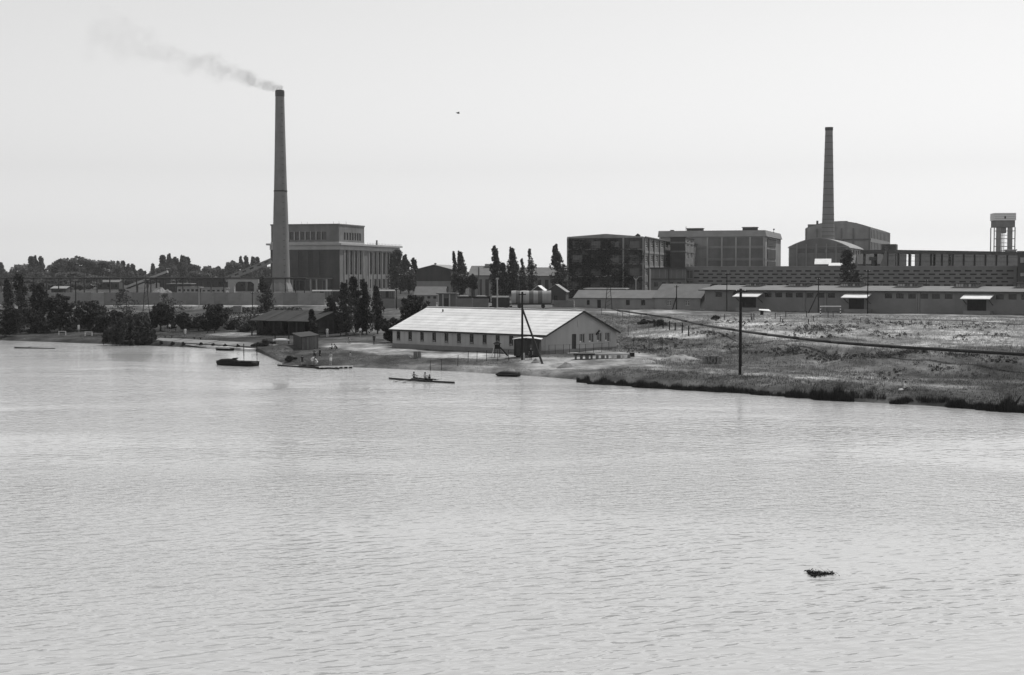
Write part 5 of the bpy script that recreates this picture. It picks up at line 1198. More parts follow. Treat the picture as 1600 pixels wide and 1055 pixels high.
pole(777, 0, 434, 'pale concrete twin pole rising behind the boathouse ridge', .18, m='concrete_light', Y=338, arm=.9, insul=2)
pole(781, 0, 424, 'dark thin pole beside the pale twin pole', .14, Y=365, arm=1.0)
pole(748, 0, 417, 'grey pole in front of the left hangar', .28, m='concrete_dark', Y=440)
pole(813, 0, 426, 'thin dark pole behind the wagons right of the middle poplars', .16, Y=372, arm=1.4)
pole(580.5, 0, 432, 'slim pale lamp post among the dock poplars, right one', .14, m='concrete_light', Y=410); pole(575, 0, 431, 'slim pale lamp post among the dock poplars, left one', .14, m='concrete_light', Y=412)
pole(619.5, 0, 450, 'thin dark pole before the short concrete wall', .14, Y=366, arm=.8)
pole(951, 483, 430, 'tall dark A-shaped lattice mast before the long low building', .12, m='steel_dark', lattice=True, arm=1.4)
pole(1057, 484, 446, 'braced dark pole before the grey-roofed row house', .15, brace=(-1.1, .55), arm=1.0, insul=2)
pole(1135.5, 486, 426, 'tall thin pole at the left end of the long warehouse', .13, arm=.9, insul=2)
pole(1278.5, 489, 434, 'thin braced pole left of the goal before the warehouse', .13, brace=(-2.4, .6), arm=.8, insul=2)
pole(1355.5, 490, 422, 'tall thin pole with short top arm beside the middle canopy', .13, arm=1.2, insul=2)
pole(1376, 0, 440, 'short pole standing behind the warehouse roof', .1, Y=352); pole(1446.5, 0, 437, 'short forked pole behind the warehouse roof right of centre', .12, Y=340, arm=1.0, insul=2)
pole(1184, 0, 436, 'thin pole rising behind the warehouse roof near its left canopy', .1, Y=366)
t = pole(993.5, 0, 438, 'pale Y-topped pole before the ivy factory', .14, m='concrete_light', Y=400)
h = z_at(438, 400) - t.location.z
for s_ in (-1, 1): part(t, 'fork', MB().tube((0, 0, h - .1), (s_ * .7, 0, h + .9), .1, .07, 6), 'concrete_light')
part(t, 'fork_tip', MB().tube((0, 0, h), (0, 0, h + .8), .08, .06, 6), 'concrete_light')
for i, px in enumerate((381, 401.5)): 
    g = at_z(px, 556 - i * 1, 0); h = z_at(537, g.y); tag(link('mooring_post', MB().tube((0, 0, -1.5), (0, 0, h), .075, .065, 8).tube((0, 0, h - .25), (0, 0, h - .15), .09, .09, 8).mesh('mooring_post', 'wood_tar'), None, (g.x, g.y, 0)), ('dark mooring post in the water right of the quay, left one', 'dark mooring post at the bank right of the quay, right one')[i], 'post', 'mooring posts')

# ================================================================ FENCES AND PIPELINE
def wire_fence(label, pts, hm, r=.05, m='wood_dark', wires=2, name='wire_fence', rail=False, every=1):
    g = [on_ground(*p) for p in pts]; o = g[0]; t = thing(name, label, 'fence', tuple(o))
    for q in g:
        c = q - o; part(t, 'post', MB().tube((c.x, c.y, c.z - .4), (c.x + rnd.uniform(-.08, .08), c.y, c.z + hm), r, r * .85, 6), m)
    for k in range(wires):
        z = hm * (1 - .45 * k) - .06
        for a, b in zip(g[:-1], g[1:]):
            p, q = a - o, b - o; part(t, 'rail' if rail else 'wire', MB().tube((p.x, p.y, p.z + z), (q.x, q.y, q.z + z), .05 if rail else .012, None, 5), m if rail else 'steel_dark')
wire_fence('wire fence on thin posts along the grassy bank before the boathouse', [(672.5, 581), (690, 578.5), (715, 572), (731, 567), (745, 566), (760, 565), (778, 564.5), (795, 564)], 1.5)
wire_fence('thin post fence along the gable end of the boathouse', [(858, 554), (868, 553.5), (880, 553), (890, 552.6), (905, 552), (915, 551.6), (927, 551), (940, 550), (952, 549)], 1.35, .035)
wire_fence('low rail fence of thin posts along the far edge of the playing field', [(1345, 505), (1424, 508), (1504, 510.5), (1584, 513), (1660, 515)], 1.0, .06, rail=True, wires=1)
wire_fence('post fence left of the playing field bench', [(1132, 501), (1175, 502.5), (1219, 502), (1271, 502)], 1.2, .09, wires=1)
wire_fence('row of short posts before the warehouse left of the goal', [(1174, 500), (1178, 500), (1211, 498.5), (1227.5, 496.5), (1260.5, 496.5), (1294, 496), (1302, 496)], 1.3, .09, wires=0)
wire_fence('thin wire fence right of the boathouse running to the pipeline', [(982, 524), (990, 540), (1014, 522), (1014, 544), (1035, 546)], 1.9, .045, wires=1)
wire_fence('post fence behind the boathouse right of its ridge', [(940, 492), (965, 493), (973, 496), (983, 496), (1002, 500)], 1.5, .06, wires=1)
PPX = [(955, 483.5), (985, 488), (1012, 491.5), (1050, 497), (1075, 502.5), (1100, 508), (1150, 516), (1200, 523), (1250, 529), (1300, 534.5), (1350, 538.5), (1400, 542), (1500, 548), (1620, 555), (1720, 561)]
pl = [at_z(a, b, 4.0) for a, b in PPX]; o = pl[0]
t = thing('pipeline', 'long dark pipe on posts running along the embankment crest to the right edge', 'pipeline', (o.x, o.y, 0))
def crv(i, q):
    p = [pl[max(0, min(len(pl) - 1, j))] for j in (i - 1, i, i + 1, i + 2)]
    return .5 * ((2 * p[1]) + (p[2] - p[0]) * q + (2 * p[0] - 5 * p[1] + 4 * p[2] - p[3]) * q * q + (3 * p[1] - p[0] - 3 * p[2] + p[3]) * q ** 3)
fine = [crv(i, q / 4) for i in range(len(pl) - 1) for q in range(4)] + [pl[-1]]
for i in range(0, len(fine) - 1, 4):
    seg = fine[i:i + 5]; rings = []
    for j, p in enumerate(seg):
        d = (seg[min(j + 1, len(seg) - 1)] - seg[max(j - 1, 0)]).normalized(); a = d.cross(Vector((0, 0, 1))).normalized(); b = a.cross(d)
        rings.append([tuple(p - Vector((o.x, o.y, 0)) + a * (math.cos(w) * .2) + b * (math.sin(w) * .2)) for w in np.linspace(0, 2 * math.pi, 10, endpoint=False)])
    part(t, 'pipe', MB().loft(rings), mat('pipe_paint', .018, .25, 1.2, rough=.5), True)
for p in fine[1:]:
    g = gz(p.x, p.y); part(t, 'post', MB().box(p.x - o.x - .11, p.x - o.x + .11, p.y - .11, p.y + .11, g - .5, p.z - .15), 'wood_tar')
for px, yb, ytp in ((1022, 511, 499), (1028, 513, 500), (1036, 514, 502), (1046, 516, 502), (1055, 518, 504), (1066, 521, 505), (1076, 526, 509)):
    p = on_ground(px, yb); part(t, 'support_post', MB().tube((p.x - o.x, p.y - o.y, p.z - .4), (p.x - o.x, p.y - o.y, z_at(ytp, p.y)), .12, .11, 7), 'wood_tar')

# ================================================================ SHORE STRUCTURES
# quay of concrete slabs
qp = [(188, 536.2), (205, 536.6), (222, 537.2), (240, 538), (258, 538.8), (276, 539.8), (294, 540.8), (312, 541.8), (330, 543), (348, 544.2), (366, 545.4), (384, 546.6), (400, 548)]
q3 = [at_z(a, b - 3.2, .45) for a, b in qp]; o = q3[0]
t = thing('quay', 'pale concrete quay edge with sloping slabs along the lawn', 'quay', (o.x, o.y, 0))
for i in range(len(q3) - 1):
    a, b = q3[i] - o, q3[i + 1] - o; n_ = Vector((-(b - a).y, (b - a).x, 0)).normalized(); b = b - (b - a) * .015
    a.z = b.z = .45 + rnd.uniform(-.03, .03)
    part(t, 'edge_beam', MB().add([a - n_ * 1.0, b - n_ * 1.0, b, a, a - n_ * 1.0 - Vector((0, 0, .5)), b - n_ * 1.0 - Vector((0, 0, .5)), b - Vector((0, 0, 1)), a - Vector((0, 0, 1))], [(0, 1, 2, 3), (4, 5, 1, 0), (5, 6, 2, 1), (7, 4, 0, 3), (6, 7, 3, 2)]), mat('quay_concrete', .5, .12, .8, rand=.25))
    part(t, 'foot_wall', MB().add([a - n_ * .9 - Vector((0, 0, .5)), b - n_ * .9 - Vector((0, 0, .5)), b - n_ * .9 - Vector((0, 0, 1.6)), a - n_ * .9 - Vector((0, 0, 1.6)), a - n_ * .3 - Vector((0, 0, .5)), b - n_ * .3 - Vector((0, 0, .5)), b - n_ * .3 - Vector((0, 0, 1.6)), a - n_ * .3 - Vector((0, 0, 1.6))], [(0, 1, 2, 3), (4, 5, 6, 7), (0, 1, 5, 4), (2, 3, 7, 6)]), 'concrete_dark')
    c, d = a + n_ * 4.2 + Vector((0, 0, .55)), b + n_ * 4.2 + Vector((0, 0, .55))
    part(t, 'slab', MB().add([a + n_ * .05 + Vector((0, 0, .02)), b + n_ * .05 + Vector((0, 0, .02)), d, c, a + n_ * .05 - Vector((0, 0, .9)), b + n_ * .05 - Vector((0, 0, .9)), d - Vector((0, 0, 1.2)), c - Vector((0, 0, 1.2))], [(0, 1, 2, 3), (4, 5, 6, 7), (0, 1, 5, 4), (1, 2, 6, 5), (2, 3, 7, 6), (3, 0, 4, 7)]), mat('quay_slab', .2, .2, .8, rand=.2))
# barn
f = Fr(495, 268, -30, gz(X_at(495, 268), 268)); xa = f.xs(401, 0, 3); Wd = f.ys(547, 0, 3); he = f.hz(500.5); hr = f.hz(487, xa / 2, Wd / 2)
BN = thing('barn', 'big dark timber barn with sagging tar roof left of the poplar row', 'barn', f.loc, f.th)
nP = 26
pk = MB().box(.012, -xa / nP - .012, -.05, .0, -.3, he).mesh('plank', 'wood_dark'); pk2 = MB().box(.012, Wd / 20 - .012, -.05, 0, -.3, he).mesh('plank', 'wood_dark')
for i in range(nP):
    if i % 9 in (3, 4): continue
    link('plank', pk, BN, (xa + i * -xa / nP, rnd.uniform(-.02, .02), rnd.uniform(-.05, .0)))
for i in range(20): link('plank', pk2, BN, (rnd.uniform(0, .03), i * Wd / 20, rnd.uniform(-.05, 0)), math.pi / 2)
part(BN, 'inner_wall', MB().box(xa + .1, -.15, Wd - .3, Wd - .1, -.3, he), 'wood_dark'); side(BN, 'left', xa, 0, 0, Wd, -.4, he, 'wood_dark')
for x in (0, xa): part(BN, 'gable', MB().add([(x, 0, he), (x, Wd, he), (x, Wd / 2, hr)], [(0, 1, 2)]), 'wood_dark')
for i in range(9): part(BN, 'post', MB().box(xa - .1 + i * (-xa / 8.05), xa + .1 + i * (-xa / 8.05), -1.5, -1.3, -.3, he - .5), 'wood_dark')
nR = 12
for sgn in (1, -1):
    for i in range(nR):
        x0 = xa - .5 + (-xa + 1.0) * i / nR; x1 = x0 + (-xa + 1.0) / nR - .03
        e = -1.7 if sgn > 0 else Wd + .6; ze_ = he - (hr - he) / (Wd / 2) * (1.7 if sgn > 0 else .6) * .7
        j = rnd.uniform(-.04, .04)
        part(BN, 'roof_sheet', MB().add([(x0, e, ze_ + j), (x1, e, ze_ + j), (x1, Wd / 2, hr + .1 + j), (x0, Wd / 2, hr + .1 + j), (x0, e, ze_ + .1 + j), (x1, e, ze_ + .1 + j), (x1, Wd / 2, hr + .2 + j), (x0, Wd / 2, hr + .2 + j)], [(3,2,1,0),(4,5,6,7),(0,1,5,4),(1,2,6,5),(2,3,7,6),(3,0,4,7)]), mat('tar_roof', .032, .3, .8, rand=.3))
# little plank shed
f = Fr(472, 224, 14, gz(X_at(472, 224), 224)); xb = f.xs(497.5, 0, 2); yd = f.ys(458.5, 0, 2)
SH = thing('plank_shed', 'small weathered plank shed with dark left side near the dock', 'shed', f.loc, f.th)
h0, h1 = f.hz(527.3), f.hz(524.6)
for i in range(10):
    x0 = xb * i / 10; hh = h0 + (h1 - h0) * i / 10; part(SH, 'plank', MB().box(x0 + .006, x0 + xb / 10 - .006, -.03, .0, -.3, hh + rnd.uniform(-.03, .03)), 'wood_grey')
for i in range(8): part(SH, 'plank', MB().box(-.03, 0, yd * i / 8 + .006, yd * (i + 1) / 8 - .006, -.3, h0 + rnd.uniform(-.03, .02)), 'wood_dark')
part(SH, 'back_wall', MB().box(.02, xb, yd - .05, yd, -.3, h0), 'wood_dark'); part(SH, 'end_wall', MB().box(xb - .05, xb, .02, yd - .06, -.3, h1), 'wood_dark')
part(SH, 'roof', MB().add([(-.25, -.25, h0 + .02), (xb + .2, -.25, h1 + .02), (xb + .2, yd + .2, h1 + .02), (-.25, yd + .2, h0 + .02), (-.25, -.25, h0 + .09), (xb + .2, -.25, h1 + .09), (xb + .2, yd + .2, h1 + .09), (-.25, yd + .2, h0 + .09)], [(3,2,1,0),(4,5,6,7),(0,1,5,4),(1,2,6,5),(2,3,7,6),(3,0,4,7)]), 'tar_roof')
# dark site hut
f = Fr(803, 199.5, -8, gz(X_at(803, 199.5), 199.5)); xb = f.xs(843, 0, 2); h = f.hz(530.5)
t = thing('site_hut', 'dark wooden site hut with pale curved roof edge in front of the boathouse corner', 'hut', f.loc, f.th)
for i in range(12): part(t, 'plank', MB().box(xb * i / 12 + .005, xb * (i + 1) / 12 - .005, -.02, .02, .25, h + rnd.uniform(-.02, .02)), 'wood_dark')
part(t, 'body', MB().box(.02, xb - .02, .03, 2.1, .25, h), 'wood_dark')
part(t, 'window', MB().box(xb * .62, xb * .72, -.05, -.022, 1.2, 1.9), 'glass_mid')
arc = [(-.2, h + .02), (xb * .25, h + .17), (xb * .5, h + .23), (xb * .75, h + .17), (xb + .2, h + .02), (xb + .2, h + .08), (xb * .75, h + .24), (xb * .5, h + .3), (xb * .25, h + .24), (-.2, h + .08)]
part(t, 'roof', MB().prism(arc, -.3, 2.4), 'roof_pale')
for x in (.5, xb - .5): part(t, 'wheel', MB().tube((x, .2, .25), (x, .4, .25), .28, .28, 12), 'rubber'); part(t, 'wheel', MB().tube((x, 1.7, .25), (x, 1.9, .25), .28, .28, 12), 'rubber')
# play slide
g = on_ground(777, 557.5); t = thing('playground_slide', 'wooden playground slide with little roofed tower before the boathouse', 'slide', tuple(g))
k = g.y / F
for x in (-.35, .35):
    for y in (0, .8): part(t, 'tower_post', MB().box(x - .05, x + .05, y - .05, y + .05, -.3, 2.0), 'wood_dark')
part(t, 'platform', MB().box(-.42, .42, -.06, .86, 1.2, 1.28), 'wood_dark'); part(t, 'tower_wall', MB().box(-.3, .3, .75, .79, 1.28, 1.8), 'wood_dark')
part(t, 'tower_roof', MB().prism([(-.62, 1.95), (.62, 1.95), (.0, 2.35)], -.25, 1.05), 'wood_dark')
part(t, 'chute', MB().add([(.4, .1, 1.25), (.4, .7, 1.25), (1.5, .7, .1), (1.5, .1, .1), (.4, .1, 1.18), (.4, .7, 1.18), (1.5, .7, .03), (1.5, .1, .03)], [(0, 1, 2, 3), (7, 6, 5, 4), (0, 3, 7, 4), (1, 5, 6, 2)]), 'paint_white')
for y in (.06, .74): part(t, 'chute_side', MB().bar((.4, y, 1.4), (1.5, y, .2), .05, .2), 'wood_dark')
part(t, 'ladder', MB().bar((-.4, .15, 1.7), (-.85, .15, -.1), .08).bar((-.4, .65, 1.7), (-.85, .65, -.1), .08).bar((-.55, .15, .9), (-.55, .65, .9), .06), 'paint_white')
# stacks and small yard things
def at_g(px, py): return tuple(on_ground(px, py))
g = on_ground(940, 561); t = thing('beam_stack', 'stack of pale concrete beams on blocks between the sand heaps and the gable', 'stack', tuple(g), R(-3)); k = g.y / F
w = 88 * k
for i in range(2): part(t, 'beam', MB().box(-w * .5 + i * .25, w * .52, .2 + i * .55, .65 + i * .55, .52, .72 + .03 * i), 'concrete_light')
part(t, 'beam', MB().box(-w * .5, -w * .12, -.35, .1, .5, .78), 'wood_dark')
for i in range(11): part(t, 'block', MB().box(-w * .48 + i * w * .094, -w * .48 + i * w * .094 + .3 + .1 * (i % 3), -.1, .9, -.2, .5), 'concrete_light' if i > 6 and i % 2 else 'concrete_dark')
part(t, 'tool_chest', MB().box(w * .5, w * .5 + .65, .1, .7, .3, .85), 'wood_tar')
g = on_ground(1113, 568); t = thing('stone_stack', 'rough grey stack of building stone on the sandy yard', 'stack', tuple(g), R(10)); rr_ = random.Random(3)
for lv in range(5):
    for i in range(6 - (lv > 3)):
        for j in range(2):
            x = -1.15 + i * .4 + rr_.uniform(-.03, .03); part(t, 'stone', MB().box(x, x + rr_.uniform(.22, .37), j * .5 - .4 + rr_.uniform(-.15, .05), j * .5 + .05, lv * .22 - .05, lv * .22 + rr_.uniform(.08, .22)), 'rubble')
g = on_ground(652, 559); t = thing('waste_bins', 'pair of upright drums on the grass before the boathouse', 'bins', tuple(g))
for i, x in enumerate((-.28, .3)): part(t, 'drum', MB().lathe([(0, 0), (.27, 0), (.27, .3), (.29, .32), (.27, .34), (.27, .62), (.29, .64), (.27, .66), (.27, .92), (.24, .92), (.24, .85), (0, .85)], 14, c=(x, 0)), 'steel_grey')
g = on_ground(641, 559); tag(link('field_stone', MB().lathe([(0, -.1), (.22, -.05), (.24, .1), (.12, .22), (0, .24)], 8).mesh('field_stone', 'rubble'), None, tuple(g)), 'small dark stone left of the upright drums', 'stone')
g = on_ground(712, 546); t = thing('motorcycle', 'dark parked motorcycle against the boathouse front wall', 'motorcycle', tuple(g), R(-30))
for x in (-.65, .65):
    n = 18; rings = [[(x + math.cos(a) * (.3 + .05 * math.cos(b)), .05 * math.sin(b), .32 + math.sin(a) * (.3 + .05 * math.cos(b))) for b in np.linspace(0, 2 * math.pi, 7, endpoint=False)] for a in np.linspace(0, 2 * math.pi, n + 1)]
    w_ = part(t, 'wheel', MB().loft(rings, cap=False), 'rubber', True); part(w_, 'spokes', MB().bar((x - .28, 0, .32), (x + .28, 0, .32), .03).bar((x, 0, .04), (x, 0, .6), .03), 'steel_grey')
part(t, 'engine', MB().box(-.2, .2, -.13, .13, .22, .52), 'steel_dark'); part(t, 'fuel_tank', MB().loft([[(x, math.cos(a) * r_, .72 + math.sin(a) * r_ * .8) for a in np.linspace(0, 6.28, 8, endpoint=False)] for x, r_ in ((-.1, .06), (.05, .14), (.3, .13), (.42, .05))]), 'hull_black', True)
part(t, 'seat', MB().box(-.62, -.08, -.13, .13, .68, .8), 'rubber'); part(t, 'fork', MB().bar((.65, 0, .32), (.45, 0, .95), .07), 'steel_grey'); part(t, 'handlebar', MB().bar((.44, -.36, .98), (.44, .36, .98), .05), 'steel_grey'); part(t, 'frame', MB().bar((-.65, 0, .32), (-.1, 0, .5), .06).bar((.45, 0, .85), (-.1, 0, .5), .06), 'steel_dark'); part(t, 'headlamp', MB().tube((.5, 0, .85), (.62, 0, .84), .1, .11, 10), 'paint_white')
def bench(px, py, wm_, label, dark=True, hm=.45, rz=0.0, back=False):
    g = on_ground(px, py); t = thing('bench', label, 'bench', tuple(g), rz, 'benches'); m = 'wood_tar' if dark else 'wood_grey'
    part(t, 'seat', MB().box(-wm_ / 2, wm_ / 2, -.2, .2, hm - .06, hm), m)
    for x in (-wm_ / 2 + .12, wm_ / 2 - .12): part(t, 'leg', MB().box(x - .06, x + .06, -.16, .16, -.3, hm - .06), m)
    if back: part(t, 'backrest', MB().box(-wm_ / 2, wm_ / 2, .2, .25, hm + .15, hm + .45), m)
bench(1243, 505.5, 5.0, 'long dark bench at the edge of the playing field', hm=.75)
bench(270, 517, 1.5, 'dark garden bench beside the person near the round-crowned tree', back=True); bench(303, 517, 2.2, 'dark garden bench right of the small round tree', back=True)
bench(330, 521, 1.6, 'dark low bench before the light path on the lawn')
bench(504.5, 526, 1.6, 'dark bench left of the poplar row with a person in white', back=True); bench(538, 525, 1.6, 'dark bench between the poplar trunks', back=True)
for i, (px, py) in enumerate(((258, 528.5), (268.5, 528.5), (303.5, 530.5), (313.5, 530.5))):
    g = on_ground(px, py); t = thing('garden_stool', f'{ORD[i]} small dark stool from the left on the lawn near the quay', 'stool', tuple(g), 0, 'lawn stools')
    part(t, 'seat', MB().lathe([(0, .36), (.34, .36), (.34, .44), (0, .44)], 10), 'wood_tar'); part(t, 'leg', MB().tube((0, 0, -.2), (0, 0, .36), .1, .08, 7), 'wood_tar')
def goal(px0, px1, py0, top, label, stripes, r):
    a = on_ground(px0, py0); bx = X_at(px1, a.y); h = z_at(top, a.y) - a.z; t = thing('goal', label, 'goal', tuple(a), 0, 'goals'); w = bx - a.x
    for x in (0, w):
        p = part(t, 'post', MB().box(x - r, x + r, -r, r, -.3, h), 'paint_white')
        if stripes:
            for i in range(4): part(p, 'stripe', MB().box(x - r - .006, x + r + .006, -r - .006, r + .006, .25 + i * h / 4.4, .25 + i * h / 4.4 + h / 9), 'steel_dark')
    part(t, 'crossbar', MB().box(r + .002, w - r - .002, -r, r, h - 2 * r, h), 'paint_white')
    part(t, 'stay', MB().bar((0, r, h - .1), (0, 1.0, -.2), .04), 'steel_grey'); part(t, 'stay', MB().bar((w, r, h - .1), (w, 1.0, -.2), .04), 'steel_grey')
goal(1282, 1313, 497.5, 478, 'football goal with striped posts on the field before the warehouse', True, .09)
goal(133, 143.5, 525.5, 518.5, 'small white goal on the shore lawn under the dark trees', False, .06)
goal(92, 102.5, 524, 517.5, 'small white goal left of the person in white on the shore lawn', False, .045)
g = on_ground(1291.5, 528); t = thing('marker_pole', 'short black and white striped pole beside the pipeline', 'pole', tuple(g)); h = z_at(510, g.y) - g.z
part(t, 'shaft', MB().tube((0, 0, -.3), (0, 0, h), .1, .1, 10), 'paint_white')
for i in range(6): part(t, 'stripe', MB().tube((0, 0, h * i / 6 + .05), (0, 0, h * i / 6 + h / 13), .104, .104, 10), 'concrete_dark')
g = on_ground(1195, 492); t = thing('trestle_table', 'tilted pale board table on a dark base before the warehouse', 'table', tuple(g), R(-10)); k = g.y / F
part(t, 'table_top', MB().add([(-9 * k, -.6, 1.0), (9.5 * k, -.9, .75), (6 * k, .8, 1.15), (-9 * k, .8, 1.2), (-9 * k, -.6, 1.08), (9.5 * k, -.9, .83), (6 * k, .8, 1.23), (-9 * k, .8, 1.28)], [(3,2,1,0),(4,5,6,7),(0,1,5,4),(1,2,6,5),(2,3,7,6),(3,0,4,7)]), 'paint_white'); part(t, 'base', MB().box(-7 * k, -2 * k, -.3, .5, -.3, .98), 'wood_tar')
g = on_ground(371.5, 491); t = thing('water_tank', 'small grey water tank on a dark stand above the lawn', 'water tank', tuple(g)); k = g.y / F
z0 = z_at(488, g.y) - g.z; z1 = z_at(478, g.y) - g.z
part(t, 'tank', MB().box(-6 * k, 6 * k, -.9, .9, z0, z1), 'steel_grey'); part(t, 'stand', MB().box(-8 * k, 8 * k, -1, 1, z0 - .15, z0 - .01), 'wood_dark')
for x in (-7 * k, -3 * k, 3 * k, 7 * k): part(t, 'leg', MB().box(x - .1, x + .1, -.1, .1, -.4, z0 - .15), 'wood_dark')
# washing / deck chair
g = on_ground(552, 524); t = thing('deck_chair', 'white canvas deck chair under the poplars', 'deck chair', tuple(g), R(20))
part(t, 'canvas', MB().add([(-.45, -.3, 1.15), (-.45, .3, 1.15), (-.05, .3, .5), (-.05, -.3, .5), (.5, .3, .42), (.5, -.3, .42), (-.45, -.3, 1.2), (-.45, .3, 1.2), (-.05, .3, .55), (-.05, -.3, .55), (.5, .3, .47), (.5, -.3, .47)], [(3, 2, 1, 0), (5, 4, 2, 3), (6, 7, 8, 9), (9, 8, 10, 11), (0, 1, 7, 6), (4, 5, 11, 10)]), 'white_cloth')
for y in (-.32, .32): part(t, 'leg', MB().bar((-.5, y, 1.2), (.45, y, -.05), .06), 'wood_grey'); part(t, 'leg', MB().bar((-.5, y, -.05), (.5, y, .45), .06), 'wood_grey')
# rack with white canoe
g = on_ground(442, 537); t = thing('boat_rack', 'two-post timber boat rack left of the plank shed', 'rack', tuple(g)); k = g.y / F
for x in (-12 * k, 9.5 * k): part(t, 'post', MB().box(x - .09, x + .09, -.09, .09, -.3, z_at(521.5, g.y) - g.z), 'wood_tar'); part(t, 'bearer', MB().box(x - .06, x + .06, -.6, .6, .42, .52), 'wood_tar')
def hull_rings(L_, B, D, n=14, m=8, bow=.7, sheer=.15):
    """open hull cross-sections from bow to stern, keel at 0"""
    out = []
    for i in range(n + 1):
        q = i / n * 2 - 1; w = B / 2 * max(.03, (1 - abs(q) ** (2.2 if q < 0 else 3.0)) ** bow); s_ = sheer * q * q
        out.append([(q * L_ / 2, math.cos(a) * w, D + s_ if math.sin(a) <= 0.001 else D + s_ - (D + s_ * .3) * math.sin(a) ** .8) for a in np.linspace(math.pi, 0, m)])
    return out
o = link('canoe', MB().loft(hull_rings(26 * k, .8, .4)).mesh('canoe', 'paint_white', True), None, (g.x - .3, g.y, g.z + .95), R(-4)); o.rotation_euler = (math.pi, 0, R(-4)); tag(o, 'white upturned canoe lying on the timber boat rack', 'canoe')
# ================================================================ PEOPLE
STAND = dict(pelvis=(0,0,.95), spine=(0,0,1.18), chest=(.01,0,1.36), neck=(.01,0,1.49), head=(.03,0,1.60), crown=(.02,0,1.72),
  sh=(0,.19,1.41), el=(-.03,.25,1.13), wr=(.06,.27,.9), hip=(0,.1,.92), kn=(.03,.11,.5), an=(0,.11,.08), toe=(.17,.13,.04))
def pose(**kw):
    p = dict(STAND); p.update(kw); return p
POSES = {
 'stand': pose(),
 'stand_arms': pose(el=(.12,.24,1.16), wr=(.3,.16,1.14)),
 'walk': pose(kn=(.16,.11,.52), an=(.22,.11,.1), toe=(.38,.13,.05), kn_r=(-.02,-.11,.5), an_r=(-.26,-.11,.14), toe_r=(-.12,-.13,.05)),
 'bend': pose(pelvis=(-.12,0,.86), spine=(.08,0,1.02), chest=(.26,0,1.1), neck=(.38,0,1.12), head=(.5,0,1.1), crown=(.6,0,1.06), sh=(.27,.19,1.08), el=(.38,.22,.84), wr=(.46,.2,.6), hip=(-.12,.1,.84), kn=(.06,.12,.47), an=(-.04,.12,.08), toe=(.13,.13,.04)),
 'crouch': pose(pelvis=(-.15,0,.42), spine=(-.02,0,.62), chest=(.12,0,.78), neck=(.2,0,.88), head=(.28,0,.97), crown=(.32,0,1.08), sh=(.13,.19,.8), el=(.3,.24,.58), wr=(.46,.2,.42), hip=(-.15,.1,.42), kn=(.25,.14,.5), an=(.0,.13,.08), toe=(.17,.14,.04)),
 'sit': pose(pelvis=(0,0,.14), spine=(-.04,0,.36), chest=(0,0,.54), neck=(.03,0,.67), head=(.07,0,.78), crown=(.07,0,.9), sh=(.0,.19,.58), el=(.1,.25,.34), wr=(.3,.2,.36), hip=(0,.1,.13), kn=(.4,.13,.4), an=(.62,.12,.08), toe=(.78,.12,.1)),
 'row': pose(pelvis=(0,0,.1), spine=(-.05,0,.32), chest=(-.06,0,.5), neck=(-.05,0,.63), head=(-.01,0,.74), crown=(-.01,0,.86), sh=(-.05,.2,.54), el=(.2,.3,.42), wr=(.46,.2,.42), hip=(0,.1,.1), kn=(.38,.12,.3), an=(.68,.1,.08), toe=(.74,.1,.22)),
 'cox': pose(pelvis=(0,0,.06), spine=(-.1,0,.24), chest=(-.12,0,.4), neck=(-.1,0,.5), head=(-.06,0,.6), crown=(-.06,0,.71), sh=(-.1,.17,.43), el=(.02,.22,.24), wr=(.2,.16,.24), hip=(0,.09,.06), kn=(.3,.1,.16), an=(.55,.09,.06), toe=(.6,.09,.16)),
}
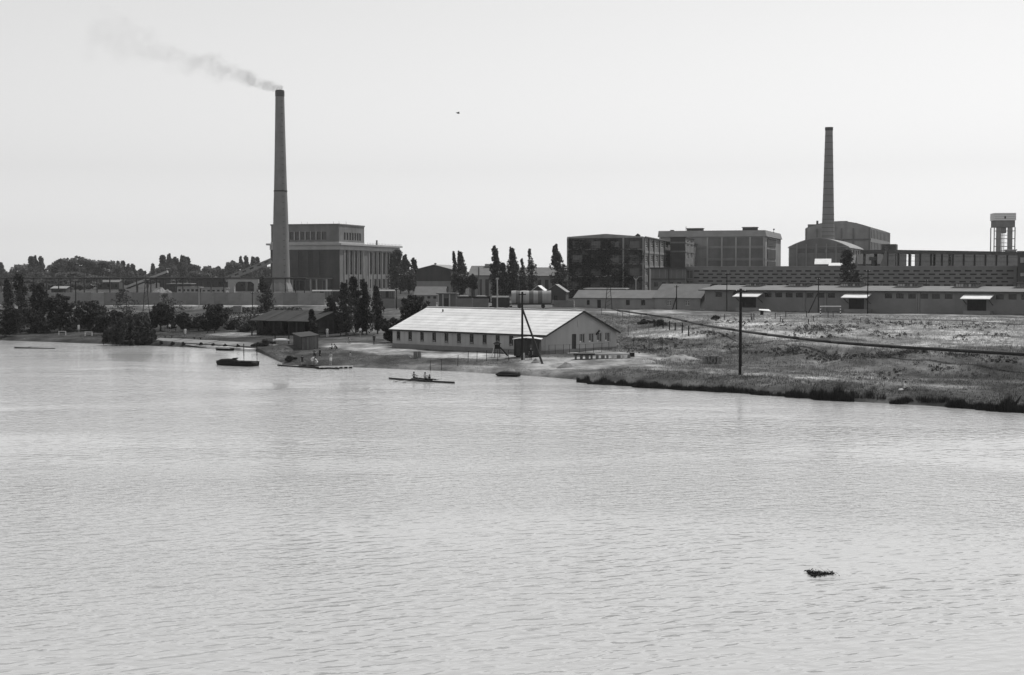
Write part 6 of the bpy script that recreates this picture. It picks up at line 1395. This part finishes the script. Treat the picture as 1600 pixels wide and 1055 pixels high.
def person(loc, rz, ps, label, top='skin', bottom='cloth_white', height=1.75, legs='skin', group=None):
    p = POSES[ps]; k = height / 1.75
    J, Rr, E, part_of = [], [], [], []
    def add(q, r, par, tagm):
        J.append(Vector(q) * k); Rr.append(r * k); part_of.append(tagm)
        if par is not None: E.append((par, len(J) - 1))
        return len(J) - 1
    pel = add(p['pelvis'], .145, None, 'bottom'); spn = add(p['spine'], .135, pel, 'top'); cst = add(p['chest'], .155, spn, 'top'); nk = add(p['neck'], .062, cst, 'skin'); hd = add(p['head'], .098, nk, 'skin'); cr = add(p['crown'], .075, hd, 'hair')
    fwd = (Vector(p['head']) - Vector(p['neck'])); ax = Vector((fwd.z, 0, -fwd.x)).normalized() if abs(fwd.z) + abs(fwd.x) > 0 else Vector((1, 0, 0))
    add(Vector(p['head']) + ax * .11, .018, hd, 'skin')
    for s_ in (1, -1):
        g = lambda n: Vector((p.get(n + '_r', p[n])[0], abs(p[n][1]) * s_, p.get(n + '_r', p[n])[2])) if s_ < 0 else Vector(p[n])
        sh = add(g('sh'), .062, cst, 'top'); el = add(g('el'), .044, sh, 'skin'); wr = add(g('wr'), .03, el, 'skin')
        d = (g('wr') - g('el')).normalized(); sd = d.cross(Vector((0, 1, 0))); sd = sd.normalized() if sd.length > .1 else Vector((1, 0, 0))
        pm = add(g('wr') + d * .07, .036, wr, 'skin')
        for j in range(4): kn1 = add(g('wr') + d * .12 + sd * (.03 * (j - 1.5) / 1.5), .009, pm, 'skin'); add(g('wr') + d * (.17 + .015 * (j in (1, 2))) + sd * (.033 * (j - 1.5) / 1.5) + Vector((0, -.015 * s_, 0)), .008, kn1, 'skin')
        th = add(g('wr') + d * .06 + sd * .05, .011, pm, 'skin'); add(g('wr') + d * .1 + sd * .075, .009, th, 'skin')
        hp = add(g('hip'), .098, pel, 'bottom'); mid = add((g('hip') + g('kn')) / 2, .08, hp, 'bottom'); kn = add(g('kn'), .056, mid, 'legs'); cf_ = add(g('kn').lerp(g('an'), .35), .055, kn, 'legs'); an = add(g('an'), .036, cf_, 'legs'); add(g('toe'), .03, an, 'legs')
    me = bpy.data.meshes.new('person'); me.from_pydata([tuple(v) for v in J], E, [])
    ob = bpy.data.objects.new('tmp', me); COL.objects.link(ob)
    sk = ob.modifiers.new('s', 'SKIN'); sk.use_smooth_shade = True; sub = ob.modifiers.new('u', 'SUBSURF'); sub.levels = 1
    for i, v in enumerate(me.skin_vertices[0].data): v.radius = (Rr[i], Rr[i]); v.use_root = (i == 0)
    dg = bpy.context.evaluated_depsgraph_get(); dg.update()
    m2 = bpy.data.meshes.new_from_object(ob.evaluated_get(dg)); bpy.data.objects.remove(ob)
    m2.materials.clear(); slots = {'skin': 0, 'hair': 1, 'top': 2, 'bottom': 3, 'legs': 4}
    for n in ('skin', 'hair', top, bottom, legs): m2.materials.append(M(n))
    for f_ in m2.polygons:
        c = f_.center; bi = min(range(len(J)), key=lambda i: (J[i] - c).length / (Rr[i] + .03 * k)); f_.material_index = slots[part_of[bi]]; f_.use_smooth = True
    t = link('person', m2, None, loc, rz); tag(t, label, 'person', group)
    h = (Vector(p['crown']) - Vector(p['head'])).normalized(); c = Vector(p['head']) * k + h * .035 * k
    mb = MB(); mb.lathe([(.0, .125 * k), (.06 * k, .112 * k), (.095 * k, .07 * k), (.108 * k, .01 * k), (.1 * k, -.03 * k)], 10)
    hr_ = part(t, 'hair', mb, 'hair', True); hr_.rotation_mode = 'QUATERNION'; hr_.rotation_quaternion = Vector((0, 0, 1)).rotation_difference(h); hr_.location = c - ax * .015
    return t

# ================================================================ BOATS
def boat_line(pa, pb, z=0.0):
    a, b = at_z(pa[0], pa[1], z), at_z(pb[0], pb[1], z)
    return (a + b) / 2, (b - a).length, math.atan2(b.y - a.y, b.x - a.x)
def shell_boat(label, pa, pb, name='rowing_shell', m='hull_dark', riggers=2, oars=True, z=0.0):
    c, L_, rz = boat_line(pa, pb); t = thing(name, label, 'rowing boat', (c.x, c.y, z), rz)
    n = 30; rings = []
    for i in range(n + 1):
        q = i / n * 2 - 1; w = .3 * max(.06, (1 - abs(q) ** 2.4)); top = .2 + .02 * q * q
        rings.append([(q * L_ / 2, math.cos(a) * w, top if math.sin(a) < .001 else top - (top + .08) * math.sin(a)) for a in np.linspace(math.pi, 0, 8)])
    h = part(t, 'hull', MB().loft(rings), m, True)
    part(h, 'deck', MB().add([(q * L_ / 2, y * .27 * max(.05, 1 - abs(q) ** 2.4), .225) for q in np.linspace(-.98, -.25, 6) for y in (-1, 1)], [(2 * i, 2 * i + 2, 2 * i + 3, 2 * i + 1) for i in range(5)]), 'hull_pale')
    part(h, 'deck', MB().add([(q * L_ / 2, y * .27 * max(.05, 1 - abs(q) ** 2.4), .225) for q in np.linspace(.35, .98, 6) for y in (-1, 1)], [(2 * i, 2 * i + 2, 2 * i + 3, 2 * i + 1) for i in range(5)]), 'hull_pale')
    part(t, 'cockpit_coaming', MB().bar((-L_ * .12, -.31, .3), (L_ * .2, -.31, .3), .03, .14).bar((-L_ * .12, .31, .3), (L_ * .2, .31, .3), .03, .14), 'hull_black')
    for i in range(riggers):
        x = -L_ * .08 + i * 1.45
        for s_ in (-1, 1): part(t, 'outrigger', MB().tube((x - .25, s_ * .28, .25), (x + .1, s_ * .8, .34), .018, .018, 5).tube((x + .35, s_ * .28, .25), (x + .1, s_ * .8, .34), .018, .018, 5), 'steel_grey')
        part(t, 'seat', MB().box(x - .15, x + .15, -.14, .14, .2, .25), 'wood_grey')
        if oars:
            for s_ in (-1, 1):
                part(t, 'oar', MB().tube((x + .35, s_ * .12, .42), (x - .55, s_ * 2.9, .06), .025, .02, 6).box(x - .75, x - .5, s_ * 2.9 - .25, s_ * 2.9 + .25, .03, .06), 'wood_grey')
    return t
SB = shell_boat('rowing shell with two rowers and a cox out on the water', (607.5, 592.6), (710.5, 599.4))
c = SB.location; rz = SB.rotation_euler.z; d = Vector((math.cos(rz), math.sin(rz), 0)); L_ = boat_line((607.5, 592.6), (710.5, 599.4))[1]
def along(px): 
    u = (px - 800) / F; return (u * (c.y * CP - (-H) * SP) - c.x) / (d.x - u * CP * d.y)
for px, ps, top, lab, hh in ((647, 'row', 'cloth_grey', 'rower in grey top seated at the left in the shell', 1.75), (664.5, 'row', 'skin', 'rower with bare back seated upright in the middle of the shell', 1.8), (670.5, 'cox', 'cloth_dark', 'small cox in dark top at the right end of the rowers', 1.55)):
    q = c + d * along(px); person((q.x, q.y, .22), rz + (math.pi if ps == 'cox' else 0), ps, lab, top, 'cloth_dark', hh, group='rowers')
shell_boat('long rowing shell lying at the dock edge below the men', (433.5, 571.8), (530, 577.4), riggers=2, oars=False)
shell_boat('second rowing shell behind the first at the dock', (441, 570.3), (500, 569.4), riggers=1, oars=False)
# landing stage
a, b = at_z(498, 573, .35), at_z(551, 571.5, .35); L_ = (b - a).length; rz = math.atan2(b.y - a.y, b.x - a.x)
t = thing('landing_stage', 'low floating plank landing stage with dark floats at the rowing bank', 'dock', (a.x, a.y, 0), rz)
n = 22
for i in range(n): part(t, 'plank', MB().box(L_ * i / n + .01, L_ * (i + 1) / n - .01, -.1, 1.7, .28, .33 + rnd.uniform(0, .02)), 'wood_grey')
part(t, 'edge_rail', MB().box(0, L_, -.16, -.11, .22, .36), 'paint_white')
for i in range(7): part(t, 'float', MB().tube((L_ * (i + .3) / 7, -.05, .08), (L_ * (i + .8) / 7, -.05, .08), .2, .2, 10), 'hull_black')
def dockman(px, py, z, rzd, ps, lab, *a, **k):
    q = at_z(px, py, z); return person((q.x, q.y, z), R(rzd), ps, lab, *a, group='people at the landing stage', **k)
def groundman(px, py, rzd, ps, lab, *a, **k):
    q = on_ground(px, py); return person(tuple(q), R(rzd), ps, lab, *a, **k)
dockman(517, 570.5, .34, 250, 'stand_arms', 'bare-chested man in white shorts standing on the landing stage', 'skin', 'cloth_white')
dockman(547.5, 569.5, .34, 200, 'stand', 'bare-chested person in pale shorts at the right end of the landing stage', 'skin', 'cloth_grey')
groundman(472.3, 571.5, 300, 'stand', 'small figure in dark clothes at the left of the dock group', 'cloth_dark', 'cloth_dark', 1.45)
groundman(488, 570.5, 330, 'bend', 'man in white bending forward over the shell, left of the pair', 'cloth_white', 'cloth_white', 1.7)
groundman(494.5, 571, 150, 'crouch', 'man in white shorts crouching beside the shell at the dock', 'skin', 'cloth_white', 1.75)
groundman(491.5, 563.5, 270, 'stand_arms', 'man with pale top standing behind the bending men at the dock', 'cloth_grey', 'cloth_dark')
groundman(500, 563, 220, 'stand', 'man in dark clothes standing right behind the bending men', 'cloth_dark', 'cloth_dark')
groundman(519, 546, 190, 'sit', 'person sitting on the grass above the landing stage, left of two', 'skin', 'cloth_dark'); groundman(525.5, 548.5, 200, 'crouch', 'person crouching on the grass above the landing stage, right of two', 'cloth_grey', 'cloth_dark')
groundman(546.5, 537.5, 230, 'crouch', 'person crouching at the edge of the sandy path above the dock', 'skin', 'cloth_grey')
groundman(511.5, 526.5, 270, 'stand', 'person in white standing by the bench left of the poplar row', 'cloth_white', 'cloth_white', legs='cloth_white'); groundman(563, 526.5, 260, 'walk', 'person in white walking among the poplar trunks', 'cloth_white', 'cloth_grey')
groundman(584.5, 539, 270, 'stand', 'person in dark clothes near the left end of the boathouse', 'cloth_dark', 'cloth_dark', legs='cloth_dark')
groundman(62, 517, 0, 'sit', 'person in white sitting on the grass under the left trees', 'cloth_white', 'cloth_dark'); groundman(123, 520, 270, 'stand', 'person in white standing under the big dark tree at left', 'cloth_white', 'cloth_white')
groundman(265, 518.5, 250, 'stand', 'person with white top standing beside the garden bench', 'cloth_white', 'cloth_dark'); groundman(289.5, 527, 270, 'walk', 'person in white walking across the lawn towards the quay', 'cloth_white', 'cloth_white')
groundman(829.5, 563.5, 250, 'stand', 'workman in dark clothes standing beside the braced pole', 'cloth_dark', 'cloth_dark', legs='cloth_dark')
groundman(1414, 609.5, -15, 'sit', 'person in white shirt sitting on the bank by the reeds', 'cloth_white', 'cloth_grey', 1.75)
q = on_ground(1408, 610.5); o = link('bag', MB().loft([[(x, math.cos(a) * r_, .12 + math.sin(a) * r_ * .8) for a in np.linspace(0, 6.28, 8, endpoint=False)] for x, r_ in ((-.3, .05), (-.2, .13), (.15, .14), (.28, .06))]).mesh('bag', 'white_cloth', True), None, tuple(q), R(20)); tag(o, 'white bag on the grass beside the sitting person by the reeds', 'bag')
# dark motor boat
c, L_, rz = boat_line((338, 570.0), (399, 572.5)); t = thing('motor_boat', 'black moored motor boat with raised foredeck on the water left of the dock', 'motor boat', (c.x, c.y, 0), rz)
rings = []
for i in range(21):
    q = i / 20; w = .95 * min(1, (q / .45)) ** .65 if q < .45 else .95 - .12 * (q - .45); top = .62 + .0 * q; x = -L_ / 2 + L_ * q
    xo = -.25 if i == 0 else 0
    rings.append([(x, math.cos(a) * max(w, .04), (top if math.sin(a) < .001 else top - (top + .25) * math.sin(a) ** .5) if q > .02 else max(.2, top - .4 * math.sin(a))) for a in np.linspace(math.pi, 0, 9)])
part(t, 'hull', MB().loft(rings), 'hull_black', True)
part(t, 'foredeck', MB().loft([[(-L_ / 2 + L_ * q, math.cos(a) * w, .6 + math.sin(a) * h) for a in np.linspace(0, math.pi, 9)] for q, w, h in ((.06, .25, .08), (.16, .6, .3), (.3, .8, .36), (.46, .85, .36), (.5, .8, .12))]), 'hull_black', True)
part(t, 'windscreen', MB().add([(-L_ / 2 + L_ * .47, -.7, .9), (-L_ / 2 + L_ * .47, .7, .9), (-L_ / 2 + L_ * .5, .6, 1.1), (-L_ / 2 + L_ * .5, -.6, 1.1), (-L_ / 2 + L_ * .475, -.7, .9), (-L_ / 2 + L_ * .475, .7, .9), (-L_ / 2 + L_ * .503, .6, 1.1), (-L_ / 2 + L_ * .503, -.6, 1.1)], [(0, 1, 2, 3), (7, 6, 5, 4), (0, 3, 7, 4), (1, 5, 6, 2), (2, 6, 7, 3)]), 'glass_mid')
part(t, 'cleat', MB().box(-L_ / 2 + L_ * .12, -L_ / 2 + L_ * .15, -.08, .08, .7, .86), 'hull_black')
for q in (.74, .81): part(t, 'cleat', MB().box(-L_ / 2 + L_ * q, -L_ / 2 + L_ * q + .14, -.82, -.7, .62, .74), 'steel_dark')
part(t, 'gunwale', MB().bar((-L_ * .02, -.9, .64), (L_ / 2, -.86, .66), .08, .06).bar((-L_ * .02, .9, .64), (L_ / 2, .86, .66), .08, .06), 'hull_black')
# beached pontoon
c, L_, rz = boat_line((774.5, 587.6), (811, 588.6)); t = thing('pontoon', 'dark beached pontoon at the water edge below the boathouse', 'pontoon', (c.x, c.y, 0), rz)
part(t, 'hull', MB().loft([[(x, math.cos(a) * .75 * s_, .22 + math.sin(a) * .42 * s_) for a in np.linspace(0, 2 * math.pi, 12, endpoint=False)] for x, s_ in ((-L_ / 2, .15), (-L_ / 2 + .4, .65), (-L_ / 2 + .8, .95), (0, 1), (L_ / 2 - .15, .98), (L_ / 2, .8))]), 'hull_black', True)
part(t, 'rubbing_strake', MB().bar((-L_ / 2 + .5, -.78, .3), (L_ / 2 - .1, -.78, .3), .06, .08), 'hull_dark'); part(t, 'mooring_ring', MB().lathe([(.08, .66), (.12, .68), (.08, .7), (.08, .66)], 10), 'steel_grey')
# skiffs at the quay and left shore
def skiff(label, pa, pb, m, D=.4):
    c, L_, rz = boat_line(pa, pb); t = thing('skiff', label, 'rowing boat', (c.x, c.y, -.08), rz, 'moored skiffs')
    part(t, 'hull', MB().loft(hull_rings(L_, 1.2, D)), m, True); part(t, 'gunwale', MB().bar((-L_ * .4, -.55, D + .06), (L_ * .38, -.58, D + .05), .06).bar((-L_ * .4, .55, D + .06), (L_ * .38, .58, D + .05), .06), 'hull_pale'); part(t, 'thwart', MB().box(-.15, .15, -.55, .55, D + .01, D + .06), 'wood_grey')
skiff('low dark skiff moored under the pale quay', (337, 547.2), (366, 548.2), 'hull_black'); skiff('pale small boat drawn up at the far left shore', (29, 531.5), (46, 532.6), 'hull_pale')
heapb = shell_points(np.random.RandomState(2), (0, 0, 0), (1, 1, 1), 10)
a, b = at_z(23, 544.2, .03), at_z(86, 544.8, .03)
o = link('floating_log', MB().tube((0, 0, .05), (b - a).to_tuple(), .16, .1, 8).tube((2.2, 0, .1), (2.8, .5, .3), .06, .03, 5).mesh('floating_log', 'wood_tar'), None, tuple(a)); tag(o, 'dark log floating near the left shore', 'log')
# floating leafy branch in the foreground
c = at_z(1284, 897.5, 0); t = thing('floating_branch', 'dark leafy branch floating alone on the water in the foreground', 'branch', (c.x, c.y, .0), R(5)); k = c.y / F
L_ = 42 * k; rs = np.random.RandomState(9)
mb = MB().tube((-L_ * .42, 0, .03), (L_ * .5, .05, .05), .022, .012, 6)
for i in range(16):
    x = L_ * rs.uniform(-.1, .48); a = rs.uniform(-.6, .6); l = rs.uniform(.12, .38); mb.tube((x, 0, .04), (x - l * .6, a * .8 + .15, .06 + rs.uniform(0, .16)), .008, .004, 4)
part(t, 'stem', mb, 'bark')
P = []
for i in range(480):
    x = -L_ * .5 + L_ * rs.beta(1.3, 3.2); wd = .42 * max(0, 1 - max(0, (x + L_ * .2) / (L_ * .55))); P.append((x, rs.normal() * wd * .6, abs(rs.normal()) * .05 * (1 if x < 0 else .5) + .005))
for i in range(60): x = L_ * rs.uniform(.0, .5); P.append((x, rs.normal() * .18, abs(rs.normal()) * .06))
part(t, 'leaf', leaf_mesh('branch_leaves', P, .034, 'leaf_reed', seed=3, long=2.4), None, stuff=True)

# a bird high over the river
c = at_Y(716, 177, 150); t = thing('bird', 'tiny dark bird alone in the middle of the sky', 'bird', tuple(c), R(30))
part(t, 'body', MB().loft([[(x, math.cos(a) * r_, math.sin(a) * r_) for a in np.linspace(0, 6.28, 8, endpoint=False)] for x, r_ in ((-.2, .012), (-.1, .05), (.04, .06), (.13, .035), (.2, .008))]), 'cloth_dark', True)
for s_ in (-1, 1): part(t, 'wing', MB().add([(.08, s_ * .03, .02), (-.1, s_ * .03, .02), (-.08, s_ * .2, .11), (.06, s_ * .2, .12), (-.14, s_ * .38, .04), (.08, s_ * .03, .035), (-.1, s_ * .03, .03), (-.08, s_ * .2, .12), (.06, s_ * .2, .135), (-.14, s_ * .38, .05)], [(0, 1, 2, 3), (3, 2, 4), (5, 8, 7, 6), (8, 9, 7)]), 'cloth_dark')

# ================================================================ SMOKE AND AIR
p0 = at_Y(437.5, 140, 628); p1 = at_Y(140, 46, 628); ax_ = p1 - p0; Ls = ax_.length; k = 628 / F
sm = bpy.data.materials.new('smoke'); N, L = nt(sm); N.remove(N['Principled BSDF']); out = N['Material Output']
pv = N.new('ShaderNodeVolumePrincipled'); pv.inputs['Color'].default_value = (.3, .3, .3, 1); pv.inputs['Absorption Color'].default_value = (0, 0, 0, 1)
tc = N.new('ShaderNodeTexCoord')
ns = N.new('ShaderNodeTexNoise'); ns.inputs['Scale'].default_value = .11; ns.inputs['Detail'].default_value = 2; L.new(tc.outputs['Object'], ns.inputs['Vector'])
sub = N.new('ShaderNodeVectorMath'); sub.operation = 'SUBTRACT'; L.new(ns.outputs['Color'], sub.inputs[0]); sub.inputs[1].default_value = (.5, .5, .5)
sx = N.new('ShaderNodeSeparateXYZ'); L.new(tc.outputs['Object'], sx.inputs[0])
def mth(op, a, b=None):
    n = N.new('ShaderNodeMath'); n.operation = op
    for i, v in enumerate((a, b)):
        if v is None: continue
        if isinstance(v, (int, float)): n.inputs[i].default_value = v
        else: L.new(v, n.inputs[i])
    return n.outputs[0]
rad = mth('ADD', 2.3, mth('MULTIPLY', sx.outputs['X'], .12))          # plume half-width in metres along its axis
scl = N.new('ShaderNodeVectorMath'); scl.operation = 'SCALE'; L.new(sub.outputs[0], scl.inputs[0]); L.new(mth('MULTIPLY', rad, 2.4), scl.inputs['Scale'])
ad = N.new('ShaderNodeVectorMath'); ad.operation = 'ADD'; L.new(tc.outputs['Object'], ad.inputs[0]); L.new(scl.outputs[0], ad.inputs[1])
s2 = N.new('ShaderNodeSeparateXYZ'); L.new(ad.outputs[0], s2.inputs[0])
r2 = mth('SQRT', mth('ADD', mth('POWER', s2.outputs['Y'], 2), mth('POWER', s2.outputs['Z'], 2)))
core = N.new('ShaderNodeMapRange'); core.interpolation_type = 'SMOOTHSTEP'; core.inputs['From Min'].default_value = 1.0; core.inputs['From Max'].default_value = .25; L.new(mth('DIVIDE', r2, rad), core.inputs['Value'])
n2 = N.new('ShaderNodeTexNoise'); n2.inputs['Scale'].default_value = .22; n2.inputs['Detail'].default_value = 5; L.new(ad.outputs[0], n2.inputs['Vector'])
pf = N.new('ShaderNodeMapRange'); pf.inputs['From Min'].default_value = .34; pf.inputs['From Max'].default_value = .7; L.new(n2.outputs['Fac'], pf.inputs['Value'])
dens = mth('DIVIDE', .65, mth('POWER', mth('ADD', 1.0, mth('MULTIPLY', sx.outputs['X'], .075)), 2.0))
L.new(mth('MULTIPLY', mth('MULTIPLY', core.outputs[0], pf.outputs[0]), dens), pv.inputs['Density']); L.new(pv.outputs[0], out.inputs['Volume'])
rings = []
for i in range(13):
    x = -1 + (Ls + 1) * i / 12; r_ = 2.6 + x * .21
    rings.append([(x, math.cos(a) * r_, math.sin(a) * r_) for a in np.linspace(0, 2 * math.pi, 16, endpoint=False)])
o = link('smoke_plume', MB().loft(rings).mesh('smoke_plume', sm), None, tuple(p0)); o.rotation_mode = 'QUATERNION'; o.rotation_quaternion = Vector((1, 0, 0)).rotation_difference(ax_.normalized()); o['kind'] = 'stuff'; o['label'] = 'thin grey smoke drifting left from the tall chimney'
hz_ = bpy.data.materials.new('haze_air'); N, L = nt(hz_); N.remove(N['Principled BSDF'])
pv = N.new('ShaderNodeVolumePrincipled'); pv.inputs['Color'].default_value = (.9, .9, .9, 1); pv.inputs['Density'].default_value = .00008; pv.inputs['Anisotropy'].default_value = .2
L.new(pv.outputs[0], N['Material Output'].inputs['Volume'])
o = link('haze', MB().box(-4600, 4600, -420, 4500, -5, 165).mesh('haze', hz_)); o['kind'] = 'stuff'; o['label'] = 'thin summer haze over the whole place'
